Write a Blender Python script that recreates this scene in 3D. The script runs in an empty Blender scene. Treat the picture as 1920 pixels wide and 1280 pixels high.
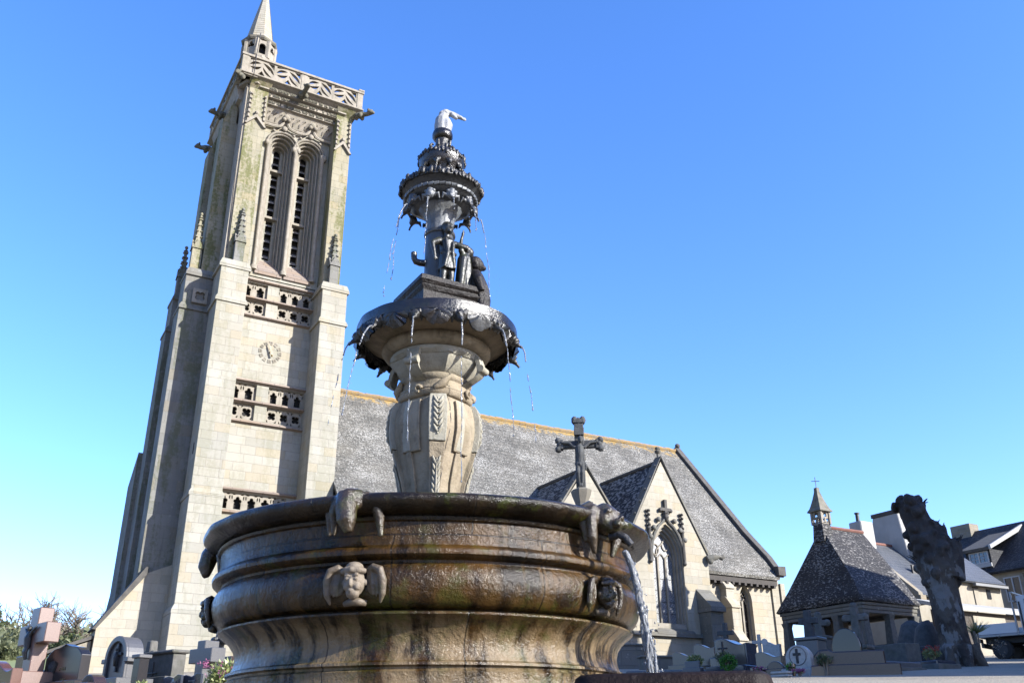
import bpy, bmesh, math, random
from math import sin, cos, pi, radians, sqrt, atan2, tan
from mathutils import Vector, Matrix, noise, Euler
random.seed(7)
S = bpy.context.scene
COL = S.collection

# ------------------------------------------------------------------ camera, sky, sun, exposure
cam_d = bpy.data.cameras.new("camera"); cam = bpy.data.objects.new("camera", cam_d); COL.objects.link(cam)
cam_d.sensor_width = 36.0; cam_d.lens = 32.0; cam_d.clip_start = 0.05; cam_d.clip_end = 3000
PITCH, ROLL, YAW = 0.41711, -0.00918, 1.04270
_f = Vector((cos(YAW)*cos(PITCH), sin(YAW)*cos(PITCH), sin(PITCH)))
_r = Vector((sin(YAW), -cos(YAW), 0)); _u = _r.cross(_f)
_r2 = cos(ROLL)*_r + sin(ROLL)*_u; _u2 = -sin(ROLL)*_r + cos(ROLL)*_u
cam.matrix_world = Matrix((( _r2.x, _u2.x, -_f.x, 0), (_r2.y, _u2.y, -_f.y, 0), (_r2.z, _u2.z, -_f.z, 0), (0, 0, 0, 1)))
S.camera = cam

SUN_EL = radians(25.0)
SUN_AZ = radians(-57.0)                 # direction towards the sun, from +X counter-clockwise
sd = Vector((cos(SUN_AZ)*cos(SUN_EL), sin(SUN_AZ)*cos(SUN_EL), sin(SUN_EL)))
W = bpy.data.worlds.new("World"); S.world = W; W.use_nodes = True
wn = W.node_tree.nodes; wl = W.node_tree.links
bgn = wn["Background"]
sky = wn.new("ShaderNodeTexSky"); sky.sky_type = 'NISHITA'; sky.sun_disc = False
sky.sun_elevation = SUN_EL; sky.sun_rotation = pi/2 - SUN_AZ
sky.altitude = 0; sky.air_density = 1.0; sky.dust_density = 0.5; sky.ozone_density = 3.0
hsv = wn.new("ShaderNodeHueSaturation"); hsv.inputs['Saturation'].default_value = 1.17
hsv.inputs['Value'].default_value = 0.95; hsv.inputs['Hue'].default_value = 0.50
tint = wn.new("ShaderNodeMix"); tint.data_type = 'RGBA'; tint.blend_type = 'MULTIPLY'
tint.inputs[0].default_value = 1.0; tint.inputs[7].default_value = (0.90, 0.872, 1.06, 1)
wl.new(sky.outputs[0], tint.inputs[6]); wl.new(tint.outputs[2], hsv.inputs['Color']); wl.new(hsv.outputs[0], bgn.inputs[0])
bgn.inputs[1].default_value = 0.15
sl = bpy.data.lights.new("sun", 'SUN'); so = bpy.data.objects.new("sun", sl); COL.objects.link(so)
sl.energy = 5.0; sl.angle = radians(0.53); sl.color = (1.0, 0.972, 0.905)
so.rotation_euler = sd.to_track_quat('Z', 'Y').to_euler()
so.location = (30, -30, 60)
S.view_settings.view_transform = 'Standard'; S.view_settings.look = 'None'
S.view_settings.exposure = 1.56; S.view_settings.gamma = 1.0
# ------------------------------------------------------------------ helpers
def tag(o, label=None, cat=None, group=None, kind=None):
    if label: o["label"] = label
    if cat: o["category"] = cat
    if group: o["group"] = group
    if kind: o["kind"] = kind
    return o

def thing(name, label, cat, loc=(0, 0, 0), rz=0.0, group=None):
    o = bpy.data.objects.new(name, None); COL.objects.link(o)
    o.empty_display_size = 0.2
    o.location = loc; o.rotation_euler = (0, 0, rz)
    return tag(o, label, cat, group)

def wmat(o):
    m = o.matrix_basis.copy()
    p = o.parent
    while p is not None:
        m = p.matrix_basis @ m; p = p.parent
    return m

def copy_tree(o, parent=None):
    c = o.copy(); COL.objects.link(c)
    if parent is not None: c.parent = parent
    for ch in [k for k in bpy.data.objects if k.parent == o]:
        copy_tree(ch, c)
    return c

def gz(x, y):
    """ground height: a churchyard climbing away from the camera"""
    d = x*0.574 + y*0.819
    z = -0.40 + 0.086*d
    if d > 62: z = -0.40 + 0.086*62 + (d-62)*0.01
    if d < 0: z = -0.40 + 0.01*d
    return z

def at(az, d):
    a = radians(az); return (d*cos(a), d*sin(a))

def plate2d(outer, holes, depth, res=1):
    """flat plate with holes, as (verts, faces) in u,v with w in 0..depth"""
    cu = bpy.data.curves.new("tmp", 'CURVE'); cu.dimensions = '2D'; cu.fill_mode = 'BOTH'
    cu.extrude = depth/2
    for poly in [outer]+list(holes):
        s = cu.splines.new('POLY'); s.points.add(len(poly)-1)
        for i, p in enumerate(poly): s.points[i].co = (p[0], p[1], 0, 1)
        s.use_cyclic_u = True
    ob = bpy.data.objects.new("tmp", cu); COL.objects.link(ob)
    dg = bpy.context.evaluated_depsgraph_get()
    me = bpy.data.meshes.new_from_object(ob.evaluated_get(dg))
    v = [(q.co.x, q.co.y, q.co.z+depth/2) for q in me.vertices]
    f = [tuple(p.vertices) for p in me.polygons]
    bpy.data.objects.remove(ob); bpy.data.curves.remove(cu); bpy.data.meshes.remove(me)
    return v, f

class MB:
    def __init__(s): s.v = []; s.f = []
    def add(s, vs, fs, fn=None):
        o = len(s.v)
        s.v += [tuple(fn(*p)) if fn else tuple(p) for p in vs]
        s.f += [tuple(i+o for i in f) for f in fs]
        return s
    def box(s, x0, x1, y0, y1, z0, z1, fn=None):
        vs = [(x0,y0,z0),(x1,y0,z0),(x1,y1,z0),(x0,y1,z0),(x0,y0,z1),(x1,y0,z1),(x1,y1,z1),(x0,y1,z1)]
        return s.add(vs, [(0,3,2,1),(4,5,6,7),(0,1,5,4),(1,2,6,5),(2,3,7,6),(3,0,4,7)], fn)
    def frus(s, x0, x1, y0, y1, z0, X0, X1, Y0, Y1, z1, fn=None):
        vs = [(x0,y0,z0),(x1,y0,z0),(x1,y1,z0),(x0,y1,z0),(X0,Y0,z1),(X1,Y0,z1),(X1,Y1,z1),(X0,Y1,z1)]
        return s.add(vs, [(0,3,2,1),(4,5,6,7),(0,1,5,4),(1,2,6,5),(2,3,7,6),(3,0,4,7)], fn)
    def prism(s, poly, a, b, axis='y', fn=None):
        """extrude polygon: axis y -> poly in x,z ; x -> poly in y,z ; z -> poly in x,y"""
        n = len(poly)
        m = {'y': lambda u, v, w: (u, w, v), 'x': lambda u, v, w: (w, u, v), 'z': lambda u, v, w: (u, v, w)}[axis]
        vs = [m(u, v, a) for u, v in poly]+[m(u, v, b) for u, v in poly]
        fs = [tuple(range(n)), tuple(range(2*n-1, n-1, -1))]
        fs += [(i, (i+1) % n, n+(i+1) % n, n+i) for i in range(n)]
        return s.add(vs, fs, fn)
    def plate(s, outer, holes, depth, fn):
        v, f = plate2d(outer, holes, depth); return s.add(v, f, fn)
    def tube(s, pts, rad, n=8, cap=True, fn=None):
        pts = [Vector(p) for p in pts]
        if not hasattr(rad, '__len__'): rad = [rad]*len(pts)
        vs = []; fs = []
        for i, p in enumerate(pts):
            t = (pts[min(i+1, len(pts)-1)]-pts[max(i-1, 0)])
            if t.length < 1e-9: t = Vector((0, 0, 1))
            t.normalize()
            if i == 0:
                a = Vector((0, 0, 1)) if abs(t.z) < 0.9 else Vector((1, 0, 0))
                u = t.cross(a).normalized()
            else:
                u = (u-t*u.dot(t))
                u = u.normalized() if u.length > 1e-6 else t.orthogonal().normalized()
            w = t.cross(u)
            for k in range(n):
                a = 2*pi*k/n
                vs.append(tuple(p+(u*cos(a)+w*sin(a))*rad[i]))
        for i in range(len(pts)-1):
            for k in range(n):
                fs.append((i*n+k, i*n+(k+1) % n, (i+1)*n+(k+1) % n, (i+1)*n+k))
        if cap:
            fs.append(tuple(range(n-1, -1, -1))); L = (len(pts)-1)*n
            fs.append(tuple(range(L, L+n)))
        return s.add(vs, fs, fn)
    def lathe(s, prof, n=48, c=(0, 0, 0), rf=None, fn=None, cap=True):
        """prof: list of (z, r) ; rf(theta, z, r) -> r"""
        vs = []; fs = []
        for (z, r) in prof:
            for k in range(n):
                a = 2*pi*k/n
                q = rf(a, z, r) if rf else r
                vs.append((c[0]+q*cos(a), c[1]+q*sin(a), c[2]+z))
        m = len(prof)
        for i in range(m-1):
            for k in range(n):
                fs.append((i*n+k, i*n+(k+1) % n, (i+1)*n+(k+1) % n, (i+1)*n+k))
        if cap:
            fs.append(tuple(range(n-1, -1, -1))); fs.append(tuple(range((m-1)*n, m*n)))
        return s.add(vs, fs, fn)
    def ball(s, c, r, n=10, m=7, fn=None):
        if not hasattr(r, '__len__'): r = (r, r, r)
        vs = [(c[0], c[1], c[2]-r[2])]; fs = []
        for i in range(1, m):
            p = -pi/2+pi*i/m
            for k in range(n):
                a = 2*pi*k/n
                vs.append((c[0]+r[0]*cos(p)*cos(a), c[1]+r[1]*cos(p)*sin(a), c[2]+r[2]*sin(p)))
        vs.append((c[0], c[1], c[2]+r[2]))
        for k in range(n):
            fs.append((0, 1+(k+1) % n, 1+k))
            fs.append((len(vs)-1, 1+(m-2)*n+k, 1+(m-2)*n+(k+1) % n))
        for i in range(m-2):
            for k in range(n):
                fs.append((1+i*n+k, 1+i*n+(k+1) % n, 1+(i+1)*n+(k+1) % n, 1+(i+1)*n+k))
        return s.add(vs, fs, fn)
    def map(s, fn): s.v = [tuple(fn(*p)) for p in s.v]; return s
    def jit(s, a, f=1.0, seed=0.0):
        out = []
        for p in s.v:
            q = Vector(p)*f+Vector((seed, seed*1.7, seed*.3))
            d = noise.noise_vector(q)
            out.append((p[0]+d.x*a, p[1]+d.y*a, p[2]+d.z*a))
        s.v = out; return s
    def build(s, name, mat, parent=None, smooth=None, bevel=0.0, weld=True, remesh=0.0, it=0, local=False, origin=None, seg=1):
        """world coordinates unless local; returns ONE mesh object"""
        me = bpy.data.meshes.new(name)
        if parent is not None and not local:
            inv = wmat(parent).inverted(); vs = [tuple(inv @ Vector(p)) for p in s.v]
        elif origin is not None:
            vs = [(p[0]-origin[0], p[1]-origin[1], p[2]-origin[2]) for p in s.v]
        else: vs = s.v
        me.from_pydata(vs, [], s.f)
        bm = bmesh.new(); bm.from_mesh(me)
        if weld: bmesh.ops.remove_doubles(bm, verts=bm.verts, dist=1e-5)
        bmesh.ops.recalc_face_normals(bm, faces=bm.faces)
        bm.to_mesh(me); bm.free()
        if remesh > 0:
            me = remeshed(me, remesh, it); me.name = name
        if mat: me.materials.append(mat)
        o = bpy.data.objects.new(name, me); COL.objects.link(o)
        if parent is not None: o.parent = parent
        if origin is not None: o.location = origin
        if smooth is not None:
            me.polygons.foreach_set("use_smooth", [True]*len(me.polygons))
            if smooth < 179: me.set_sharp_from_angle(angle=radians(smooth))
        if bevel > 0:
            b = o.modifiers.new("bevel", 'BEVEL'); b.width = bevel; b.segments = seg; b.limit_method = 'ANGLE'; b.angle_limit = radians(40)
        return o

def remeshed(me, vox, it=0):
    ob = bpy.data.objects.new("tmp", me); COL.objects.link(ob)
    r = ob.modifiers.new("r", 'REMESH'); r.mode = 'VOXEL'; r.voxel_size = vox
    if it:
        sm = ob.modifiers.new("s", 'SMOOTH'); sm.factor = 0.5; sm.iterations = it
    dg = bpy.context.evaluated_depsgraph_get()
    out = bpy.data.meshes.new_from_object(ob.evaluated_get(dg))
    bpy.data.objects.remove(ob); bpy.data.meshes.remove(me)
    return out

def arch(cx, z0, zs, w, kind='round', n=10, rise=None):
    """opening polygon (counter-clockwise) from sill z0, springing zs, width w"""
    h = w/2
    pts = [(cx-h, z0), (cx+h, z0)]
    if kind == 'round':
        for i in range(n+1):
            a = pi*i/n; pts.append((cx+h*cos(a), zs+h*sin(a)))
    else:
        R = (rise*rise+h*h)/(2*h) if rise else w
        # right arc centred at (cx+h-R, zs)
        a1 = math.acos((R-h)/R)
        for i in range(n+1):
            a = a1*i/n; pts.append((cx+h-R+R*cos(a), zs+R*sin(a)))
        for i in range(1, n+1):
            a = a1*(1-i/n); pts.append((cx-h+R-R*cos(a), zs+R*sin(a)))
    return pts

def circ(cx, cy, r, n=14, a0=0):
    return [(cx+r*cos(a0+2*pi*i/n), cy+r*sin(a0+2*pi*i/n)) for i in range(n)]

def foil(cx, cy, r, lobes=4, n=6, a0=pi/4):
    """quatrefoil outline"""
    d = r*0.52; q = r*0.48; pts = []
    half = pi*0.62
    for k in range(lobes):
        a = a0+2*pi*k/lobes
        for i in range(n+1):
            b = a-half+2*half*i/n
            pts.append((cx+d*cos(a)+q*cos(b), cy+d*sin(a)+q*sin(b)))
    return pts

def lens(x0, y0, x1, y1, b0, b1, n=7):
    """closed lens between two points with bulges b0 and b1"""
    dx, dy = x1-x0, y1-y0; L = sqrt(dx*dx+dy*dy); nx, ny = -dy/L, dx/L
    pts = []
    for i in range(n+1):
        t = i/n; k = 4*t*(1-t)*b0; pts.append((x0+dx*t+nx*k, y0+dy*t+ny*k))
    for i in range(1, n):
        t = 1-i/n; k = 4*t*(1-t)*b1; pts.append((x0+dx*t+nx*k, y0+dy*t+ny*k))
    return pts
# ------------------------------------------------------------------ materials
ALB = 0.38          # overall reflectance level, set against the exposure
class Mat:
    def __init__(s, name, rough=0.85):
        s.m = bpy.data.materials.new(name); s.m.use_nodes = True
        s.t = s.m.node_tree; s.n = s.t.nodes; s.l = s.t.links
        s.b = s.n["Principled BSDF"]; s.b.inputs['Roughness'].default_value = rough
        g = s.n.new('ShaderNodeNewGeometry'); s.P = g.outputs['Position']; s.N = g.outputs['True Normal']
    def put(s, sock, v):
        if hasattr(v, 'is_output') or isinstance(v, bpy.types.NodeSocket): s.l.new(v, sock)
        elif isinstance(v, (tuple, list)) and len(v) == 3 and sock.type == 'RGBA': sock.default_value = (*v, 1)
        else: sock.default_value = v
    def math(s, op, a, b=0.0, c=None, clamp=False):
        n = s.n.new('ShaderNodeMath'); n.operation = op; n.use_clamp = clamp
        s.put(n.inputs[0], a); s.put(n.inputs[1], b)
        if c is not None: s.put(n.inputs[2], c)
        return n.outputs[0]
    def sep(s, v):
        n = s.n.new('ShaderNodeSeparateXYZ'); s.put(n.inputs[0], v); return n.outputs
    def comb(s, x, y, z):
        n = s.n.new('ShaderNodeCombineXYZ'); s.put(n.inputs[0], x); s.put(n.inputs[1], y); s.put(n.inputs[2], z); return n.outputs[0]
    def scale(s, v, sc):
        n = s.n.new('ShaderNodeVectorMath'); n.operation = 'MULTIPLY'; s.put(n.inputs[0], v); n.inputs[1].default_value = sc; return n.outputs[0]
    def noise(s, v, scale, detail=5.0, rough=0.6, dist=0.0):
        n = s.n.new('ShaderNodeTexNoise'); s.put(n.inputs['Vector'], v); n.inputs['Scale'].default_value = scale
        n.inputs['Detail'].default_value = detail; n.inputs['Roughness'].default_value = rough; n.inputs['Distortion'].default_value = dist
        return n.outputs['Fac']
    def vor(s, v, scale, feat='F1', out='Distance', rnd=1.0):
        n = s.n.new('ShaderNodeTexVoronoi'); n.feature = feat; s.put(n.inputs['Vector'], v); n.inputs['Scale'].default_value = scale
        n.inputs['Randomness'].default_value = rnd
        return n.outputs[out]
    def ramp(s, f, a, b, c0=(0, 0, 0), c1=(1, 1, 1)):
        """smooth remap a..b to 0..1"""
        n = s.n.new('ShaderNodeMapRange'); n.interpolation_type = 'SMOOTHSTEP'
        s.put(n.inputs[0], f); n.inputs[1].default_value = a; n.inputs[2].default_value = b
        n.inputs[3].default_value = 0; n.inputs[4].default_value = 1
        return n.outputs[0]
    def mix(s, f, a, b, mode='MIX'):
        n = s.n.new('ShaderNodeMix'); n.data_type = 'RGBA'; n.blend_type = mode
        s.put(n.inputs[0], f); s.put(n.inputs[6], a); s.put(n.inputs[7], b); return n.outputs[2]
    def bump(s, h, strength=0.5, dist=0.02, prev=None):
        n = s.n.new('ShaderNodeBump'); n.inputs['Strength'].default_value = strength; n.inputs['Distance'].default_value = dist
        s.put(n.inputs['Height'], h)
        if prev is not None: s.put(n.inputs['Normal'], prev)
        return n.outputs[0]
    def wallco(s):
        """u along the wall, v up, from world position and face direction"""
        x, y, z = s.sep(s.P); nx, ny, nz = s.sep(s.N)
        k = s.math('GREATER_THAN', s.math('ABSOLUTE', nx), 0.72)
        u = s.math('ADD', s.math('MULTIPLY', y, k), s.math('MULTIPLY', x, s.math('SUBTRACT', 1.0, k)))
        return s.comb(u, z, s.math('MULTIPLY', k, 7.3))
    def out(s, **kw):
        c = kw.get('Base_Color')
        if c is not None:
            kw['Base_Color'] = tuple(q*ALB for q in c) if isinstance(c, tuple) else s.mix(1.0, c, (ALB, ALB, ALB), 'MULTIPLY')
        for k, v in kw.items(): s.put(s.b.inputs[k.replace('_', ' ')], v)
        return s.m

def brick(m, co, bw, bh, mortar, c1, c2, cm, sq=1.0, smooth=0.2, bias=0.0):
    n = m.n.new('ShaderNodeTexBrick'); m.put(n.inputs['Vector'], co)
    n.inputs['Scale'].default_value = 1.0; n.inputs['Brick Width'].default_value = bw; n.inputs['Row Height'].default_value = bh
    n.inputs['Mortar Size'].default_value = mortar; n.inputs['Mortar Smooth'].default_value = smooth; n.inputs['Bias'].default_value = bias
    m.put(n.inputs['Color1'], c1); m.put(n.inputs['Color2'], c2); m.put(n.inputs['Mortar'], cm)
    n.offset_frequency = 2; n.squash = sq; n.squash_frequency = 3
    return n.outputs['Color'], n.outputs['Fac']

def ashlar(name, c1, c2, cm, bw=0.75, bh=0.36, mortar=0.010, moss=0.0, lichen=0.25, grime=0.5, bumpd=0.02, mosscol=(0.16, 0.17, 0.035), warm=0.5):
    m = Mat(name, 0.9); co = m.wallco()
    wob = m.noise(m.P, 1.3, 3)
    co2 = m.n.new('ShaderNodeVectorMath'); co2.operation = 'ADD'
    wv = m.comb(m.math('MULTIPLY', m.math('SUBTRACT', wob, 0.5), 0.05), m.math('MULTIPLY', m.math('SUBTRACT', m.noise(m.P, 0.9, 2), 0.5), 0.05), 0.0)
    m.put(co2.inputs[0], co); m.put(co2.inputs[1], wv)
    col, fac = brick(m, co2.outputs[0], bw, bh, mortar, c1, c2, cm, sq=0.8)
    # second block pattern for a few odd coloured stones
    n2 = m.n.new('ShaderNodeTexBrick'); m.put(n2.inputs['Vector'], co2.outputs[0]); n2.inputs['Scale'].default_value = 1
    n2.inputs['Brick Width'].default_value = bw; n2.inputs['Row Height'].default_value = bh; n2.inputs['Mortar Size'].default_value = 0
    n2.offset_frequency = 2; n2.squash = 0.8; n2.squash_frequency = 3
    n2.inputs['Color1'].default_value = (0, 0, 0, 1); n2.inputs['Color2'].default_value = (1, 1, 1, 1); n2.inputs['Bias'].default_value = 0.0
    odd = m.ramp(m.sep(n2.outputs['Color'])[0], 0.72, 0.9)
    col = m.mix(m.math('MULTIPLY', odd, warm), col, (c1[0]*0.98, c1[1]*0.86, c1[2]*0.68))
    col = m.mix(m.math('MULTIPLY', m.ramp(m.sep(n2.outputs['Color'])[0], 0.26, 0.10), warm*1.1), col, (c2[0]*0.78, c2[1]*0.80, c2[2]*0.82))
    big = m.noise(m.P, 0.35, 4)
    col = m.mix(m.math('MULTIPLY', m.ramp(big, 0.42, 0.7), 0.35), col, (c2[0]*0.8, c2[1]*0.74, c2[2]*0.62))
    if grime:
        st = m.noise(m.scale(m.P, (2.2, 2.2, 0.22)), 1.4, 6, 0.65)
        col = m.mix(m.math('MULTIPLY', m.ramp(st, 0.52, 0.78), grime), col, (c2[0]*0.38, c2[1]*0.37, c2[2]*0.34))
    if lichen:
        li = m.noise(m.P, 5.5, 5, 0.7)
        col = m.mix(m.math('MULTIPLY', m.ramp(li, 0.6, 0.7), lichen), col, (0.55, 0.54, 0.46))
        dk = m.noise(m.P, 9.0, 5, 0.75)
        col = m.mix(m.math('MULTIPLY', m.ramp(dk, 0.6, 0.74), lichen*1.4), col, (0.09, 0.085, 0.075))
    if moss:
        mo = m.math('MULTIPLY', m.noise(m.scale(m.P, (1.6, 1.6, 0.28)), 1.1, 5, 0.65), m.math('ADD', 0.55, m.noise(m.P, 7, 4, 0.7)))
        col = m.mix(m.math('MULTIPLY', m.ramp(mo, 0.46, 0.66), moss), col, mosscol)
    fine = m.noise(m.P, 42, 4, 0.7)
    col = m.mix(0.35, col, m.mix(fine, (0.35, 0.35, 0.35), (0.75, 0.75, 0.75)), 'SOFT_LIGHT')
    h = m.math('ADD', m.math('MULTIPLY', fac, -0.9), m.math('MULTIPLY', m.noise(m.P, 12, 5, 0.7), 0.7))
    return m.out(Base_Color=col, Normal=m.bump(h, 0.6, bumpd))

def plainstone(name, c, c2, rough=0.85, sc=6.0, streak=0.4, lichen=0.0, lcol=(0.5, 0.5, 0.45), moss=0.0, bumpd=0.01, fine=60):
    m = Mat(name, rough)
    col = m.mix(m.ramp(m.noise(m.P, sc, 6, 0.65), 0.35, 0.68), c, c2)
    if streak:
        st = m.noise(m.scale(m.P, (1, 1, 0.15)), sc*1.8, 5, 0.65)
        col = m.mix(m.math('MULTIPLY', m.ramp(st, 0.5, 0.75), streak), col, (c2[0]*0.35, c2[1]*0.35, c2[2]*0.33))
    if lichen:
        col = m.mix(m.math('MULTIPLY', m.ramp(m.noise(m.P, sc*4, 5, 0.75), 0.57, 0.66), lichen), col, lcol)
    if moss:
        col = m.mix(m.math('MULTIPLY', m.ramp(m.noise(m.P, sc*0.8, 6, 0.7), 0.5, 0.62), moss), col, (0.10, 0.12, 0.025))
    h = m.math('ADD', m.noise(m.P, fine, 4, 0.7), m.math('MULTIPLY', m.noise(m.P, sc*3, 4, 0.6), 1.5))
    return m.out(Base_Color=col, Normal=m.bump(h, 0.5, bumpd))

M = {}
TC1, TC2, TCM = (0.65, 0.615, 0.515), (0.52, 0.495, 0.415), (0.50, 0.45, 0.37)
M['tower'] = ashlar('tower granite', TC1, TC2, (0.42, 0.385, 0.325), 0.85, 0.40, 0.010, moss=0.22, lichen=0.25, grime=0.35)
M['tower_moss'] = ashlar('mossy tower granite', (0.54, 0.49, 0.36), (0.45, 0.41, 0.28), (0.38, 0.35, 0.25), 0.8, 0.42, 0.012, moss=0.85, lichen=0.35, grime=0.4)
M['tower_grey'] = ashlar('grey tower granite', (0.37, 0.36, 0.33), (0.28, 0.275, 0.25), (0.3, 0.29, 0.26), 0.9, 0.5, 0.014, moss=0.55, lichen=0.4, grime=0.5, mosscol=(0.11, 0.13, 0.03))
M['carved'] = plainstone('carved granite', (0.56, 0.50, 0.41), (0.44, 0.39, 0.31), 0.9, 2.5, 0.5, 0.25, (0.16, 0.15, 0.13), 0.15)
M['ledge'] = plainstone('weathered ledge', (0.36, 0.33, 0.27), (0.24, 0.22, 0.17), 0.9, 4, 0.5, 0.4, (0.45, 0.44, 0.36), 0.35)
M['pink_sill'] = ashlar('pinkish sill slabs', (0.50, 0.40, 0.33), (0.42, 0.33, 0.27), (0.25, 0.2, 0.16), 0.9, 0.22, 0.02, lichen=0.25, grime=0.3)
M['shade_dark'] = plainstone('painted interior shade', (0.03, 0.028, 0.026), (0.02, 0.02, 0.02), 0.95)  # near-black stands in for shade inside openings and slits
M['louver'] = plainstone('slate louver', (0.38, 0.36, 0.33), (0.26, 0.25, 0.235), 0.8)
M['gargoyle'] = plainstone('gargoyle stone', (0.26, 0.24, 0.18), (0.16, 0.15, 0.11), 0.9, 6, 0.4, 0.4, (0.4, 0.38, 0.3), 0.2)
M['church'] = ashlar('church ashlar', (0.72, 0.66, 0.54), (0.58, 0.525, 0.42), (0.52, 0.47, 0.38), 0.66, 0.36, 0.008, moss=0.12, lichen=0.3, grime=0.3)
M['old_grey'] = ashlar('lichened grey granite', (0.30, 0.29, 0.26), (0.22, 0.21, 0.19), (0.2, 0.19, 0.17), 0.7, 0.4, 0.012, moss=0.1, lichen=0.8, grime=0.5)
M['rubble'] = ashlar('rubble masonry', (0.50, 0.44, 0.34), (0.36, 0.31, 0.23), (0.46, 0.41, 0.33), 0.34, 0.17, 0.025, lichen=0.3, grime=0.3, warm=0.6)
M['dark_rubble'] = ashlar('dark rubble masonry', (0.16, 0.13, 0.11), (0.09, 0.075, 0.065), (0.13, 0.11, 0.09), 0.34, 0.17, 0.02, lichen=0.3, grime=0.3)

def slate(name, c1, c2, white=0.5, wsc=9.0, orange=None, row=0.14, rough=0.7, stretch=(1, 1, 1), thr=0.52, wcol=(0.62, 0.60, 0.56), bw=0.22):
    m = Mat(name, rough); co = m.wallco()
    col, fac = brick(m, co, bw, row, 0.012, c1, c2, (c2[0]*0.4, c2[1]*0.5, c2[2]*0.5), bias=0.0)
    col = m.mix(m.math('MULTIPLY', m.ramp(m.noise(m.P, 0.5, 4), 0.4, 0.7), 0.4), col, (c1[0]*1.25, c1[1]*1.22, c1[2]*1.15))
    if white:
        a = m.noise(m.scale(m.P, stretch), wsc, 3, 0.6); b = m.noise(m.P, 0.6, 4, 0.6)
        v = m.math('ADD', a, m.math('MULTIPLY', m.math('SUBTRACT', b, 0.5), 0.35))
        col = m.mix(m.math('MULTIPLY', m.ramp(v, thr, thr+0.05), white), col, wcol)
    if orange:
        z0, z1 = orange
        x, y, z = m.sep(m.P)
        k = m.math('ADD', m.ramp(z, z0, z1), m.math('MULTIPLY', m.math('SUBTRACT', m.noise(m.P, 2.6, 6, 0.75), 0.5), 2.6))
        col = m.mix(m.math('MULTIPLY', m.ramp(k, 0.50, 0.95), 0.95), col, m.mix(m.noise(m.P, 7, 4), (0.50, 0.29, 0.06), (0.70, 0.50, 0.20)))
    h = m.math('ADD', m.math('MULTIPLY', fac, -1.0), m.noise(m.P, 6, 4, 0.7))
    return m.out(Base_Color=col, Specular_IOR_Level=0.2, Normal=m.bump(h, 0.7, 0.03))
M['nave_roof'] = slate('lichened slate', (0.225, 0.212, 0.185), (0.15, 0.142, 0.125), 0.85, 15.0, (16.0, 17.6), row=0.24, stretch=(0.8, 1.5, 1.7), thr=0.55, wcol=(0.68, 0.66, 0.61), bw=0.4)
M['east_roof'] = M['nave_roof']
M['dark_slate'] = slate('dark mossy slate', (0.085, 0.085, 0.095), (0.05, 0.05, 0.055), 0.75, 5.5, stretch=(2.4, 0.7, 1.0), thr=0.50, row=0.2)
M['lych_slate'] = slate('blotched slate', (0.072, 0.068, 0.07), (0.042, 0.040, 0.043), 0.7, 7.5, stretch=(1.0, 1.0, 2.4), thr=0.555, row=0.18, wcol=(0.5, 0.48, 0.45))
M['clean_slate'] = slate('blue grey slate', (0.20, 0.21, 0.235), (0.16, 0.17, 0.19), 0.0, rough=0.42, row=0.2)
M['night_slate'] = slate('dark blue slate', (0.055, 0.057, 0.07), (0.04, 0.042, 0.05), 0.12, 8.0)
M['ridge'] = plainstone('orange lichened ridge tile', (0.50, 0.31, 0.09), (0.36, 0.28, 0.19), 0.9, 3, 0.2, 0.6, (0.6, 0.52, 0.36))
M['red_ridge'] = plainstone('red ridge tile', (0.34, 0.13, 0.09), (0.26, 0.11, 0.08), 0.85, 3, 0.2)
M['coping'] = plainstone('dark lichened coping', (0.17, 0.155, 0.135), (0.10, 0.093, 0.085), 0.9, 4, 0.3, 0.4, (0.35, 0.32, 0.24))
M['wood'] = plainstone('old dark timber', (0.075, 0.06, 0.05), (0.045, 0.036, 0.03), 0.8, 5)
M['lead_glass'] = None
def leaded(name, c, c2, rough=0.25):
    m = Mat(name, rough); co = m.wallco()
    x, y, z = m.sep(co)
    dia = m.comb(m.math('ADD', x, y), m.math('SUBTRACT', x, y), 0.0)
    col, fac = brick(m, dia, 0.16, 0.16, 0.012, c, c2, (0.03, 0.03, 0.03)); 
    col = m.mix(m.math('MULTIPLY', m.ramp(m.noise(m.P, 3, 4), 0.4, 0.7), 0.6), col, (c[0]*0.6, c[1]*0.62, c[2]*0.66))
    return m.out(Base_Color=col, Normal=m.bump(m.noise(m.P, 14, 3), 0.35, 0.02))
M['lead_glass'] = leaded('leaded pale glass', (0.48, 0.49, 0.50), (0.32, 0.33, 0.35), 0.38)
M['dark_glass'] = leaded('leaded dark glass', (0.03, 0.03, 0.035), (0.02, 0.02, 0.022), 0.2)
M['pane'] = Mat('window pane', 0.06).out(Base_Color=(0.05, 0.055, 0.065), Specular_IOR_Level=0.8)

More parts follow.
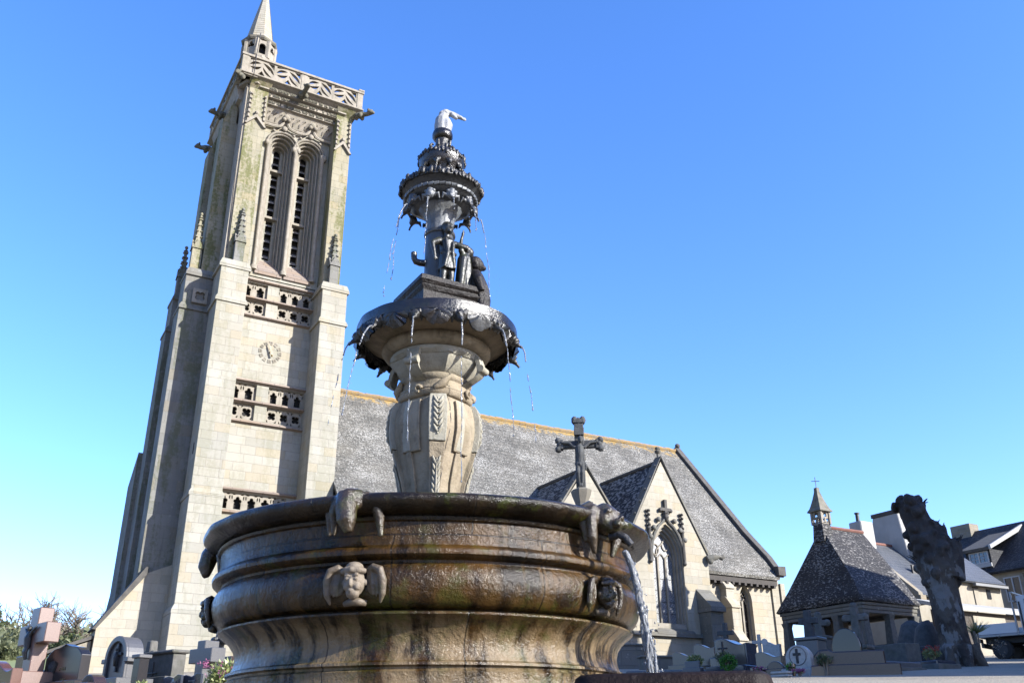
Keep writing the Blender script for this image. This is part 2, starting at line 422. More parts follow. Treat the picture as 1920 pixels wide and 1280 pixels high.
def wetstone(name, c1, c2, c3, wet=0.75, moss=0.4, pale=0.0):
    m = Mat(name, 0.4)
    x, y, z = m.sep(m.P)
    th = m.math('ARCTAN2', m.math('SUBTRACT', y, 5.07), m.math('SUBTRACT', x, 2.375))
    pc = m.comb(m.math('MULTIPLY', th, 1.25), 0.0, m.math('MULTIPLY', z, 0.22))
    s1 = m.noise(pc, 5.0, 6, 0.6, 0.4); s2 = m.math('ADD', m.math('MULTIPLY', m.noise(pc, 8.0, 6, 0.65), 0.65), m.math('MULTIPLY', m.noise(m.P, 6.0, 6, 0.7), 0.35))
    col = m.mix(m.ramp(s1, 0.36, 0.64), c1, c2)
    col = m.mix(m.math('MULTIPLY', m.ramp(s2, 0.44, 0.58), 0.85), col, c3)
    col = m.mix(m.math('MULTIPLY', m.ramp(m.noise(m.P, 3.2, 5, 0.65), 0.46, 0.66), 0.5), col, (c2[0]*1.35, c2[1]*1.15, c2[2]*0.8))
    if pale:
        # paler tan towards the basin foot, broken up by noise
        dry = m.math('MULTIPLY', m.ramp(m.math('ADD', m.math('MULTIPLY', z, -1.0), m.math('MULTIPLY', m.noise(m.P, 2.6, 5), 0.35)), -0.45, -0.30), pale)
        col = m.mix(m.math('MULTIPLY', dry, m.ramp(s2, 0.58, 0.45)), col, (0.42, 0.31, 0.18))
    if moss:
        mo = m.noise(m.P, 4.5, 6, 0.7)
        col = m.mix(m.math('MULTIPLY', m.ramp(m.math('ADD', mo, m.math('MULTIPLY', s1, 0.25)), 0.64, 0.80), moss), col, (0.075, 0.092, 0.012))
    g1 = m.noise(m.P, 75, 3, 0.7); g2 = m.noise(m.P, 24, 5, 0.7)
    h = m.math('ADD', m.math('MULTIPLY', g1, 0.45), m.math('MULTIPLY', g2, 1.5))
    ro = m.math('ADD', 0.34-0.26*wet, m.math('MULTIPLY', m.noise(m.P, 2.0, 5, 0.6), 0.22))
    # masonry joints of the curved blocks
    uv = m.comb(m.math('ADD', m.math('MULTIPLY', th, 1.2), m.math('MULTIPLY', m.math('SUBTRACT', m.noise(m.P, 5, 3), 0.5), 0.03)), m.math('ADD', z, 0.106), 0.0)
    _, jf = brick(m, uv, 0.74, 0.345, 0.0045, (0, 0, 0), (0, 0, 0), (1, 1, 1))
    col = m.mix(m.math('MULTIPLY', jf, 0.75), col, (0.02, 0.014, 0.008))
    h = m.math('SUBTRACT', h, m.math('MULTIPLY', jf, 1.2))
    return m.out(Base_Color=col, Roughness=ro, Normal=m.bump(h, 1.0, 0.007), Specular_IOR_Level=0.25)
M['basin'] = wetstone('wet brown granite', (0.036, 0.021, 0.006), (0.128, 0.071, 0.021), (0.007, 0.004, 0.002), 0.88, 0.55, 0.65)
M['rim'] = wetstone('mossy dark wet granite', (0.020, 0.014, 0.008), (0.05, 0.034, 0.018), (0.009, 0.006, 0.004), 0.85, 0.8)
M['trough'] = plainstone('dark wet trough granite', (0.026, 0.014, 0.012), (0.014, 0.008, 0.007), 0.6, 8, 0.4, 0.2, (0.25, 0.2, 0.18))
M['trough'].node_tree.nodes['Principled BSDF'].inputs['Specular IOR Level'].default_value = 0.15
M['mask'] = plainstone('wet carved mask', (0.10, 0.07, 0.04), (0.045, 0.03, 0.017), 0.22, 12, 0.4, 0.3, (0.35, 0.28, 0.18), 0.4, 0.012, 90)
M['cherub'] = plainstone('pale carved cherub', (0.38, 0.31, 0.23), (0.26, 0.20, 0.14), 0.75, 14, 0.3, 0.3, (0.18, 0.14, 0.09), 0.0, 0.006)
M['wing'] = plainstone('stained cherub wing', (0.24, 0.18, 0.12), (0.13, 0.095, 0.06), 0.6, 14, 0.3, 0.2, (0.3, 0.25, 0.17), 0.3, 0.006)
M['pedestal'] = plainstone('weathered pedestal stone', (0.56, 0.46, 0.32), (0.36, 0.285, 0.185), 0.85, 5, 0.8, 0.4, (0.20, 0.165, 0.12), 0.12, 0.008)
M['pedestal_pale'] = plainstone('pale pedestal carving', (0.60, 0.56, 0.45), (0.47, 0.43, 0.33), 0.85, 7, 0.3, 0.3, (0.22, 0.2, 0.15), 0.1, 0.008)
M['bowl_under'] = plainstone('stained bowl stone', (0.50, 0.37, 0.23), (0.34, 0.25, 0.145), 0.75, 7, 0.5, 0.25, (0.36, 0.29, 0.2), 0.3, 0.008)
M['wet_lead'] = plainstone('wet black lead', (0.013, 0.010, 0.010), (0.030, 0.023, 0.020), 0.24, 10, 0.4, 0.0, moss=0.1, bumpd=0.006, fine=90)
M['lead'] = plainstone('grey lead', (0.10, 0.104, 0.11), (0.045, 0.047, 0.05), 0.42, 12, 0.8, 0.3, (0.30, 0.31, 0.31), 0.0, 0.005)
M['pale_lead'] = plainstone('pale lead', (0.30, 0.32, 0.345), (0.14, 0.15, 0.165), 0.45, 14, 0.8, 0.2, (0.5, 0.5, 0.5), 0.0, 0.005)
M['white_lead'] = plainstone('whitened lead', (0.62, 0.635, 0.66), (0.40, 0.415, 0.44), 0.6, 14, 0.3, 0.2, (0.9, 0.9, 0.9), 0.0, 0.006)
M['black_wet'] = plainstone('black wet stone', (0.020, 0.016, 0.015), (0.040, 0.030, 0.026), 0.42, 10, 0.4, 0.12, (0.3, 0.3, 0.3), 0.0, 0.012, 60)
M['black_wet'].node_tree.nodes['Principled BSDF'].inputs['Specular IOR Level'].default_value = 0.25
M['dark_lead'] = plainstone('crusted dark lead', (0.024, 0.021, 0.019), (0.050, 0.045, 0.04), 0.38, 18, 0.4, 0.35, (0.2, 0.17, 0.13), 0.1, 0.008)
M['statue_moss'] = plainstone('algae stained lead', (0.050, 0.050, 0.043), (0.018, 0.017, 0.015), 0.4, 14, 0.5, 0.2, (0.24, 0.24, 0.22), 0.35, 0.005)
M['cru'] = plainstone('dark blue grey granite', (0.115, 0.12, 0.125), (0.065, 0.068, 0.07), 0.85, 9, 0.4, 0.5, (0.22, 0.225, 0.22), 0.1, 0.01)  # dark blue grey puts the shade on the crucifix into its colour
def polished(name, c, c2, rough=0.12, sc=160):
    m = Mat(name, rough)
    col = m.mix(m.ramp(m.noise(m.P, sc, 2, 0.5), 0.45, 0.6), c, c2)
    return m.out(Base_Color=col, Specular_IOR_Level=0.55)
M['pink_granite'] = polished('pink granite', (0.27, 0.15, 0.118), (0.19, 0.10, 0.08), 0.35, 90)
M['red_granite'] = polished('red brown granite', (0.20, 0.085, 0.06), (0.12, 0.05, 0.035), 0.15)
M['black_granite'] = polished('black granite', (0.022, 0.020, 0.024), (0.035, 0.033, 0.038), 0.22)
M['brown_granite'] = polished('dark brown granite', (0.075, 0.045, 0.040), (0.045, 0.028, 0.026), 0.25)
M['grey_granite'] = polished('grey granite', (0.17, 0.17, 0.18), (0.11, 0.11, 0.118), 0.35, 110)
M['blue_granite'] = polished('blue grey granite', (0.085, 0.095, 0.13), (0.055, 0.062, 0.085), 0.12)
M['beige_reflect_granite'] = polished('granite with reflected beige', (0.25, 0.205, 0.16), (0.19, 0.155, 0.12), 0.2)  # beige stands in for the sunlit church reflected in polished fronts
M['white_marble'] = polished('white marble', (0.60, 0.60, 0.58), (0.5, 0.5, 0.49), 0.4, 20)
M['mirror_granite'] = polished('mirror black granite', (0.03, 0.028, 0.028), (0.04, 0.038, 0.036), 0.03)
M['rough_granite'] = plainstone('rough old granite', (0.22, 0.21, 0.19), (0.14, 0.135, 0.12), 0.9, 7, 0.3, 0.5, (0.36, 0.35, 0.3), 0.2, 0.01)
M['iron'] = plainstone('black iron', (0.02, 0.02, 0.022), (0.035, 0.03, 0.03), 0.5, 20)
M['bronze'] = plainstone('dark bronze', (0.05, 0.055, 0.055), (0.03, 0.03, 0.032), 0.4, 20)
M['gold'] = plainstone('gilded letters', (0.45, 0.33, 0.13), (0.36, 0.26, 0.1), 0.4, 20)
M['white_letters'] = plainstone('pale letters', (0.55, 0.55, 0.56), (0.5, 0.5, 0.5), 0.6, 20)
M['gilt'] = plainstone('old gilt metal', (0.40, 0.29, 0.11), (0.26, 0.18, 0.07), 0.4, 8)
M['render'] = plainstone('white render', (0.70, 0.69, 0.66), (0.62, 0.61, 0.58), 0.9, 1.2, 0.2)
M['cream'] = plainstone('cream render', (0.60, 0.54, 0.43), (0.52, 0.46, 0.36), 0.9, 1.5, 0.25)
M['paint'] = Mat('white vehicle paint', 0.28).out(Base_Color=(0.9, 0.92, 0.95))
M['alu'] = Mat('grey aluminium', 0.4).out(Base_Color=(0.45, 0.46, 0.48), Metallic=0.6)
M['tyre'] = plainstone('rubber', (0.018, 0.018, 0.018), (0.025, 0.025, 0.025), 0.85, 20)
M['chassis'] = plainstone('dark chassis metal', (0.03, 0.03, 0.032), (0.02, 0.02, 0.02), 0.6, 8)
M['white_frame'] = Mat('white painted wood', 0.5).out(Base_Color=(0.7, 0.7, 0.69))
def leafmat(name, c, c2, rough=0.55, sc=9):
    m = Mat(name, rough)
    col = m.mix(m.ramp(m.noise(m.P, sc, 3), 0.35, 0.65), c, c2)
    m.out(Base_Color=col)
    tr = m.n.new('ShaderNodeBsdfTranslucent'); m.put(tr.inputs['Color'], col)
    mx = m.n.new('ShaderNodeMixShader'); mx.inputs[0].default_value = 0.25
    m.l.new(m.b.outputs[0], mx.inputs[1]); m.l.new(tr.outputs[0], mx.inputs[2])
    m.l.new(mx.outputs[0], m.n['Material Output'].inputs[0])
    return m.m
M['ivy'] = leafmat('ivy leaves', (0.24, 0.29, 0.09), (0.38, 0.42, 0.16))
M['shrub_leaf'] = leafmat('shrub leaves', (0.30, 0.37, 0.11), (0.52, 0.57, 0.22), 0.5, 14)
M['dark_leaf'] = leafmat('dark evergreen leaves', (0.08, 0.11, 0.045), (0.17, 0.20, 0.085))
M['hedge_leaf'] = leafmat('hedge leaves', (0.17, 0.20, 0.09), (0.33, 0.34, 0.18), 0.6, 4)
M['petal'] = leafmat('pink petals', (0.45, 0.10, 0.25), (0.55, 0.2, 0.35))
M['red_petal'] = leafmat('red petals', (0.5, 0.03, 0.02), (0.6, 0.08, 0.04))
M['green_plastic'] = leafmat('bright green foliage', (0.06, 0.22, 0.02), (0.10, 0.34, 0.03))
M['twig'] = plainstone('grey brown bark', (0.40, 0.33, 0.25), (0.26, 0.21, 0.16), 0.9, 8)
def barkmat():
    m = Mat('plane tree bark', 0.9)
    n1 = m.noise(m.scale(m.P, (1, 1, 0.6)), 2.2, 5, 0.6)
    col = m.mix(m.ramp(n1, 0.42, 0.55), (0.060, 0.043, 0.033), (0.15, 0.125, 0.10))
    col = m.mix(m.math('MULTIPLY', m.ramp(m.noise(m.scale(m.P, (1, 1, 0.5)), 3.4, 4), 0.52, 0.57), 0.9), col, (0.32, 0.315, 0.31))
    col = m.mix(m.math('MULTIPLY', m.ramp(m.sep(m.P)[2], 3.6, 4.3), 0.85), col, (0.045, 0.035, 0.030))
    h = m.math('ADD', m.noise(m.P, 9, 6, 0.7), m.vor(m.P, 5))
    return m.out(Base_Color=col, Normal=m.bump(h, 0.8, 0.05))
M['bark'] = barkmat()
def watermat():
    m = Mat('falling water', 0.08)
    col = m.mix(m.ramp(m.noise(m.scale(m.P, (1, 1, 0.35)), 70, 3), 0.4, 0.65), (0.72, 0.78, 0.86), (0.97, 0.98, 1.0))
    return m.out(Base_Color=col, Transmission_Weight=0.65, IOR=1.33, Roughness=0.12, Normal=m.bump(m.noise(m.scale(m.P, (1, 1, 0.3)), 60, 3), 0.8, 0.01))
M['water'] = watermat()
def poolmat():
    m = Mat('pool water', 0.04)
    return m.out(Base_Color=(0.03, 0.035, 0.03), Roughness=0.04, Normal=m.bump(m.noise(m.P, 25, 3), 0.3, 0.01))
M['pool'] = poolmat()
def groundmat():
    m = Mat('sandy gravel', 0.95)
    g = m.noise(m.P, 0.5, 6, 0.6); f = m.noise(m.P, 22, 4, 0.75); v = m.vor(m.P, 38)
    col = m.mix(m.ramp(g, 0.38, 0.65), (0.70, 0.61, 0.47), (0.52, 0.45, 0.34))
    col = m.mix(m.math('MULTIPLY', m.ramp(f, 0.45, 0.7), 0.5), col, (0.17, 0.14, 0.1))
    col = m.mix(m.math('MULTIPLY', m.ramp(m.noise(m.P, 1.7, 5, 0.7), 0.6, 0.72), 0.5), col, (0.12, 0.115, 0.06))
    return m.out(Base_Color=col, Normal=m.bump(m.math('ADD', f, v), 0.7, 0.03))
M['ground'] = groundmat()
def grassmat():
    m = Mat('hill grass', 0.95)
    col = m.mix(m.ramp(m.noise(m.P, 0.12, 6, 0.65), 0.4, 0.65), (0.30, 0.36, 0.14), (0.44, 0.46, 0.21))
    return m.out(Base_Color=col)
M['hill'] = grassmat()
M['paving'] = ashlar('stone paving', (0.30, 0.27, 0.22), (0.24, 0.21, 0.17), (0.14, 0.12, 0.1), 0.8, 0.5, 0.012, lichen=0.3, grime=0.2)
# ------------------------------------------------------------------ ground and hill
def build_ground():
    mb = MB()
    xs = [-600, -300, -150, -80, -50, -30]+list(range(-20, 82, 2))+[100, 130, 200, 400, 800]
    ys = [-300, -150, -80, -50, -30]+list(range(-20, 90, 2))+[110, 150, 250, 500, 900]
    n = len(xs)
    vs = []
    for y in ys:
        for x in xs:
            b = 0.03*noise.noise(Vector((x*0.35, y*0.35, 0))) if -20 < x < 80 and -20 < y < 90 else 0
            vs.append((x, y, gz(x, y)+b))
    fs = [(j*n+i, j*n+i+1, (j+1)*n+i+1, (j+1)*n+i) for j in range(len(ys)-1) for i in range(n-1)]
    mb.add(vs, fs)
    tag(mb.build('ground', M['ground'], smooth=180, weld=False), kind='structure')
    # green hillside beyond the churchyard on the left
    mb = MB(); vs = []; fs = []; N = 60
    R = [70, 85, 105, 130, 165, 210]
    for j, r in enumerate(R):
        for i in range(N+1):
            a = radians(78+80*i/N)
            e = [0.045, 0.066, 0.084, 0.094, 0.100, 0.086][j]+0.010*noise.noise(Vector((i*0.22, j*0.6, 3)))*(j > 0)
            fade = min(1.0, max(0.0, (i-0.0)/4.0))
            vs.append((r*cos(a), r*sin(a), r*(0.045+(e-0.045)*fade)))
    for j in range(len(R)-1):
        for i in range(N):
            fs.append((j*(N+1)+i, j*(N+1)+i+1, (j+1)*(N+1)+i+1, (j+1)*(N+1)+i))
    mb.add(vs, fs)
    tag(mb.build('hill', M['hill'], smooth=180, weld=False), kind='structure')
build_ground()
# ------------------------------------------------------------------ bell tower
TW = thing('bell_tower', 'tall square granite bell tower with twin louvred windows, pierced parapet and corner spire', 'tower', (10.4, 43.8, 2.7))
def fS(Y):  return lambda u, v, w: (u, Y+w, v)          # plate facing south, thickness northwards
def fWst(X): return lambda u, v, w: (X+w, u, v)         # plate facing west

def ledge_box(mb, x0, x1, y0, y1, z, t=0.14, o=0.09, s=0.22):
    """moulded set-off: slab with a sloped weathering on top"""
    mb.box(x0-o, x1+o, y0-o, y1+o, z-t, z)
    mb.frus(x0-o, x1+o, y0-o, y1+o, z+0.002, x0+0.02, x1-0.02, y0+0.02, y1-0.02, z+s)

def tower():
    X0, X1, Y0, Y1 = 7.4, 13.5, 41.45, 46.2
    # core and recessed south wall with openings for the tracery bands
    mb = MB()
    mb.box(X0, X1, Y0+0.52, Y1, 1.5, 21.6)
    A = [(8.66, 9.97), (10.55, 12.32)]
    holes = []
    for (a, b) in A:
        holes.append([(a, 19.58), (b, 19.58), (b, 20.32), (a, 20.32)])
        holes.append([(a, 20.52), (b, 20.52), (b, 21.28), (a, 21.28)])
        holes.append([(a, 14.12), (b, 14.12), (b, 14.92), (a, 14.92)])
        holes.append([(a, 15.12), (b, 15.12), (b, 15.92), (a, 15.92)])
    holes.append([(8.75, 9.85), (11.9, 9.85), (11.9, 10.62), (8.75, 10.62)])
    mb.plate([(X0+.02, 1.5), (X1-.02, 1.5), (X1-.02, 21.58), (X0+.02, 21.58)], holes, 0.5, fS(Y0))
    mb.build('wall', M['tower'], TW)
    # ledges on the recess wall
    for z in (21.42, 20.42, 19.46, 16.05, 15.02, 14.0, 10.75, 9.72):
        mb = MB()
        mb.prism([(Y0-0.16, z-0.05), (Y0+0.05, z-0.13), (Y0+0.05, z+0.10), (Y0-0.02, z+0.09), (Y0-0.15, z+0.02)], 8.6, 12.36, 'x')
        mb.build('string_course', M['pink_sill'], TW, bevel=0.01)
    # backs painted near-black for the shade behind, and tracery
    mb = MB(); mb.box(8.5, 12.4, Y0+0.40, Y0+0.50, 9.6, 21.4); mb.build('shade_backing', M['shade_dark'], TW)
    def band(a, b, z0, z1, kind):
        n = max(1, round((b-a)/0.62)); w = (b-a)/n; hs = []
        h = z1-z0
        for k in range(n):
            cx = a+w*(k+.5)
            if kind == 'quatre':
                r = min(w, h)*0.37
                hs.append(foil(cx, (z0+z1)/2, r))
                for sx in (-1, 1):
                    for sz in (-1, 1):
                        px, pz = cx+sx*w*0.40, (z0+z1)/2+sz*h*0.40
                        hs.append([(px, pz), (px-sx*w*.16, pz), (px, pz-sz*h*.16)])
            else:
                r = w*0.19
                zc = z0+h*0.52
                p = [(cx-r*1.35, z0+0.03), (cx+r*1.35, z0+0.03), (cx+r*1.35, zc-r*.7)]
                for (ox, oz, a0, a1) in ((r*.85, 0, -pi/2, pi*.55), (0, r*1.05, -0.15, pi+0.15), (-r*.85, 0, pi*.45, pi*1.5)):
                    for i in range(7):
                        t = a0+(a1-a0)*i/6; p.append((cx+ox+r*.72*cos(t), zc+oz+r*.72*sin(t)))
                p.append((cx-r*1.35, zc-r*.7))
                hs.append(p)
                for sx in (-1, 1):
                    hs.append(lens(cx+sx*w*.44, z1-h*.06, cx+sx*w*.16, z1-h*.09, .035, -.035, 4))
                    hs.append(lens(cx+sx*w*.43, z1-h*.12, cx+sx*w*.40, z1-h*.42, .03, -.03, 4))
        return [(a, z0), (b, z0), (b, z1), (a, z1)], hs
    for (a, b) in A:
        for z0, z1, k in ((19.58, 20.32, 'quatre'), (20.52, 21.28, 'tre'), (14.12, 14.92, 'quatre'), (15.12, 15.92, 'tre')):
            o, h = band(a, b, z0, z1, k)
            MB().plate(o, h, 0.12, fS(Y0+0.14)).build('tracery_panel', M['carved'], TW)
    o, h = band(8.75, 11.9, 9.85, 10.62, 'tre')
    MB().plate(o, h, 0.12, fS(Y0+0.10)).build('tracery_panel', M['carved'], TW)
    # small quatrefoil panel on the hidden west flank
    o, h = [(0, 0), (.7, 0), (.7, .75), (0, .75)], [foil(.35, .37, .27)]
    MB().plate(o, h, 0.1, lambda u, v, w: (6.45+u, 41.60+w, 19.62+v)).build('tracery_panel', M['carved'], TW)

    # ---- buttresses (south pair, west pair, north and east ones)
    def but_s(x0, x1, side, mossy=False):
        mb = MB()
        mb.box(x0-.16, x1+.16, 39.72, Y0+.1, 1.5, 5.0); ledge_box(mb, x0-.08, x1+.08, 39.84, Y0, 5.14)
        mb.box(x0-.05, x1+.05, 39.87, Y0+.1, 5.1, 9.9); ledge_box(mb, x0, x1, 39.96, Y0, 10.04)
        mb.box(x0, x1, 40.0, Y0+.1, 10.0, 19.25); ledge_box(mb, x0, x1, 40.02, Y0, 19.38)
        mb.box(x0+.01, x1-.01, 40.04, Y0+.1, 19.3, 21.08); ledge_box(mb, x0, x1, 40.08, Y0, 21.22, s=0.34)
        mb.build('buttress', M['tower'], TW, bevel=0.012)
        ux0, ux1 = (x0+.30, x1-.02) if side < 0 else (x0+.12, x1-.30)
        mb = MB(); mb.box(ux0, ux1, 40.52, 42.0, 21.1, 32.2); mb.frus(ux0, ux1, 40.52, 42.0, 32.2, ux0-.1, ux1+.1, 40.15, 42.0, 32.6)
        mb.build('buttress', M['tower_moss'], TW, bevel=0.012)
        return ux0, ux1
    sw = but_s(7.30, 8.64, -1); se = but_s(12.34, 13.66, 1)
    def but_w(y0, y1, grey=True):
        mb = MB()
        mb.box(5.75, 7.6, y0-.1, y1+.1, 1.5, 5.0)
        mb.box(5.95, 7.6, y0, y1, 5.0, 19.25); ledge_box(mb, 6.0, 7.5, y0, y1, 19.38)
        mb.box(6.05, 7.6, y0+.01, y1-.01, 19.3, 21.08); ledge_box(mb, 6.1, 7.5, y0, y1, 21.22, s=0.3)
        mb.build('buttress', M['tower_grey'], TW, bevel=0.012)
        mb = MB(); mb.box(6.72, 8.0, y0+.1, y1-.1, 21.1, 30.6); mb.prism([(6.72, 30.6), (7.4, 30.6), (7.4, 32.2), (7.2, 32.2)], y0+.1, y1-.1, 'y')
        mb.build('buttress', M['tower_moss'], TW, bevel=0.012)
    but_w(41.75, 43.0); but_w(44.9, 46.15)
    for x0, x1 in ((7.3, 8.6), (12.34, 13.6)):
        mb = MB(); mb.box(x0, x1, Y1-.1, 47.5, 1.5, 21.1); mb.box(x0+.2, x1-.2, Y1-.1, 47.0, 21.1, 31.4); mb.build('buttress', M['tower'], TW)
    for y0, y1 in ((41.75, 43.0), (44.9, 46.15)):
        mb = MB()
        e = 13.75 if y0 < 43 else 14.6; mb.box(X1-.1, e, y0, y1, 1.5, 21.1); mb.box(X1-.2, e-.3, y0+.1, y1-.1, 21.1, 31.2)
        mb.build('buttress', M['tower'], TW)
    # lower north-west mass with sloped heads
    mb = MB(); mb.prism([(46.1, 1.5), (48.0, 1.5), (48.0, 11.9), (46.1, 13.2)], 5.75, 7.4, 'x')
    mb.prism([(48.0, 1.5), (50.4, 1.5), (50.4, 5.6), (48.0, 8.2)], 5.9, 7.4, 'x')
    mb.build('stair_mass', M['tower_grey'], TW)

    # ---- belfry stage
    mb = MB()
    mb.box(8.0, 13.05, 42.75, 46.0, 21.5, 32.4)
    cs = (9.86, 11.34); zs = 29.72
    layers = [(41.40, 41.60, 1.42), (41.60, 41.85, 1.20), (41.85, 42.1, 0.98), (42.1, 42.35, 0.76)]
    for (ya, yb, w) in layers:
        mb.plate([(8.05, 21.62), (13.0, 21.62), (13.0, 31.6), (8.05, 31.6)], [arch(c, 21.9, zs, w, n=14) for c in cs], yb-ya-.003, fS(ya))
    mb.plate([(8.05, 21.62), (13.0, 21.62), (13.0, 31.6), (8.05, 31.6)], [arch(c, 23.15, 29.85, 0.37, n=8) for c in cs], 0.2, fS(42.35))
    mb.build('belfry_wall', M['tower'], TW)
    for c in cs:
        # roll mouldings round the window orders
        wv = MB()
        for (ya, yb, w) in layers:
            h = w/2
            pts = [(c-h, ya+.02, 22.3), (c-h, ya+.02, zs)]+[(c+h*cos(a), ya+.02, zs+h*sin(a)) for a in [pi-pi*i/16 for i in range(1, 16)]]+[(c+h, ya+.02, zs), (c+h, ya+.02, 22.3)]
            wv.tube(pts, 0.055, 6)
        h = 0.83
        pts = [(c+h*cos(a), 41.36, zs+h*sin(a)) for a in [pi*1.04-pi*1.08*i/18 for i in range(19)]]
        wv.tube(pts, 0.075, 6)
        fr = wv.build('belfry_window', M['carved'], TW, smooth=60)
        mb = MB()
        mb.prism([(41.3, 21.78), (42.4, 21.78), (42.4, 23.1), (42.3, 23.05), (41.28, 21.95)], c-.69, c+.69, 'x')
        mb.build('sill', M['pink_sill'], fr)
        for z in (28.55, 25.62):
            MB().box(c-.36, c+.36, 42.15, 42.62, z-.07, z+.07).build('transom', M['carved'], fr, bevel=0.01)
        z = 23.4
        while z < 29.9:
            if min(abs(z-28.55), abs(z-25.62)) > .25:
                MB().prism([(42.42, z-.10), (42.74, z+.20), (42.74, z+.26), (42.42, z-.04)], c-.22, c+.22, 'x').build('louver', M['louver'], fr)
            z += 0.48
        mb = MB(); mb.box(c-.21, c+.21, 42.68, 42.76, 23.1, 30.2); mb.build('shade_backing', M['shade_dark'], fr)
    # attached shafts with capitals
    for x, yy in ((9.10, 41.33), (10.60, 41.30), (12.10, 41.33)):
        mb = MB(); mb.lathe([(21.95, .17), (22.15, .17), (22.2, .11), (22.3, .10), (29.35, .10), (29.4, .13), (29.62, .15), (29.7, .17), (29.78, .15)], 10, (x, yy, 0))
        mb.build('shaft', M['carved'], TW, smooth=50)
    # west belfry windows, seen very obliquely
    mb = MB()
    for ya, w in ((7.55, 1.25), (7.75, .9)):
        mb.plate([(42.4, 21.62), (45.5, 21.62), (45.5, 31.5), (42.4, 31.5)], [arch(43.95, 22.0, 29.6, w)], .19, fWst(ya))
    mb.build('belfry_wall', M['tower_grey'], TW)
    mb = MB(); mb.box(7.9, 8.0, 43.2, 44.7, 22.0, 30.4); mb.build('shade_backing', M['shade_dark'], TW)

    # ---- carved head: ogee string, leaf frieze, three carved inscription rows, cornice
    rnd = random.Random(3)
    mb = MB()
    pts = []
    for i in range(41):
        x = 8.6+(12.5-8.6)*i/40; z = 30.72
        for c in cs: z += 0.42*math.exp(-((x-c)/0.16)**2)+.12*math.exp(-((x-c)/0.38)**2)
        pts.append((x, 41.22, z))
    mb.tube(pts, 0.085, 6)
    for c in cs:
        mb.ball((c, 41.1, 31.38), (.2, .18, .2)); mb.ball((c-.13, 41.05, 31.22), .12); mb.ball((c+.14, 41.05, 31.22), .12)
        mb.ball((c, 41.25, 30.75), (.16, .12, .16))
        for s in (-1, 1):
            mb.ball((c+s*.86, 41.25, 29.6), (.13, .14, .18)); mb.ball((c+s*.55, 41.3, 30.5), .08)
    mb.build('carved_string', M['carved'], TW, smooth=50)
    mb = MB()
    mb.prism([(41.45, 30.8), (41.30, 30.95), (40.96, 31.70), (40.80, 31.73), (40.80, 31.99), (40.58, 32.02), (40.58, 32.26), (40.36, 32.29), (40.36, 32.50), (40.10, 32.64), (41.5, 32.64)], 8.1, 12.95, 'x')
    mb.box(7.45, 8.1, 40.60, 41.6, 21.0, 32.6); mb.box(12.9, 13.3, 40.6, 41.6, 21.0, 32.6); mb.box(7.3, 13.35, 41.6, 46.4, 31.9, 32.6)
    mb.prism([(7.55, 30.9), (7.40, 31.7), (7.2, 31.75), (7.2, 32.0), (7.1, 32.3), (7.0, 32.6), (8.0, 32.6), (8.0, 30.9)], 41.2, 46.6, 'y')
    mb.build('cornice', M['carved'], TW)
    mb = MB()
    x = 8.62
    while x < 12.5:                                   # leaves of the frieze
        for (dx, dz, L) in ((0, 0, .55), (.12, .22, .35)):
            z = 31.05+dz; t = (z-30.95)/.8; y = 41.28-.28*t
            mb.tube([(x+dx, y, z), (x+dx+.06, y-.10, z+L*.35), (x+dx+.17, y-.16, z+L*.62), (x+dx+.22, y-.12, z+L*.5)], [.03, .07, .06, .02], 5)
        x += .33
    mb.build('leaf_frieze', M['carved'], TW, smooth=50)
    # worn gothic lettering, unreadable strokes coloured dark for the shade in the cuts
    for (z0, z1, y) in ((31.76, 31.98, 40.80), (32.04, 32.25, 40.58), (32.30, 32.49, 40.36)):
        mb = MB(); x = 8.62
        while x < 12.5:
            if rnd.random() < .14: x += .09; continue
            w = rnd.choice((.035, .045, .05)); h = rnd.uniform(.7, 1.0)
            mb.box(x, x+w, y-.05, y+.01, z0+.02, z0+(z1-z0)*h)
            if rnd.random() < .6:
                zz = rnd.choice((z0+.02, z1-.06, (z0+z1)/2)); mb.box(x+.004, x+w+.045, y-.046, y+.012, zz, zz+.04)
            x += w+.035
        mb.build('carved_lettering', M['gargoyle'], TW)
    # parapet
    mb = MB()
    PX0, PX1, PY0, PY1 = 6.95, 13.75, 40.05, 47.4
    def ring(z0, z1, o, t):
        mb.box(PX0-o, PX1+o, PY0-o, PY0+t, z0, z1); mb.box(PX0-o, PX1+o, PY1-t, PY1+o, z0, z1)
        mb.box(PX0-o, PX0+t, PY0+t+.002, PY1-t-.002, z0, z1); mb.box(PX1-t, PX1+o, PY0+t+.002, PY1-t-.002, z0, z1)
    mb.prism([(PY0-.06, 32.66), (PY0+.2, 32.58), (PY0+.9, 32.58), (PY0+.9, 32.74), (PY0-.06, 32.74)], PX0-.06, PX1+.06, 'x')
    mb.prism([(PX0-.06, 32.66), (PX0+.2, 32.58), (PX0+.9, 32.58), (PX0+.9, 32.735), (PX0-.06, 32.735)], PY0+.02, PY1+.06, 'y')
    ring(33.78, 33.92, .05, .30)
    for (x, y) in ((PX0, PY0), (PX1-.34, PY0), (PX0, PY1-.34), (PX1-.34, PY1-.34)):
        mb.box(x, x+.34, y, y+.34, 32.742, 33.775)
    mb.box(10.18, 10.52, PY0+.01, PY0+.28, 32.742, 33.775)
    mb.box(13.46, 13.80, PY0-.06, PY0+.3, 33.93, 34.05)
    mb.build('parapet', M['carved'], TW, bevel=0.015)
    mb = MB(); mb.box(7.5, 13.3, 40.6, 46.9, 32.35, 32.5); mb.build('tower_roof', M['ledge'], TW)
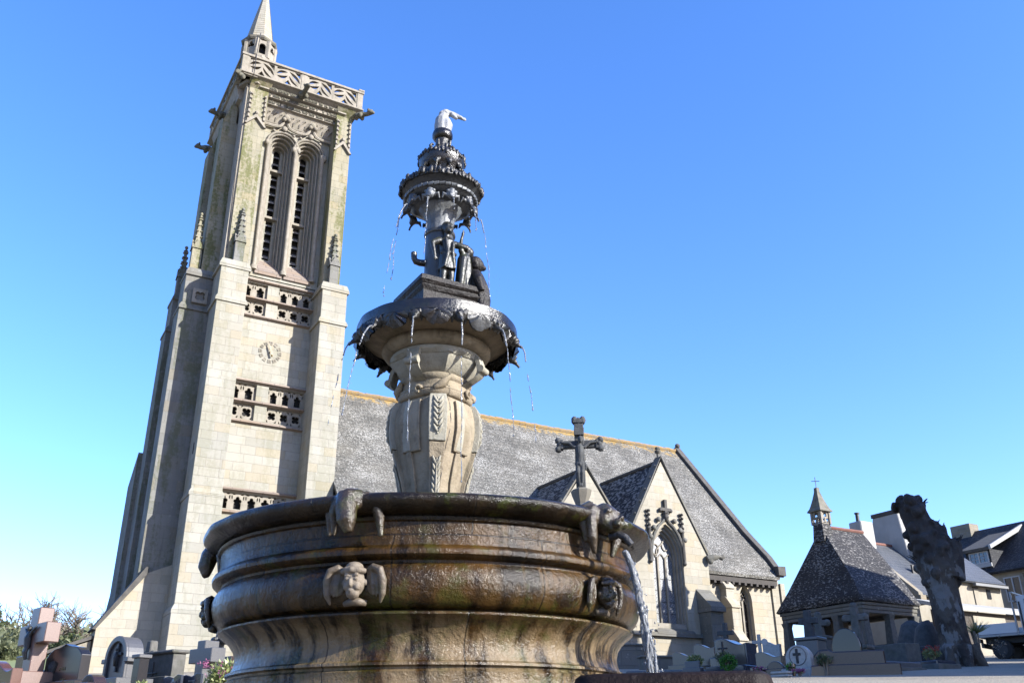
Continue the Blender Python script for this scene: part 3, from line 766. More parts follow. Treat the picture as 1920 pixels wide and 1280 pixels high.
    def flamb(a, b, z0, z1):
        hs = []; n = 2; w = (b-a)/n; h = z1-z0
        for k in range(n):
            x0 = a+w*k; cx = x0+w*.5
            hs.append(lens(x0+w*.04, z0+h*.52, cx-w*.03, z0+h*.80, .17, .0, 8))
            hs.append(lens(x0+w*.05, z0+h*.42, cx-w*.02, z0+h*.60, -.02, -.20, 8))
            hs.append(lens(cx+w*.02, z0+h*.88, x0+w*.97, z0+h*.30, .17, -.03, 8))
            hs.append(lens(cx+w*.03, z0+h*.62, x0+w*.90, z0+h*.10, -.02, -.16, 8))
            hs.append([(cx-w*.14, z0+h*.05), (cx+w*.14, z0+h*.05), (cx+.01, z0+h*.34)])
            hs.append([(cx-w*.1, z0+h*.96), (x0+w*.06, z0+h*.96), (x0+w*.06, z0+h*.84)])
            hs.append([(x0+w*.96, z0+h*.96), (cx+w*.22, z0+h*.96), (x0+w*.96, z0+h*.62)])
        return [(a, z0), (b, z0), (b, z1), (a, z1)], hs
    for a, b in ((PX0+.34, 10.18), (10.52, PX1-.34)):
        o, h = flamb(a, b, 32.742, 33.775)
        MB().plate(o, h, .2, fS(PY0+.04)).build('parapet_tracery', M['carved'], TW)
    o, h = flamb(PY0+.34, (PY0+PY1)/2, 32.742, 33.775)
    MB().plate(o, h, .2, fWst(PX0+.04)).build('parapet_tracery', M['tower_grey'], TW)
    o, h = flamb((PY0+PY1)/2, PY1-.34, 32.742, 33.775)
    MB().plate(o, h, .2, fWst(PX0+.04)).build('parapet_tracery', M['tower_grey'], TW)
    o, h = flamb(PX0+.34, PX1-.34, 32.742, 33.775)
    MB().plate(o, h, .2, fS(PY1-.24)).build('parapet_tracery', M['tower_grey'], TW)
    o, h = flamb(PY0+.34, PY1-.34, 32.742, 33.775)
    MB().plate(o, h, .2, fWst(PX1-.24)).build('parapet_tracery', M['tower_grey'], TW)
    # gargoyles
    def garg(p, d, L):
        p = Vector(p); d = Vector(d).normalized(); mb = MB()
        mb.tube([p, p+d*L*.35+Vector((0, 0, .04)), p+d*L*.62+Vector((0, 0, -.02)), p+d*L*.8+Vector((0, 0, .05)), p+d*L], [.20, .17, .13, .15, .10], 8)
        s = Vector((-d.y, d.x, 0))
        mb.ball(p+d*L*.84+Vector((0, 0, .06)), .16); mb.ball(p+d*L*.97+Vector((0, 0, .0)), .10)
        for k in (-1, 1):
            mb.ball(p+d*L*.74+s*.13*k+Vector((0, 0, .17)), (.06, .06, .10)); mb.ball(p+d*L*.30+s*.16*k-Vector((0, 0, .10)), (.12, .12, .15))
        mb.jit(.03, 5)
        mb.build('gargoyle', M['gargoyle'], TW, remesh=0.035, it=1, smooth=180)
    garg((10.35, 40.3, 32.42), (0, -1, .02), 1.15)
    garg((13.5, 40.3, 32.35), (.72, -.7, .05), 1.05)
    garg((7.1, 40.25, 32.4), (-.7, -.7, -.1), .55)
    garg((7.1, 43.8, 32.3), (-1, 0, 0), .85)
    garg((7.1, 47.2, 32.2), (-1, .2, 0), .85)
    # pinnacles on the set-offs, gablets with crockets higher up
    def pinnacle(x, y, z, w, h, axis, m):
        mb = MB(); h1 = h*.42
        mb.box(x-w/2, x+w/2, y-w/2, y+w/2, z, z+h1)
        mb.frus(x-w/2-.1, x+w/2+.1, y-w/2-.1, y+w/2+.1, z-.05, x-w/2, x+w/2, y-w/2, y+w/2, z+.28)
        for s in (0, 1):
            q = [(-w*.62, z+h1-.05), (w*.62, z+h1-.05), (0, z+h1+w*1.1)]
            if s: mb.prism([(x+a, b) for a, b in q], y-w*.58, y+w*.58, 'y')
            else: mb.prism([(y+a, b) for a, b in q], x-w*.58, x+w*.58, 'x')
        mb.frus(x-w*.36, x+w*.36, y-w*.36, y+w*.36, z+h1, x-.04, x+.04, y-.04, y+.04, z+h)
        for i in range(5):
            t = .15+.17*i; r = w*.40*(1-t)+.05; zz = z+h1+(h-h1)*t
            for a in range(4):
                mb.ball((x+r*cos(a*pi/2+pi/4), y+r*sin(a*pi/2+pi/4), zz), (.085, .085, .06), 6, 5)
        mb.ball((x, y, z+h), .10, 6, 5); mb.ball((x, y, z+h-.2), (.13, .13, .05), 6, 5)
        mb.build('pinnacle', m, TW, smooth=40)
    pinnacle(8.08, 40.38, 21.3, .46, 3.3, 0, M['tower_grey'])
    pinnacle(12.92, 40.38, 21.3, .46, 3.2, 0, M['tower_grey'])
    pinnacle(6.42, 42.2, 21.3, .46, 3.5, 0, M['tower_moss'])
    pinnacle(6.40, 45.5, 21.3, .46, 3.2, 0, M['tower_grey'])
    def gablet(x0, x1, y, z):
        mb = MB(); c = (x0+x1)/2; h = (x1-x0)/2
        mb.prism([(x0-.06, z-.08), (x0+.05, z-.1), (c, z+.42), (x1-.05, z-.1), (x1+.06, z-.08), (c, z+.66)], y-.12, y+.05, 'y')
        for s in (-1, 1): mb.box(c+s*h*.8-.04, c+s*h*.8+.04, y-.05, y+.03, z+.05, z+2.0)
        for i in range(6):
            for s in (-1, 1):
                mb.ball((c+s*h*(.8-.02*i), y-.05, z+.35+.30*i), (.085, .10, .07), 6, 5)
        mb.ball((c, y-.08, z+.7), .12, 6, 5)
        mb.build('gablet', M['carved'], TW, smooth=40)
    gablet(sw[0], sw[1], 40.5, 29.9); gablet(se[0], se[1], 40.5, 29.9)
    for b in [(sw[0]-.01, sw[0]+.04, y-.07, y+.07, z-.14, z+.14) for (y, z) in ((41.0, 31.3), (41.1, 30.2), (41.05, 23.0), (41.0, 27.0))]+[(8.72, 8.80, 41.38, 41.44, 25.9, 26.7), (7.285, 7.33, 40.55, 40.7, 11.9, 12.4)]:
        MB().box(*b).build('slit', M['shade_dark'], TW)
    # lightning cable down the west edge
    mb = MB()
    mb.tube([(7.7, 40.02, 35.5), (7.62, 39.96, 33.9), (7.62, 39.98, 32.7), (7.55, 40.48, 32.2), (7.54, 40.49, 27), (7.54, 40.6, 21.6)], .022, 5)
    mb.build('lightning_cable', M['iron'], TW)

    # ---- corner turret and stone spire
    cx, cy = 7.93, 41.05
    def oc(z, r): return (z, r)
    n8 = lambda mb, prof, mat, name, par=TW: mb
    mb = MB()
    mb.lathe([(32.4, .80), (33.9, .80), (34.0, .98), (34.12, .99), (34.2, .9)], 8, (cx, cy, 0))
    tu = mb.build('turret', M['carved'], TW, bevel=0.01)
    mb = MB()
    for k in range(8):
        a = pi/8+k*pi/4
        mb.tube([(cx+.84*cos(a), cy+.84*sin(a), 34.15), (cx+.84*cos(a), cy+.84*sin(a), 35.3)], .13, 6)
    # arched heads between the posts
    for k in range(8):
        a = k*pi/4; half = .84*sin(pi/8); ap = .84*cos(pi/8)
        fn = lambda u, v, w, a=a, ap=ap: (cx+(ap-.05+w)*cos(a)-u*sin(a), cy+(ap-.05+w)*sin(a)+u*cos(a), v)
        mb.plate([(-half, 34.2), (half, 34.2), (half, 35.32), (-half, 35.32)], [foil(0, 34.92, .22, 3, 6, pi/2)+[] if k % 2 else arch(0, 34.34, 34.86, .36, n=8)], .1, fn)
    mb.build('lantern', M['carved'], tu)
    mb = MB(); mb.lathe([(34.1, .5), (35.3, .5)], 8, (cx, cy, 0)); mb.build('shade_backing', M['shade_dark'], tu)
    mb = MB()
    mb.lathe([(35.28, .93), (35.36, 1.0), (35.45, 1.02), (35.5, .9), (35.56, .80)], 8, (cx, cy, 0))
    mb.build('turret_cornice', M['ledge'], tu)
    mb = MB(); pr = []; z = 35.5; k = 0
    while z < 39.6:
        r = .78*(39.9-z)/4.4
        pr += [(z, r+.02), (z+.17, r-.022), (z+.172, r-.035)]; z += .175
    pr.append((39.9, .02))
    mb.lathe(pr, 8, (cx, cy, 0)); mb.build('spire', M['church'], tu)

    # ---- clock
    c = (10.42, Y0-.02, 17.72)
    mb = MB()
    for k in range(12):
        a = 2*pi*k/12
        q = []
        for (r, d) in ((.40, -.19), (.40, .19), (.57, .17), (.57, -.17)): q.append((c[0]+r*sin(a+d*.95), c[2]+r*cos(a+d*.95)))
        hole = [(c[0]+r*sin(a+d*.95), c[2]+r*cos(a+d*.95)) for (r, d) in ((.435, -.12), (.435, .12), (.535, .11), (.535, -.11))]
        mb.plate(q, [hole], .035, fS(c[1]-.012))
        for (d, w) in ((-.05, .014), (.05, .014)):
            p = [(c[0]+r*sin(a+e), c[2]+r*cos(a+e)) for (r, e) in ((.43, d-w*2), (.43, d+w*2), (.54, d+w*1.6), (.54, d-w*1.6))]
            mb.prism(p, c[1]-.005, c[1]+.03, 'y')
    cl = mb.build('clock', M['carved'], TW)
    a = radians(-18); ux, uz = sin(a), cos(a); px, pz = cos(a), -sin(a)
    P = lambda l, w: (c[0]+ux*l+px*w, c[2]+uz*l+pz*w)
    mb = MB()
    mb.prism([P(-.2, -.03), P(-.2, .03), P(-.08, .06), P(.05, .035), P(.2, .05), P(.36, .03), P(.5, 0), P(.36, -.03), P(.2, -.05), P(.05, -.035), P(-.08, -.06)], c[1]-.13, c[1]-.10, 'y')
    mb.tube([(c[0], c[1]-.14, c[2]), (c[0], c[1]+.02, c[2])], .05, 8); mb.ball((P(-.22, 0)[0], c[1]-.11, P(-.22, 0)[1]), .06, 8, 5)
    mb.build('clock_hand', M['gilt'], cl)
    # ---- sloping spur wall and low wall at the foot
    mb = MB()
    mb.prism([(4.62, 1.5), (7.5, 1.5), (7.5, 7.3), (6.25, 6.75), (4.66, 4.45)], 41.5, 42.9, 'y')
    sp = mb.build('spur_wall', M['church'], TW)
    mb = MB(); mb.prism([(4.5, 4.42), (4.62, 4.40), (6.3, 6.72), (6.3, 7.02), (6.2, 7.0)], 41.38, 43.0, 'y'); mb.build('coping', M['coping'], sp)
    mb = MB()
    mb.prism([(3.2, 1.5), (4.6, 1.5), (4.6, 4.0), (3.2, 3.45)], 41.8, 42.6, 'y')
    lw = mb.build('low_wall', M['rubble'], TW)
    mb = MB(); mb.prism([(3.0, 3.42), (4.62, 4.06), (4.62, 4.2), (3.0, 3.55)], 41.65, 42.75, 'y'); mb.build('coping', M['coping'], lw)
tower()
TW.scale = (.963, .963, .963); TW.location = (10.015, 42.18, 2.60)      # the tower stands a little smaller than first drawn
# ------------------------------------------------------------------ church nave, chancel and transept gables
CH = thing('church', 'long stone church with a lichened slate roof and two steep window gables', 'church', (26, 43.7, 3.2))
def sheet(prof, x0, x1, nx, thick, amp=0.03, seed=1.0, sub=6):
    """roof slope following a y,z profile, slightly wavy"""
    pts = []
    for i in range(len(prof)-1):
        for k in range(sub): 
            t = k/sub; pts.append((prof[i][0]+(prof[i+1][0]-prof[i][0])*t, prof[i][1]+(prof[i+1][1]-prof[i][1])*t))
    pts.append(prof[-1])
    mb = MB(); m = len(pts); vs = []; fs = []
    for j, (y, z) in enumerate(pts):
        for i in range(nx+1):
            x = x0+(x1-x0)*i/nx
            d = amp*noise.noise(Vector((x*.35+seed, y*.5, seed)))
            vs.append((x, y-d*.7, z+d*.7))
    o = len(vs)
    vs += [(x, y+.05, z-thick) for (x, y, z) in vs]
    for j in range(m-1):
        for i in range(nx):
            a, b, c, d = j*(nx+1)+i, j*(nx+1)+i+1, (j+1)*(nx+1)+i+1, (j+1)*(nx+1)+i
            fs.append((a, b, c, d)); fs.append((o+d, o+c, o+b, o+a))
    for i in range(nx):
        fs.append((i, o+i, o+i+1, i+1)); a = (m-1)*(nx+1)+i; fs.append((a, a+1, o+a+1, o+a))
    for j in range(m-1):
        a, b = j*(nx+1), (j+1)*(nx+1); fs.append((a, b, o+b, o+a)); a += nx; b += nx; fs.append((a, o+a, o+b, b))
    return mb.add(vs, fs)

def church():
    RY, RZ = 43.7, 17.25
    south = [(RY, RZ), (38.46, 10.85), (36.9, 9.15), (36.15, 8.15)]
    north = [(RY, RZ), (48.9, 10.85), (51.2, 8.15)]
    sheet(south, 13.12, 37.75, 40, .14).build('roof', M['nave_roof'], CH, smooth=30)
    sheet(north, 13.2, 37.75, 30, .14).build('roof', M['nave_roof'], CH, smooth=30)
    mb = MB(); rr = random.Random(5); x = 13.5
    while x < 37.6:
        mb.tube([(x, RY, RZ+.02), (x+.42, RY, RZ+.02+rr.uniform(-.03, .03))], .15, 8); x += .40
    mb.build('ridge', M['ridge'], CH, smooth=40)
    # east gable with raised coping
    mb = MB()
    mb.prism([(36.5, 2), (50.9, 2), (50.9, 8.1), (RY, RZ), (36.5, 8.2)], 37.4, 37.9, 'x')
    mb.build('east_wall', M['church'], CH)
    mb = MB()
    cp = [(p[0], p[1]) for p in south]
    up = [(y-.08, z+.24) for y, z in cp]; up[0] = (RY, RZ+.30)
    mb.prism(cp+up[::-1], 37.62, 38.02, 'x')
    cn = [(p[0], p[1]) for p in north]; un = [(y+.08, z+.24) for y, z in cn]; un[0] = (RY, RZ+.30)
    mb.prism(cn+un[::-1], 37.62, 38.02, 'x')
    for (y, z) in ((39.15, 11.85), (38.8, 11.4), (RY-.05, RZ+.38)): mb.ball((37.82, y, z), (.18, .16, .16), 7, 5)
    mb.box(37.55, 38.1, 36.0, 36.3, 8.25, 8.75)
    mb.jit(.03, 3)
    mb.build('coping', M['coping'], CH, bevel=0.02)
    mb = MB(); mb.prism([(36.65, 2), (38.0, 2), (38.0, 10.1), (36.65, 8.7)], 13.2, 13.49, 'x'); mb.build('wall', M['church'], CH)
    # south aisle wall with the chancel window opening
    CW = arch(35.50, 4.75, 6.85, 0.86, 'pt', 8, .85)
    mb = MB()
    mb.plate([(13.5, 2), (37.9, 2), (37.9, 7.95), (13.5, 7.95)], [CW], .6, fS(36.6))
    mb.box(37.95, 38.25, 36.4, 36.9, 2, 7.9)
    mb.build('wall', M['church'], CH)
    mb = MB(); mb.box(31.7, 37.6, 36.28, 36.6, 7.72, 8.0)
    x = 31.8
    while x < 37.6: mb.box(x, x+.14, 36.2, 36.58, 7.58, 7.72); x += .42
    mb.build('eaves', M['wood'], CH)
    def window(name, poly, cx, z0, zs, w, rise, Y, lights, glass, frame, seed=1):
        """frame ring, mullions, tracery; glass behind"""
        inner = arch(cx, z0+.05, zs, w-.16, 'pt', 10, rise-.1)
        mb = MB(); mb.plate(poly, [inner], .2, fS(Y+.22))
        lw = (w-.16)/lights
        for k in range(1, lights):
            x = cx-(w-.16)/2+lw*k; mb.box(x-.05, x+.05, Y+.27, Y+.40, z0+.05, zs+.02)
        top = zs+rise-.12
        # lancet heads and flowing curves in the head
        for k in range(lights):
            x = cx-(w-.16)/2+lw*(k+.5); h = lw/2-.02
            mb.tube([(x-h, Y+.33, zs-.12), (x-h*.6, Y+.33, zs+.05), (x, Y+.33, zs+.17), (x+h*.6, Y+.33, zs+.05), (x+h, Y+.33, zs-.12)], .035, 5)
        R = w*.32; zc = zs+.16+R*.85
        c1 = [(cx+R*.55*sin(t*2.2)*1.0, Y+.33, zc-R+2*R*(t+1)/2) for t in [i/8-1 for i in range(17)]]
        mb.tube(c1, .04, 5)
        for s in (-1, 1):
            ell = [(cx+s*R*.62+R*.40*cos(a), Y+.33, zc-.10+s*.12+R*.52*sin(a)) for a in [2*pi*i/14 for i in range(15)]]
            mb.tube(ell, .035, 5)
        mb.tube([(cx-R*.9, Y+.33, zc+R*.2), (cx-R*.3, Y+.33, zc+R*.9), (cx, Y+.33, top)], .035, 5)
        mb.tube([(cx+R*.9, Y+.33, zc+R*.3), (cx+R*.35, Y+.33, zc+R*.95), (cx, Y+.33, top)], .035, 5)
        wd = mb.build(name, frame, CH, smooth=35)
        mb = MB(); mb.plate(arch(cx, z0, zs, w-.05, 'pt', 10, rise-.03), [], .04, fS(Y+.36)); mb.build('glass', glass, wd)
        mb = MB()
        n = int((zs-z0)/.55)
        for i in range(1, n): mb.box(cx-w/2+.1, cx+w/2-.1, Y+.34, Y+.36, z0+.55*i-.012, z0+.55*i+.012)
        mb.build('glazing_bar', M['iron'], wd)
        return wd
    window('window', CW, 35.50, 4.75, 6.85, .86, .85, 36.62, 2, M['dark_glass'], M['carved'])
    mb = MB(); mb.prism([(36.35, 4.62), (36.62, 4.62), (36.62, 4.85), (36.35, 4.68)], 35.0, 36.0, 'x'); mb.build('sill', M['old_grey'], CH)
    # chancel buttress with two weathered steps
    mb = MB()
    for (y0, z0, z1) in ((35.55, 2, 5.1), (35.85, 5.1, 6.75), (36.15, 6.75, 7.75)):
        mb.box(33.75, 34.3, y0, 36.65, z0, z1-.35)
        mb.prism([(y0-.08, z1-.42), (y0-.06, z1-.34), (y0+.40, z1+.22), (36.65, z1+.22), (36.65, z1-.4)], 33.70, 34.35, 'x')
    mb.build('buttress', M['church'], CH, bevel=.015)
    # ---- gables
    def gable(cx, apex, foot_z, half, Y, big):
        poly = [(cx-half, 2), (cx+half, 2), (cx+half, foot_z), (cx, apex), (cx-half, foot_z)]
        holes = []
        if big:
            op = arch(29.28, 4.95, 8.45, 1.9, 'pt', 12, 1.55); holes = [op]
        mb = MB(); mb.plate(poly, holes, .75, fS(Y))
        mb.box(cx-half+.05, cx-half+.7, Y+.76, 36.62, 2, foot_z-.2); mb.box(cx+half-.7, cx+half-.05, Y+.76, 36.62, 2, foot_z-.2)
        g = mb.build('gable_wall', M['church'], CH)
        # coping
        mb = MB()
        for s in (-1, 1):
            L = sqrt(half**2+(apex-foot_z)**2)
            nx, nz = s*(apex-foot_z)/L, half/L
            a, b = (cx+s*(half+.12), foot_z-.2), (cx, apex+.12)
            mb.prism([a, (a[0]+nx*.12, a[1]+nz*.12), (cx+nx*.0, apex+.30), b], Y-.07, Y+.45, 'y')
            for i in range(7):
                t = (i+.5)/7; mb.ball((cx+s*half*(1-t)+nx*.12, Y+.1, foot_z+(apex-foot_z)*t+nz*.14), (.09, .11, .09), 6, 5)
        mb.build('coping', M['old_grey'], g, smooth=40)
        mb = MB()
        mb.lathe([(apex+.1, .10), (apex+.45, .07), (apex+.5, .14), (apex+.62, .17), (apex+.68, .10), (apex+.72, .15), (apex+.80, .13), (apex+.84, .03)], 8, (cx, Y+.15, 0))
        mb.build('finial', M['old_grey'], g, smooth=40)
        # roof behind
        for s in (-1, 1):
            mb = MB(); pts = []
            e = (cx+s*(half+.10), foot_z-.15); r = (cx, apex+.02)
            nx = 10; ny = 10; vs = []; fs = []
            for i in range(nx+1):
                for j in range(ny+1):
                    y = Y+.30+(41.2-Y)*j/ny; t = i/nx
                    d = .02*noise.noise(Vector((i*.5, y*.8, cx)))
                    vs.append((e[0]+(r[0]-e[0])*t, y, e[1]+(r[1]-e[1])*t+d))
            for i in range(nx):
                for j in range(ny): fs.append((i*(ny+1)+j, i*(ny+1)+j+1, (i+1)*(ny+1)+j+1, (i+1)*(ny+1)+j))
            o = len(vs); vs += [(x, y, z-.12) for x, y, z in vs]; fs += [tuple(q+o for q in f[::-1]) for f in fs]
            mb.add(vs, fs); mb.build('roof', M['dark_slate'], g, smooth=30)
        mb = MB(); mb.tube([(cx, Y+.3, apex+.04), (cx, 41.0, apex+.04)], .11, 7); mb.build('ridge', M['coping'], g)
        return g
    G1 = gable(24.62, 12.2, 8.65, 2.62, 35.25, False)
    G2 = gable(29.27, 13.2, 8.65, 2.58, 35.2, True)
    op = arch(29.28, 4.95, 8.45, 1.9, 'pt', 12, 1.55)
    # stepped reveal orders and glazing of the big window
    mb = MB()
    for i, (y, w, rs) in enumerate(((35.32, 1.78, 1.45), (35.48, 1.62, 1.30))):
        mb.plate(op, [arch(29.28, 5.25, 8.45, w-.02, 'pt', 12, rs)], .15, fS(y))
    mb.build('reveal', M['carved'], CH)
    wd = window('window', arch(29.28, 5.2, 8.45, 1.6, 'pt', 12, 1.28), 29.28, 5.2, 8.45, 1.58, 1.26, 35.42, 3, M['lead_glass'], M['carved'])
    mb = MB(); mb.prism([(35.0, 4.72), (35.9, 4.72), (35.9, 5.35), (35.05, 4.86)], 28.2, 30.5, 'x')
    mb.prism([(34.98, 4.62), (35.22, 4.62), (35.22, 4.82), (35.05, 4.80)], 26.8, 31.75, 'x')
    mb.build('sill', M['old_grey'], CH)
    # ogee hood, crockets, shafts, stone cross over the window
    mb = MB()
    hp = []
    for s in (-1, 1):
        pts = [(29.28+s*x, 35.14, z) for x, z in ((1.02, 8.1), (1.02, 8.6), (.93, 9.05), (.74, 9.5), (.46, 9.88), (.20, 10.08), (.07, 10.28), (0, 10.5))]
        mb.tube(pts, .07, 6)
        for (x, z) in ((.98, 9.15), (.72, 9.62), (.40, 10.05)): mb.ball((29.28+s*(x+.1), 35.08, z+.12), (.14, .11, .13), 7, 5)
    mb.build('hood_mould', M['old_grey'], CH, smooth=50)
    for x in (28.16, 30.26):
        mb = MB()
        mb.lathe([(8.0, .05), (8.08, .11), (8.2, .06), (8.35, .085), (9.6, .085), (9.65, .12), (9.75, .08), (9.8, .07), (10.5, .045), (10.62, .02)], 7, (x, 35.12, 0))
        for z in (9.85, 10.1, 10.35, 10.55):
            for a in range(4): mb.ball((x+.09*cos(a*pi/2), 35.12+.09*sin(a*pi/2), z), .06, 5, 4)
        mb.build('shaft', M['coping'], CH, smooth=50)
    mb = MB()
    mb.lathe([(10.15, .06), (10.3, .16), (10.45, .13), (10.5, .17), (10.56, .17)], 8, (29.27, 35.1, 0))
    mb.box(29.19, 29.35, 35.03, 35.19, 10.5, 11.2); mb.box(28.93, 29.61, 35.035, 35.185, 10.62, 10.78)
    mb.ball((28.93, 35.1, 10.66), .10, 6, 5); mb.ball((29.61, 35.1, 10.66), .10, 6, 5)
    mb.build('gable_cross', M['coping'], CH, bevel=.01)
    # crouching beast at the foot of the gable
    mb = MB(); mb.tube([(31.7, 35.1, 8.45), (32.0, 34.95, 8.55), (32.3, 34.85, 8.58), (32.5, 34.8, 8.52)], [.2, .17, .12, .13], 7)
    mb.ball((32.5, 34.8, 8.6), .14); mb.ball((31.85, 35.0, 8.35), .15); mb.jit(.03, 5)
    mb.build('gargoyle', M['old_grey'], CH, remesh=.035, it=1, smooth=180)
    # grey diagonal buttress at the corner
    mb = MB()
    mb.box(30.95, 31.75, 34.35, 35.3, 2, 5.9)
    mb.prism([(34.2, 5.8), (35.3, 5.8), (35.3, 7.05), (34.2, 6.02)], 30.88, 31.82, 'x')
    mb.build('buttress', M['old_grey'], CH, bevel=.015)
    # west aisle continuing behind the fountain
    mb = MB(); mb.box(27.0, 32.0, 35.05, 36.5, 2.0, 3.3); mb.build('plinth', M['church'], CH)
church()
# ------------------------------------------------------------------ the fountain
AX, AY = 2.375, 5.07
TH0 = atan2(-AY, -AX)                       # direction from the axis to the camera
FO = thing('stone_fountain', 'tiered stone fountain with wet brown basin, dark lead bowls and a small pale crowning figure', 'fountain', (AX, AY, 0.07))
def pol(phi, r, z):
    """phi in degrees, 0 towards the path side, positive to the east"""
    a = TH0+radians(phi); return (AX+r*cos(a), AY+r*sin(a), z)
def frame_at(phi, r, z, tilt=0.0):
    """local (u right, v up, w outward) -> world"""
    a = TH0+radians(phi); o = Vector((cos(a), sin(a), 0)); t = Vector((-sin(a), cos(a), 0)); up = Vector((0, 0, 1))
    c, s_ = cos(tilt), sin(tilt); o2 = o*c+up*s_; u2 = up*c-o*s_
    p = Vector((AX+r*o.x, AY+r*o.y, z))
    return lambda u, v, w: tuple(p+t*u+u2*v+o2*w)

BASIN = [(-.1, 1.19), (.20, 1.19), (.235, 1.165), (.25, 1.135), (.262, 1.118), (.30, 1.118), (.318, 1.122), (.328, 1.106), (.338, 1.108), (.346, 1.125), (.358, 1.123), (.368, 1.100), (.40, 1.086), (.44, 1.083), (.48, 1.094), (.515, 1.118), (.54, 1.148), (.555, 1.170), (.566, 1.183), (.575, 1.184), (.580, 1.172), (.583, 1.140), (.589, 1.142), (.593, 1.166), (.604, 1.188), (.62, 1.205),
    (.65, 1.222), (.69, 1.232), (.73, 1.232), (.76, 1.224), (.785, 1.210), (.797, 1.200), (.810, 1.200), (.816, 1.210), (.822, 1.238), (.832, 1.250), (.848, 1.253), (.862, 1.246), (.872, 1.230), (.880, 1.219), (.90, 1.214), (.94, 1.212), (.990, 1.214), (.996, 1.230), (1.008, 1.236), (1.013, 1.214), (1.019, 1.214), (1.023, 1.248), (1.032, 1.270), (1.046, 1.298), (1.065, 1.317), (1.085, 1.324), (1.100, 1.318), (1.112, 1.300), (1.116, 1.27), (1.112, 1.20), (1.09, 1.16), (.95, 1.12), (.90, .6), (.90, .0)]

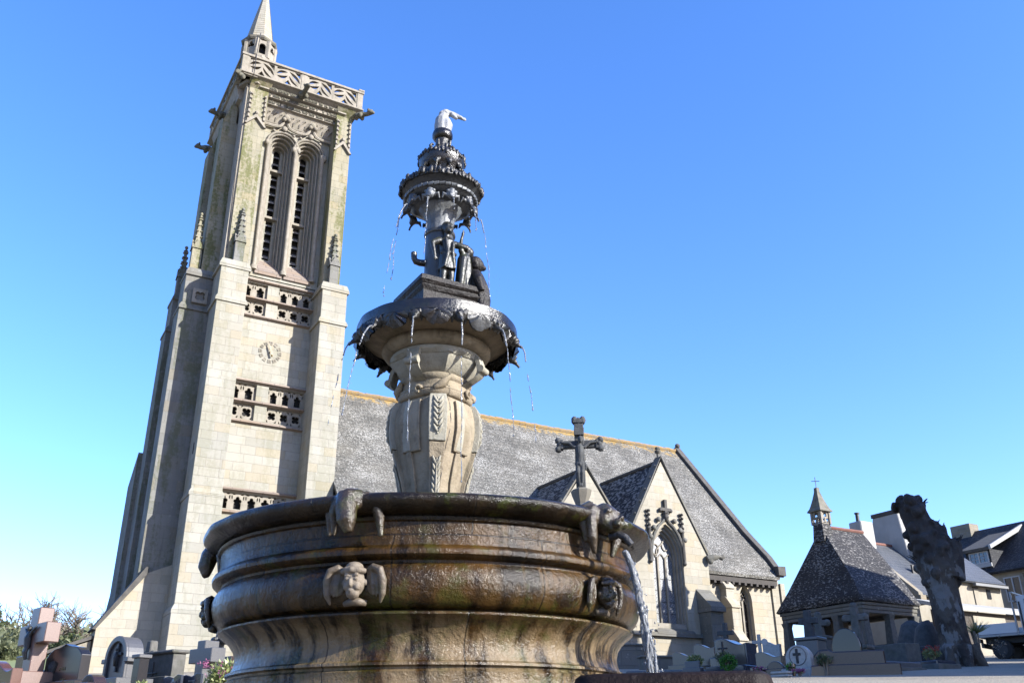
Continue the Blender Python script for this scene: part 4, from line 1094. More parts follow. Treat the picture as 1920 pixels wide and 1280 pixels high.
def fountain():
    # --- basin
    def rough(a, z, r):
        p = Vector((cos(a)*2.2, sin(a)*2.2, z*3))
        k = 0.006*noise.noise(p*1.3)+0.004*noise.noise(p*4)
        if z > 1.02: k += 0.008*noise.noise(p*2.5+Vector((3, 0, 0)))
        return r*(1+k)
    def dense(pr, step=.018):
        out = [pr[0]]
        for a, b in zip(pr, pr[1:]):
            n = max(1, int(sqrt((a[0]-b[0])**2+(a[1]-b[1])**2)/step))
            out += [(a[0]+(b[0]-a[0])*i/n, a[1]+(b[1]-a[1])*i/n) for i in range(1, n+1)]
        return out
    q = BASIN.index((.996, 1.230)); low = BASIN[:q+1]; hi = BASIN[q:]
    ba = MB().lathe(dense(low), 200, (AX, AY, 0), rough, cap=False).build('basin', M['basin'], FO, smooth=38)
    ri = MB().lathe(dense(hi), 200, (AX, AY, 0), rough, cap=False).build('basin_rim', M['rim'], FO, smooth=50)
    MB().lathe([(1.015, 0), (1.02, 1.17)], 64, (AX, AY, 0), cap=False).build('pool_water', M['pool'], FO, smooth=180)
    MB().lathe([(-.4, 1.62), (-.05, 1.62), (-.02, 1.6), (-.02, 1.1)], 64, (AX, AY, 0)).build('step', M['old_grey'], FO)
    # --- lion masks on the rim (spouts), cherub heads on the belly
    def mask(phi):
        F = frame_at(phi, 1.30, 1.05, 0.25); mb = MB()
        mb.ball((0, 0.015, .02), (.075, .085, .07), 14, 10)                 # skull
        mb.ball((0, -.045, .060), (.045, .04, .045), 12, 8)                  # muzzle
        for s in (-1, 1):
            mb.ball((s*.028, -.052, .10), (.026, .024, .028), 8, 6)         # cheeks of the muzzle
            mb.ball((s*.036, .030, .078), (.024, .014, .016), 8, 6)         # brow
            mb.ball((s*.075, .055, .02), (.024, .035, .022), 8, 6)          # ear
            mb.tube([(s*.075, .07, .0), (s*.105, .0, .0), (s*.10, -.08, -.02), (s*.075, -.16, -.05)], [.035, .036, .03, .012], 8)   # mane
            mb.tube([(s*.04, .10, -.02), (s*.10, .075, -.03), (s*.125, .0, -.04), (s*.115, -.10, -.055)], [.03, .03, .026, .01], 8)
        mb.ball((0, -.020, .115), (.016, .014, .018), 8, 6)                 # nose
        mb.map(F); mb.jit(.006, 30, phi)
        b = mb.build('lion_mask', M['mask'], FO, remesh=.0075, it=2, smooth=180)
        mb = MB(); mb.tube([(0, -.085, .02), (0.004, -.095, .075), (.012, -.12, .100), (.024, -.165, .115)], [.020, .020, .019, .018], 10, fn=F)
        mb.build('spout', M['iron'], b, smooth=60)
        return b
    def mask_worn(phi):
        """mask worn down to a drooping muzzle"""
        F = frame_at(phi, 1.28 if phi > -50 else 1.235, 1.06, 0.12); mb = MB()
        mb.ball((0, 0.02, .02), (.085, .06, .06), 14, 10)
        mb.tube([(-.01, .03, .05), (.0, -.03, .075), (.012, -.10, .075), (.022, -.155, .06)], [.05, .052, .046, .02], 12)
        mb.tube([(-.07, .035, .02), (-.085, -.04, .02), (-.08, -.14, -.01)], [.028, .024, .012], 8)
        mb.tube([(.06, .045, .02), (.115, .01, .0), (.135, -.06, -.03), (.145, -.15, -.045)], [.026, .028, .024, .012], 8)
        mb.tube([(-.085, .04, -.02), (-.125, -.03, -.03), (-.12, -.13, -.05)], [.024, .022, .01], 8)
        mb.map(F); mb.jit(.006, 30, phi)
        return mb.build('lion_mask', M['mask'], FO, remesh=.0075, it=2, smooth=180)
    mask_worn(-17.5)
    for phi in (43, 118, -150, 176): mask(phi)
    mask_worn(-90)
    def cherub(phi, worn=0):
        F0 = frame_at(phi, 1.228, .705, -.05); F = lambda u, v, w: F0(u*1.10, v*1.12, w*1.0)
        mb = MB()
        mb.ball((0, .0, .02), (.047, .06, .052), 14, 10)
        mb.ball((0, -.045, .036), (.030, .026, .032), 10, 8)               # chin
        mb.tube([(-.050, .042, .030), (-.028, .046, .060), (0, .047, .070), (.028, .046, .060), (.050, .042, .030)], [.012, .014, .014, .014, .012], 8)   # hair band
        mb.ball((0, .058, .025), (.040, .026, .040), 12, 8)
        mb.ball((0, -.006, .074), (.009, .018, .012), 8, 6)                # nose
        for s in (-1, 1):
            mb.ball((s*.020, .010, .068), (.011, .006, .006), 8, 6)        # eyelid
            mb.ball((s*.020, .024, .066), (.014, .006, .008), 8, 6)        # brow
            mb.ball((s*.022, -.020, .052), (.018, .018, .018), 8, 6)       # cheek
            mb.ball((s*.050, -.002, .015), (.008, .016, .012), 6, 5)       # ear
        mb.ball((0, -.036, .066), (.015, .006, .008), 8, 6); mb.ball((0, -.044, .063), (.013, .005, .008), 8, 6)
        mb.map(F); mb.jit(.0015 if not worn else .006, 40, phi)
        h = mb.build('cherub_head', M['cherub'] if not worn else M['mask'], ba, remesh=.0038, it=1, smooth=180)
        for s in (-1, 1):
            mb = MB()
            mb.tube([(s*.048, .040, .0), (s*.080, .060, .012), (s*.112, .048, .020), (s*.126, .005, .020), (s*.124, -.050, .012), (s*.112, -.088, .002)], [.013, .017, .019, .018, .015, .005], 9)
            mb.ball((s*.085, .0, .0), (.042, .058, .012), 12, 8)
            for i in range(3):
                x = .072+.018*i; mb.tube([(s*x, .040, .006), (s*(x+.004), -.01, .013), (s*(x+.008), -.055-.008*i, .006)], [.006, .0085, .003], 6)
            mb.map(F); mb.jit(.004, 40, phi+s)
            mb.build('wing', M['wing'] if not worn else M['mask'], h, remesh=.0048, it=1, smooth=180)
        mb = MB(); mb.tube([(-.05, -.085, -.005), (0, -.075, .012), (.05, -.085, -.005)], [.012, .02, .012], 8); mb.map(F)
        mb.build('scroll', M['wing'], h, smooth=180)
    cherub(-16.5); cherub(46, 1); cherub(-86, 1); cherub(116, 1); cherub(180, 1)

    # --- baluster pedestal
    def oct8(a, z, r):
        t = a-TH0-radians(5)+pi/4; e = 3.6
        f = (abs(cos(t))**e+abs(sin(t))**e)**(-1/e)/((2*.70711**e)**(-1/e))
        return r*f*(1+.006*noise.noise(Vector((cos(a)*3, sin(a)*3, z*4))))
    prof = [(.9, .23), (1.05, .22), (1.10, .20), (1.16, .172), (1.30, .166), (1.40, .170), (1.47, .178), (1.53, .194), (1.59, .213), (1.66, .236), (1.73, .253), (1.80, .265), (1.85, .268), (1.90, .265), (1.95, .256), (1.99, .243), (2.012, .228), (2.02, .216)]
    pe = MB().lathe(prof, 96, (AX, AY, 0), oct8).build('pedestal', M['pedestal'], FO, smooth=40)
    def sqf(phi):
        t = radians(phi-5)+pi/4; e = 3.6
        return (abs(cos(t))**e+abs(sin(t))**e)**(-1/e)/((2*.70711**e)**(-1/e))
    def rad(z):
        for a, b in zip(prof, prof[1:]):
            if a[0] <= z <= b[0]: return a[1]+(b[1]-a[1])*(z-a[0])/(b[0]-a[0])
        return prof[-1][1]
    # raised strips: pale upper halves, brown lower ones; leaf carving on one
    def strip(phi, hw, z0, z1, th, mat, nm='panel'):
        mb = MB(); vs = []; fs = []; n = 14
        for i in range(n+1):
            z = z0+(z1-z0)*i/n
            for (dr, w) in ((-.02, hw), (th, hw), (th, -hw), (-.02, -hw)):
                r = rad(z)*sqf(phi)+dr; a = TH0+radians(phi)
                vs.append((AX+r*cos(a)-w*(r/.26)*sin(a), AY+r*sin(a)+w*(r/.26)*cos(a), z))
        for i in range(n):
            for k in range(4): fs.append((i*4+k, i*4+(k+1) % 4, i*4+4+(k+1) % 4, i*4+4+k))
        fs += [(3, 2, 1, 0), (n*4, n*4+1, n*4+2, n*4+3)]
        mb.add(vs, fs); mb.jit(.005, 9, phi); return mb.build(nm, mat, pe, bevel=.006, seg=2)
    for k in range(4):
        p = 4+90*k
        strip(p, .052, 1.70, 2.012, .026, M['pedestal_pale']); strip(p, .050, 1.12, 1.695, .020, M['pedestal'])
        strip(p+38, .034, 1.66, 1.99, .022, M['pedestal_pale']); strip(p-44, .085, 1.655, 1.985, .020, M['pedestal'])
        strip(p+40, .026, 1.12, 1.655, .020, M['pedestal'])
        for (za, zb, L) in ((1.74, 1.98, .030), (1.36, 1.60, .024)):
            mb = MB()
            F = lambda u, v, w, p=p: (lambda q: (q[0], q[1], q[2]))(frame_at(p, rad(v)+.024, v)(u, 0, w))
            mb.tube([F(0, za, .004), F(0, zb, .004)], .007, 6)
            for i in range(6):
                z = za+(zb-za)*(i+.4)/6.4
                for s in (-1, 1): mb.tube([F(s*.004, z, .004), F(s*L*.6, z+.020, .010), F(s*L, z+.050, .004)], [.008, .010, .003], 6)
            mb.build('leaf_carving', M['pedestal_pale'], pe, smooth=60)
    # collar with worn scroll blocks
    MB().lathe([(2.012, .20), (2.016, .228), (2.028, .240), (2.050, .243), (2.058, .236), (2.066, .240), (2.078, .236), (2.086, .222), (2.10, .219), (2.125, .220), (2.134, .230), (2.150, .237), (2.164, .235), (2.172, .222), (2.176, .18)], 80, (AX, AY, 0), lambda a, z, r: r*(.5+.5*sqf(math.degrees(a-TH0)))*(1+.012*noise.noise(Vector((cos(a)*4, sin(a)*4, z*6))))).build('collar', M['pedestal'], FO, smooth=40)
    mb = MB()
    for k in range(4):
        F = frame_at(10+90*k, .225, 2.10); mb.tube([(-.05, -.045, .01), (0, -.02, .022), (.05, .04, .01)], [.014, .03, .012], 8, fn=F)
        F = frame_at(62+90*k, .232, 2.06)
        mb.tube([(0+.022*cos(a), .022*sin(a), .004) for a in [i*pi/5 for i in range(9)]], .011, 6, fn=F)
    mb.jit(.006, 20); mb.build('scroll', M['pedestal'], FO, smooth=60)
    # gadrooned cup with four strap handles
    def gad(a, z, r):
        if z < 2.285: return r*(1+.05-.13*abs(sin(4*(a-TH0-.25)))**.7)
        return r
    MB().lathe([(2.170, .19), (2.176, .205), (2.20, .235), (2.23, .262), (2.262, .285), (2.280, .293), (2.2801, .300), (2.300, .303), (2.318, .304), (2.326, .300), (2.332, .285)], 100, (AX, AY, 0), gad).build('cup', M['pedestal_pale'], FO, smooth=35)
    for k in range(4):
        F = frame_at(63+90*k, .0, 0)
        mb = MB(); n = 10; vs = []; fs = []
        pts = [(.296, 2.318), (.318, 2.300), (.330, 2.268), (.338, 2.230), (.338, 2.198), (.318, 2.170), (.280, 2.150), (.236, 2.128)]
        for i, (r, z) in enumerate(pts):
            for (u, d) in ((-.04, 0), (.04, 0), (.04, -.026), (-.04, -.026)): vs.append((u, z+d*.5, r+d))
        for i in range(len(pts)-1):
            for q in range(4): fs.append((i*4+q, i*4+(q+1) % 4, i*4+4+(q+1) % 4, i*4+4+q))
        fs += [(0, 1, 2, 3), tuple(range(len(vs)-4, len(vs)))]
        mb.add(vs, fs, F)
        mb.tube([(-.046, 2.212, .338), (.046, 2.212, .338)], .024, 12, fn=F)
        mb.build('handle', M['pedestal_pale'], FO, bevel=.007, seg=2, smooth=50)
    def worn(a, z, r): return r*(1+.012*noise.noise(Vector((cos(a)*4, sin(a)*4, z*8))))
    MB().lathe([(2.330, .28), (2.338, .325), (2.352, .349), (2.372, .360), (2.392, .359), (2.408, .350), (2.414, .335)], 90, (AX, AY, 0), worn).build('torus_ring', M['pedestal'], FO, smooth=50)
    # --- stone bowl with a dark lead rim
    def leafy(a, z, r): return r*(1+(.012*abs(sin(8*a)) if z < 2.468 else 0))
    MB().lathe([(2.408, .32), (2.412, .345), (2.422, .375), (2.436, .415), (2.452, .455), (2.466, .485), (2.474, .515), (2.478, .53)], 96, (AX, AY, 0), leafy).build('bowl', M['bowl_under'], FO, smooth=50)
    br = MB().lathe([(2.463, .50), (2.461, .533), (2.466, .540), (2.478, .541), (2.480, .535), (2.527, .536), (2.537, .535), (2.540, .525), (2.537, .50), (2.53, .2)], 120, (AX, AY, 0), worn).build('bowl_rim', M['wet_lead'], FO, smooth=40)
    # ragged skirt of lead leaves under the rim
    mb = MB(); vs = []; fs = []; n = 240
    for i in range(n):
        a = 2*pi*i/n; q = abs(sin(12*(a-TH0)+.4))*.5+abs(sin(31*(a-TH0)))*.2+.55*abs(noise.noise(Vector((cos(a)*7, sin(a)*7, 2))))
        for (z, r) in ((2.475, .536), (2.455-.010*q, .541+.006*sin(40*a)), (2.448-.046*q, .532-.01*q), (2.446-.050*q, .518), (2.470, .505)): vs.append((AX+r*cos(a), AY+r*sin(a), z))
    for i in range(n):
        for k in range(4): fs.append((i*5+k, ((i+1) % n)*5+k, ((i+1) % n)*5+k+1, i*5+k+1))
    mb.add(vs, fs); mb.jit(.004, 60); mb.build('leaf_skirt', M['wet_lead'], br, smooth=60)
    rnd = random.Random(11)
    for k in range(12):
        phi = -15+30*k
        F1 = frame_at(phi, .526, 2.430, -.25); q = 1.12+.12*((k*5) % 3); F = lambda u, v, w: F1(u*q, v*q, w*q); mb = MB()
        mb.ball((0, .0, .0), (.026, .032, .03), 10, 8); mb.ball((0, -.018, .024), (.015, .013, .018), 8, 6)
        for s in (-1, 1):
            mb.ball((s*.012, .010, .024), (.008, .006, .007), 6, 5); mb.ball((s*.028, .016, .0), (.012, .018, .014), 6, 5)
            mb.tube([(s*.02, .03, .0), (s*.036, .0, -.006), (s*.03, -.035, -.012)], [.012, .013, .005], 6)
        mb.tube([(0, -.02, .02), (0, -.028, .046), (0, -.036, .056)], [.008, .0075, .007], 6)
        mb.map(F); mb.jit(.004, 50, k)
        mb.build('spout_head', M['dark_lead'], br, remesh=.005, it=1, smooth=180)
        # scallop leaf between two heads
        F = frame_at(phi+15, .528, 2.458, -.35); mb = MB(); vs = [(0, .012, .006)]; fs = []
        n = 12
        for j, (q, dw) in enumerate(((.45, .030), (1.0, .012))):
            for i in range(n+1):
                a = -1.25+2.5*i/n; rr = (.112*q)*(1-.12*abs(a)/1.25+.05*(i % 2)*(j))
                vs.append((rr*sin(a)*1.0, .012-rr*cos(a)*.95, dw*(1-.3*abs(a))+.008*(i % 2)*(1-j*.4)))
        for i in range(n): fs += [(0, 1+i, 2+i), (1+i, n+2+i, n+3+i, 2+i)]
        o = len(vs); vs += [(x, y, w-.014) for x, y, w in vs]; fs += [tuple(i+o for i in f[::-1]) for f in fs]
        mb.add(vs, fs, F); mb.jit(.016, 22, k); mb.jit(.006, 70, k)
        lit = -20 < phi+15 < 110  # some leaves on the sunny side get paler lead to look lit
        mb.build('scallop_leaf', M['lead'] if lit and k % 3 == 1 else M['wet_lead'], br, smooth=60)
    # --- square plinth
    def sq(mb, h, z0, z1, h2=None):
        h2 = h2 or h; mb.frus(AX-h, AX+h, AY-h, AY+h, z0, AX-h2, AX+h2, AY-h2, AY+h2, z1)
    mb = MB(); sq(mb, .205, 2.50, 2.735); sq(mb, .205, 2.735, 2.75, .222); sq(mb, .222, 2.75, 2.765); sq(mb, .214, 2.765, 2.775); sq(mb, .214, 2.775, 2.79, .232); sq(mb, .232, 2.79, 2.828); sq(mb, .232, 2.828, 2.836, .222)
    for (x0, x1) in ((-.17, -.02), (.02, .17)):
        pass
    mb.jit(.004, 14)
    mb.build('square_plinth', M['black_wet'], FO, bevel=.006, seg=2)
    # --- column
    co = MB().lathe([(2.83, .112), (2.85, .104), (2.9, .102), (3.1, .101), (3.27, .099), (3.275, .108), (3.285, .112), (3.30, .108), (3.305, .10)], 40, (AX, AY, 0), worn).build('column', M['lead'], FO, smooth=45)
    MB().lathe([(3.30, .098), (3.36, .097), (3.41, .105), (3.455, .125), (3.49, .155), (3.50, .16)], 60, (AX, AY, 0), lambda a, z, r: r*(1-.035*abs(sin(8*a)))).build('fluted_shaft', M['pale_lead'], FO, smooth=40)
    # elbow pipe
    mb = MB(); F = frame_at(-83, .09, 3.06)
    mb.tube([(0, .0, -.02), (0, .0, .045), (0, .008, .072), (0, .030, .085), (0, .075, .087)], [.026, .024, .023, .021, .022], 10, fn=F); mb.build('pipe_elbow', M['wet_lead'], FO, smooth=50)
    # --- upper bowl
    ub = MB().lathe([(3.485, .13), (3.50, .17), (3.525, .215), (3.545, .242), (3.560, .250), (3.575, .243), (3.585, .232), (3.600, .238), (3.618, .262), (3.632, .282)], 80, (AX, AY, 0), worn).build('upper_bowl', M['lead'], FO, smooth=50)
    mb = MB(); mb.lathe([(3.628, .262), (3.628, .288), (3.650, .294), (3.668, .290), (3.674, .27), (3.676, .08)], 80, (AX, AY, 0))
    rr = random.Random(4)
    for i in range(64):
        a = 2*pi*i/64; r = .292
        q = rr.uniform(.7, 1.4); mb.ball((AX+r*cos(a), AY+r*sin(a), 3.650+rr.uniform(-.014, .012)), (.013*q, .013*q, .024*q), 8, 6)
    mb.jit(.009, 34); mb.jit(.004, 90); mb.build('leaf_rim', M['dark_lead'], ub, smooth=60)
    mb = MB()
    for i in range(40):
        a = 2*pi*i/40; mb.tube([(AX+.255*cos(a), AY+.255*sin(a), 3.562+.008*sin(i*pi)), (AX+.257*cos(a+.14), AY+.257*sin(a+.14), 3.566)], .013, 6)
    mb.build('cable_moulding', M['pale_lead'], ub, smooth=60)
    for k in range(10):
        F = frame_at(-54+36*k, .228, 3.485, -.15); mb = MB()
        mb.ball((0, .01, .01), (.030, .034, .030), 10, 8); mb.ball((0, -.015, .032), (.013, .011, .012), 8, 6)
        for s in (-1, 1):
            mb.ball((s*.012, -.006, .03), (.012, .013, .012), 8, 6); mb.ball((s*.026, .03, .01), (.016, .014, .016), 8, 6)
            mb.tube([(s*.025, .0, 0), (s*.055, .012, -.004), (s*.06, -.025, -.012)], [.014, .014, .005], 7)
        mb.ball((0, .04, .016), (.022, .014, .02), 8, 6)
        mb.map(F); mb.jit(.003, 60, k)
        ch = mb.build('cherub_head', M['lead'] if k not in (1, 2) else M['pale_lead'], ub, remesh=.005, it=1, smooth=180)
        mb = MB(); mb.tube([(0, -.018, .02), (0, -.035, .046), (0, -.055, .056)], [.008, .007, .007], 7, fn=F); mb.build('spout', M['iron'], ch, smooth=60)
    # --- third tier
    t3 = MB().lathe([(3.67, .13), (3.70, .12), (3.80, .118), (3.835, .145), (3.86, .160), (3.90, .168), (3.92, .170), (3.935, .165), (3.94, .08)], 48, (AX, AY, 0), worn).build('third_bowl', M['wet_lead'], FO, smooth=50)
    mb = MB(); rr = random.Random(9)
    for i in range(38):
        a = 2*pi*i/38; mb.ball((AX+.167*cos(a), AY+.167*sin(a), 3.918+rr.uniform(-.012, .01)), (.012*rr.uniform(.8, 1.4), .012, .022*rr.uniform(.7, 1.3)), 8, 6)
    mb.jit(.008, 36); mb.jit(.004, 90); mb.build('leaf_rim', M['dark_lead'], t3, smooth=60)
    for k in range(10):
        F = frame_at(-50+36*k, .140, 3.825); mb = MB()
        mb.ball((0, .01, .008), (.022, .028, .022), 8, 7); mb.ball((0, -.01, .024), (.009, .01, .009), 6, 5)
        for s in (-1, 1): mb.ball((s*.02, .02, .006), (.012, .016, .012), 6, 5)
        mb.ball((0, -.03, .012), (.010, .014, .01), 6, 5); mb.map(F); mb.jit(.003, 60, k)
        mb.build('cherub_head', M['dark_lead'], t3, remesh=.005, it=1, smooth=180)
    # acanthus knot and disc under the statue
    mb = MB(); mb.lathe([(3.93, .085), (3.97, .07), (4.02, .055), (4.09, .05), (4.12, .055)], 24, (AX, AY, 0))
    for i in range(14):
        F = frame_at(i*360/14, .06, 3.95); mb.tube([(0, 0, 0), (0, .02, .035), (0, .0, .05), (0, -.02, .04)], [.012, .018, .016, .008], 6, fn=F)
    for i in range(6):
        F = frame_at(-20+i*60, .055, 4.02); mb.tube([(0, -.03, 0), (0, .0, .03), (0, .03, .035), (0, .045, .02), (0, .035, .008)], [.012, .013, .012, .010, .008], 7, fn=F)
    mb.jit(.004, 50); kn = mb.build('acanthus_knot', M['dark_lead'], FO, remesh=.005, it=1, smooth=180)
    MB().lathe([(4.10, .05), (4.115, .068), (4.13, .076), (4.155, .076), (4.165, .070), (4.175, .070), (4.18, .03)], 32, (AX, AY, 0)).build('statue_base', M['wet_lead'], FO, smooth=40)

    # --- figures (voxel-joined so each body is one surface)
    def figure(F, name, mat, parts, vox=.0045, it=1, j=.002, k=1.0):
        mb = MB()
        for p in parts:
            if p[0] == 'b': mb.ball(p[1], p[2], 12, 9)
            else: mb.tube(p[1], p[2], 10)
        mb.map(lambda u, v, w: F(u*k, v*k, w*k)); mb.jit(j, 40); mb.jit(j, 110)
        return mb.build(name, mat, FO, remesh=vox, it=it, smooth=180)
    # robed half figure leaning over the top, arms stretched out and down
    F = frame_at(22, .0, 4.17)
    figure(F, 'crowning_figure', M['white_lead'], [
        ('t', [(-.01, .0, 0), (-.012, .06, 0), (-.005, .12, .0), (.012, .165, .005)], [.052, .058, .052, .034]),
        ('t', [(.02, .0, .02), (.022, .06, .03), (.016, .11, .02)], [.036, .042, .034]),
        ('b', (.022, .185, .01), (.040, .030, .032)), ('b', (.000, .175, .0), (.036, .032, .030)),
        ('t', [(.03, .188, .015), (.066, .178, .03), (.098, .165, .035)], [.022, .019, .018]),
        ('t', [(.098, .165, .035), (.128, .158, .04), (.148, .150, .042)], [.018, .014, .011]),
        ('b', (.158, .148, .044), (.014, .010, .008)), ('t', [(.150, .158, .04), (.165, .160, .044)], [.006, .004]),
        ('t', [(.05, .165, .035), (.075, .14, .05), (.09, .125, .055)], [.018, .015, .010])], .005, 1, .005)
    # standing man in a tunic against the column
    F = frame_at(24, .125, 2.836)
    figure(F, 'tunic_figure', M['statue_moss'], [
        ('t', [(-.025, 0, .0), (-.027, .06, .012), (-.022, .12, .015)], [.022, .021, .026]), ('t', [(.025, 0, .0), (.027, .06, .012), (.022, .12, .015)], [.022, .021, .026]),
        ('t', [(0, .10, .005), (0, .17, .01), (0, .22, .005), (0, .29, .0), (0, .325, -.005)], [.056, .054, .045, .052, .034]),
        ('t', [(0, .32, -.005), (0, .37, .0)], [.022, .020]), ('b', (.002, .395, .012), (.034, .043, .036)), ('b', (.002, .41, -.004), (.040, .042, .034)),
        ('b', (.002, .39, .046), (.006, .010, .007)), ('b', (-.012, .402, .042), (.008, .005, .005)), ('b', (.016, .402, .042), (.008, .005, .005)), ('b', (.002, .366, .034), (.014, .012, .014)),
        ('t', [(-.046, .305, 0), (-.085, .275, .015), (-.112, .255, .03)], [.024, .022, .018]), ('t', [(-.112, .255, .03), (-.106, .205, .04), (-.10, .165, .045)], [.015, .013, .011]),
        ('b', (-.098, .150, .047), (.011, .018, .010)), ('t', [(-.10, .145, .05), (-.098, .130, .052)], [.005, .004]), ('t', [(-.09, .15, .05), (-.086, .138, .055)], [.005, .004]),
        ('t', [(.046, .30, 0), (.09, .285, .02), (.13, .28, .03)], [.024, .021, .018]), ('t', [(-.03, .30, .05), (-.02, .2, .062), (-.035, .1, .05)], [.010, .012, .012]), ('t', [(.02, .28, .05), (.012, .2, .062), (.03, .1, .05)], [.010, .012, .012]), ('t', [(-.05, .21, .02), (0, .205, .055), (.05, .215, .02)], [.012, .012, .012])], k=1.12)
    # baptist with a raised arm, cloak over the shoulders
    F = frame_at(70, .185, 2.836)
    figure(F, 'raised_arm_figure', M['statue_moss'], [
        ('t', [(0, 0, 0), (0, .08, .0), (0, .16, .0), (0, .24, .0), (0, .28, .0)], [.068, .062, .056, .050, .03]),
        ('b', (.035, .305, .02), (.034, .040, .036)), ('b', (.028, .318, .008), (.038, .036, .036)), ('b', (.058, .285, .035), (.016, .018, .016)),
        ('t', [(-.02, .255, .0), (-.045, .285, -.01), (-.02, .33, -.02)], [.022, .019, .016]),
        ('t', [(-.02, .33, -.02), (-.012, .385, -.02), (-.005, .425, -.015)], [.015, .012, .010]), ('b', (-.002, .440, -.012), (.012, .016, .011)),
        ('t', [(-.004, .45, -.01), (.012, .462, -.005)], [.005, .004]), ('t', [(-.008, .45, -.01), (-.012, .468, -.008)], [.005, .004]), ('t', [(0, .45, -.01), (.0, .472, -.008)], [.005, .004]),
        ('t', [(.045, .25, .01), (.066, .18, .02), (.07, .10, .02)], [.028, .026, .02]), ('t', [(-.05, .22, .01), (-.07, .13, .01), (-.07, .0, .0)], [.03, .028, .02])])
    # crouching figure spilling over the east edge of the plinth
    F = frame_at(80, .275, 2.76)
    figure(F, 'crouching_figure', M['black_wet'], [
        ('t', [(0, -.16, .0), (0, -.08, .02), (0, .0, .02), (0, .08, .0), (0, .16, -.02), (0, .20, -.02)], [.03, .05, .058, .066, .055, .035]),
        ('b', (.01, .245, -.01), (.045, .046, .045)), ('b', (.005, .262, -.02), (.048, .040, .045)), ('b', (.022, .232, .028), (.020, .018, .018)),
        ('t', [(-.03, .17, -.01), (-.075, .11, .01), (-.06, .04, .03)], [.028, .026, .02]), ('t', [(.03, .17, -.01), (.07, .10, .02), (.06, .02, .04)], [.028, .026, .02]),
        ('t', [(-.02, .0, .03), (-.03, -.10, .03), (-.02, -.18, .02)], [.03, .028, .015]), ('t', [(.02, .02, .03), (.035, -.06, .04), (.03, -.17, .02)], [.03, .03, .015])], k=1.15)

    # --- falling water: every stream is its own thing
    rnd = random.Random(21)
    def stream(phi, r0, z0, z1, vout, vside, rad0, label, breaks=True, seed=0):
        """ballistic thread that breaks into drops"""
        p0 = Vector(pol(phi, r0, z0)); a = TH0+radians(phi)
        o = Vector((cos(a), sin(a), 0)); t = Vector((-sin(a), cos(a), 0))
        mb = MB(); T = sqrt(2*(z0-z1)/9.81); n = 60; pts = []
        for i in range(n+1):
            tt = T*i/n; w = .010*noise.noise(Vector((i*.14, seed*3.1, 0)))*(i/n+.25)
            w2 = .008*noise.noise(Vector((i*.18, seed*5.1, 4)))*(i/n+.25)
            pts.append(p0+o*(vout*tt+w)+t*(vside*tt+w2)-Vector((0, 0, .5*9.81*tt*tt)))
        i = 0; k = int(n*.42)
        rs = [rad0*(1-.35*j/n)*(1+.45*noise.noise(Vector((j*.55, seed, 9)))) for j in range(n+1)]
        mb.tube(pts[:k], rs[:k], 6)
        i = k
        while i < n-1:                                   # broken lower half: short threads and drops
            L = rnd.randint(1, 4)
            if rnd.random() < .78:
                if L >= 2 and i+L < n: mb.tube(pts[i:i+L+1], [rs[j]*.85 if i < j < i+L else rs[j]*.3 for j in range(i, i+L+1)], 5)
                else:
                    d = Vector((rnd.uniform(-1, 1), rnd.uniform(-1, 1), 0))*.008*(i/n); q = pts[i]+d; b = rad0*rnd.uniform(.7, 1.2); mb.ball(q, (b, b, b*1.7), 6, 5)
            if rnd.random() < .18:
                q = pts[i]+Vector((rnd.uniform(-1, 1), rnd.uniform(-1, 1), rnd.uniform(-1, 1)))*.035; b = rad0*rnd.uniform(.25, .45); mb.ball(q, b, 5, 4)
            i += L
        c = p0
        ob = mb.build('water_stream', M['water'], None, smooth=180, origin=tuple(c))
        tag(ob, label, 'water stream', 'thin water streams falling between the fountain bowls')
    up = [(-54, 'broken water thread from the left side of the upper lead bowl'), (-18, 'water thread running down the left front of the dark column'), (18, 'short water thread in front of the column, just right of its middle'),
          (54, 'water thread falling behind the raised arm of the small figure'), (90, 'water thread falling from the right edge of the upper lead bowl'), (-90, 'faint water thread falling from the far left of the upper bowl')]
    ends = {-54: 2.62, -18: 2.84, 18: 3.34, 54: 3.2, 90: 2.75, -90: 2.9}
    for i, (phi, lab) in enumerate(up):
        stream(phi, .285, 3.435, ends[phi], {-54: .34, -18: .10, 18: .10, 54: .12, 90: .20, -90: .12}[phi], {-54: -.10}.get(phi, .0), .0055, lab, seed=i)
    lowst = [(-75, 1.75, 'water thread from the far left spout of the middle bowl'), (-45, 1.72, 'water thread leaving the second spout from the left of the middle bowl'), (-15, 1.55, 'water thread falling left of the pedestal front'),
             (15, 1.25, 'long water thread falling right of the pedestal front'), (45, 1.6, 'water thread falling to the right of the stone cup handle'), (75, 1.7, 'water thread from the far right spout of the middle bowl')]
    for i, (phi, z1, lab) in enumerate(lowst):
        stream(phi, .57, 2.392, z1, {-75: .32, -45: .42, -15: .08, 15: .06, 45: .25, 75: .22}[phi], {-45: -.15}.get(phi, 0), .0058, lab, seed=20+i)
    # spray in the air right of the figures
    mb = MB(); c = pol(95, .36, 2.95)
    for i in range(60):
        q = Vector(c)+Vector((rnd.gauss(0, .07), rnd.gauss(0, .05), rnd.gauss(0, .10))); mb.ball(q, rnd.uniform(.0008, .0022), 5, 4)
    tag(mb.build('water_spray', M['water'], None, smooth=180, origin=c), 'fine spray of drops drifting right of the crouching dark figure', 'water spray', kind='stuff')
    # strong jet from the lion mask into the trough
    mb = MB(); p0 = Vector(pol(44, 1.405, .895)); a = TH0+radians(44)
    o = Vector((cos(a), sin(a), 0)); t = Vector((-sin(a), cos(a), 0)); n = 46; T = sqrt(2*.74/9.81)
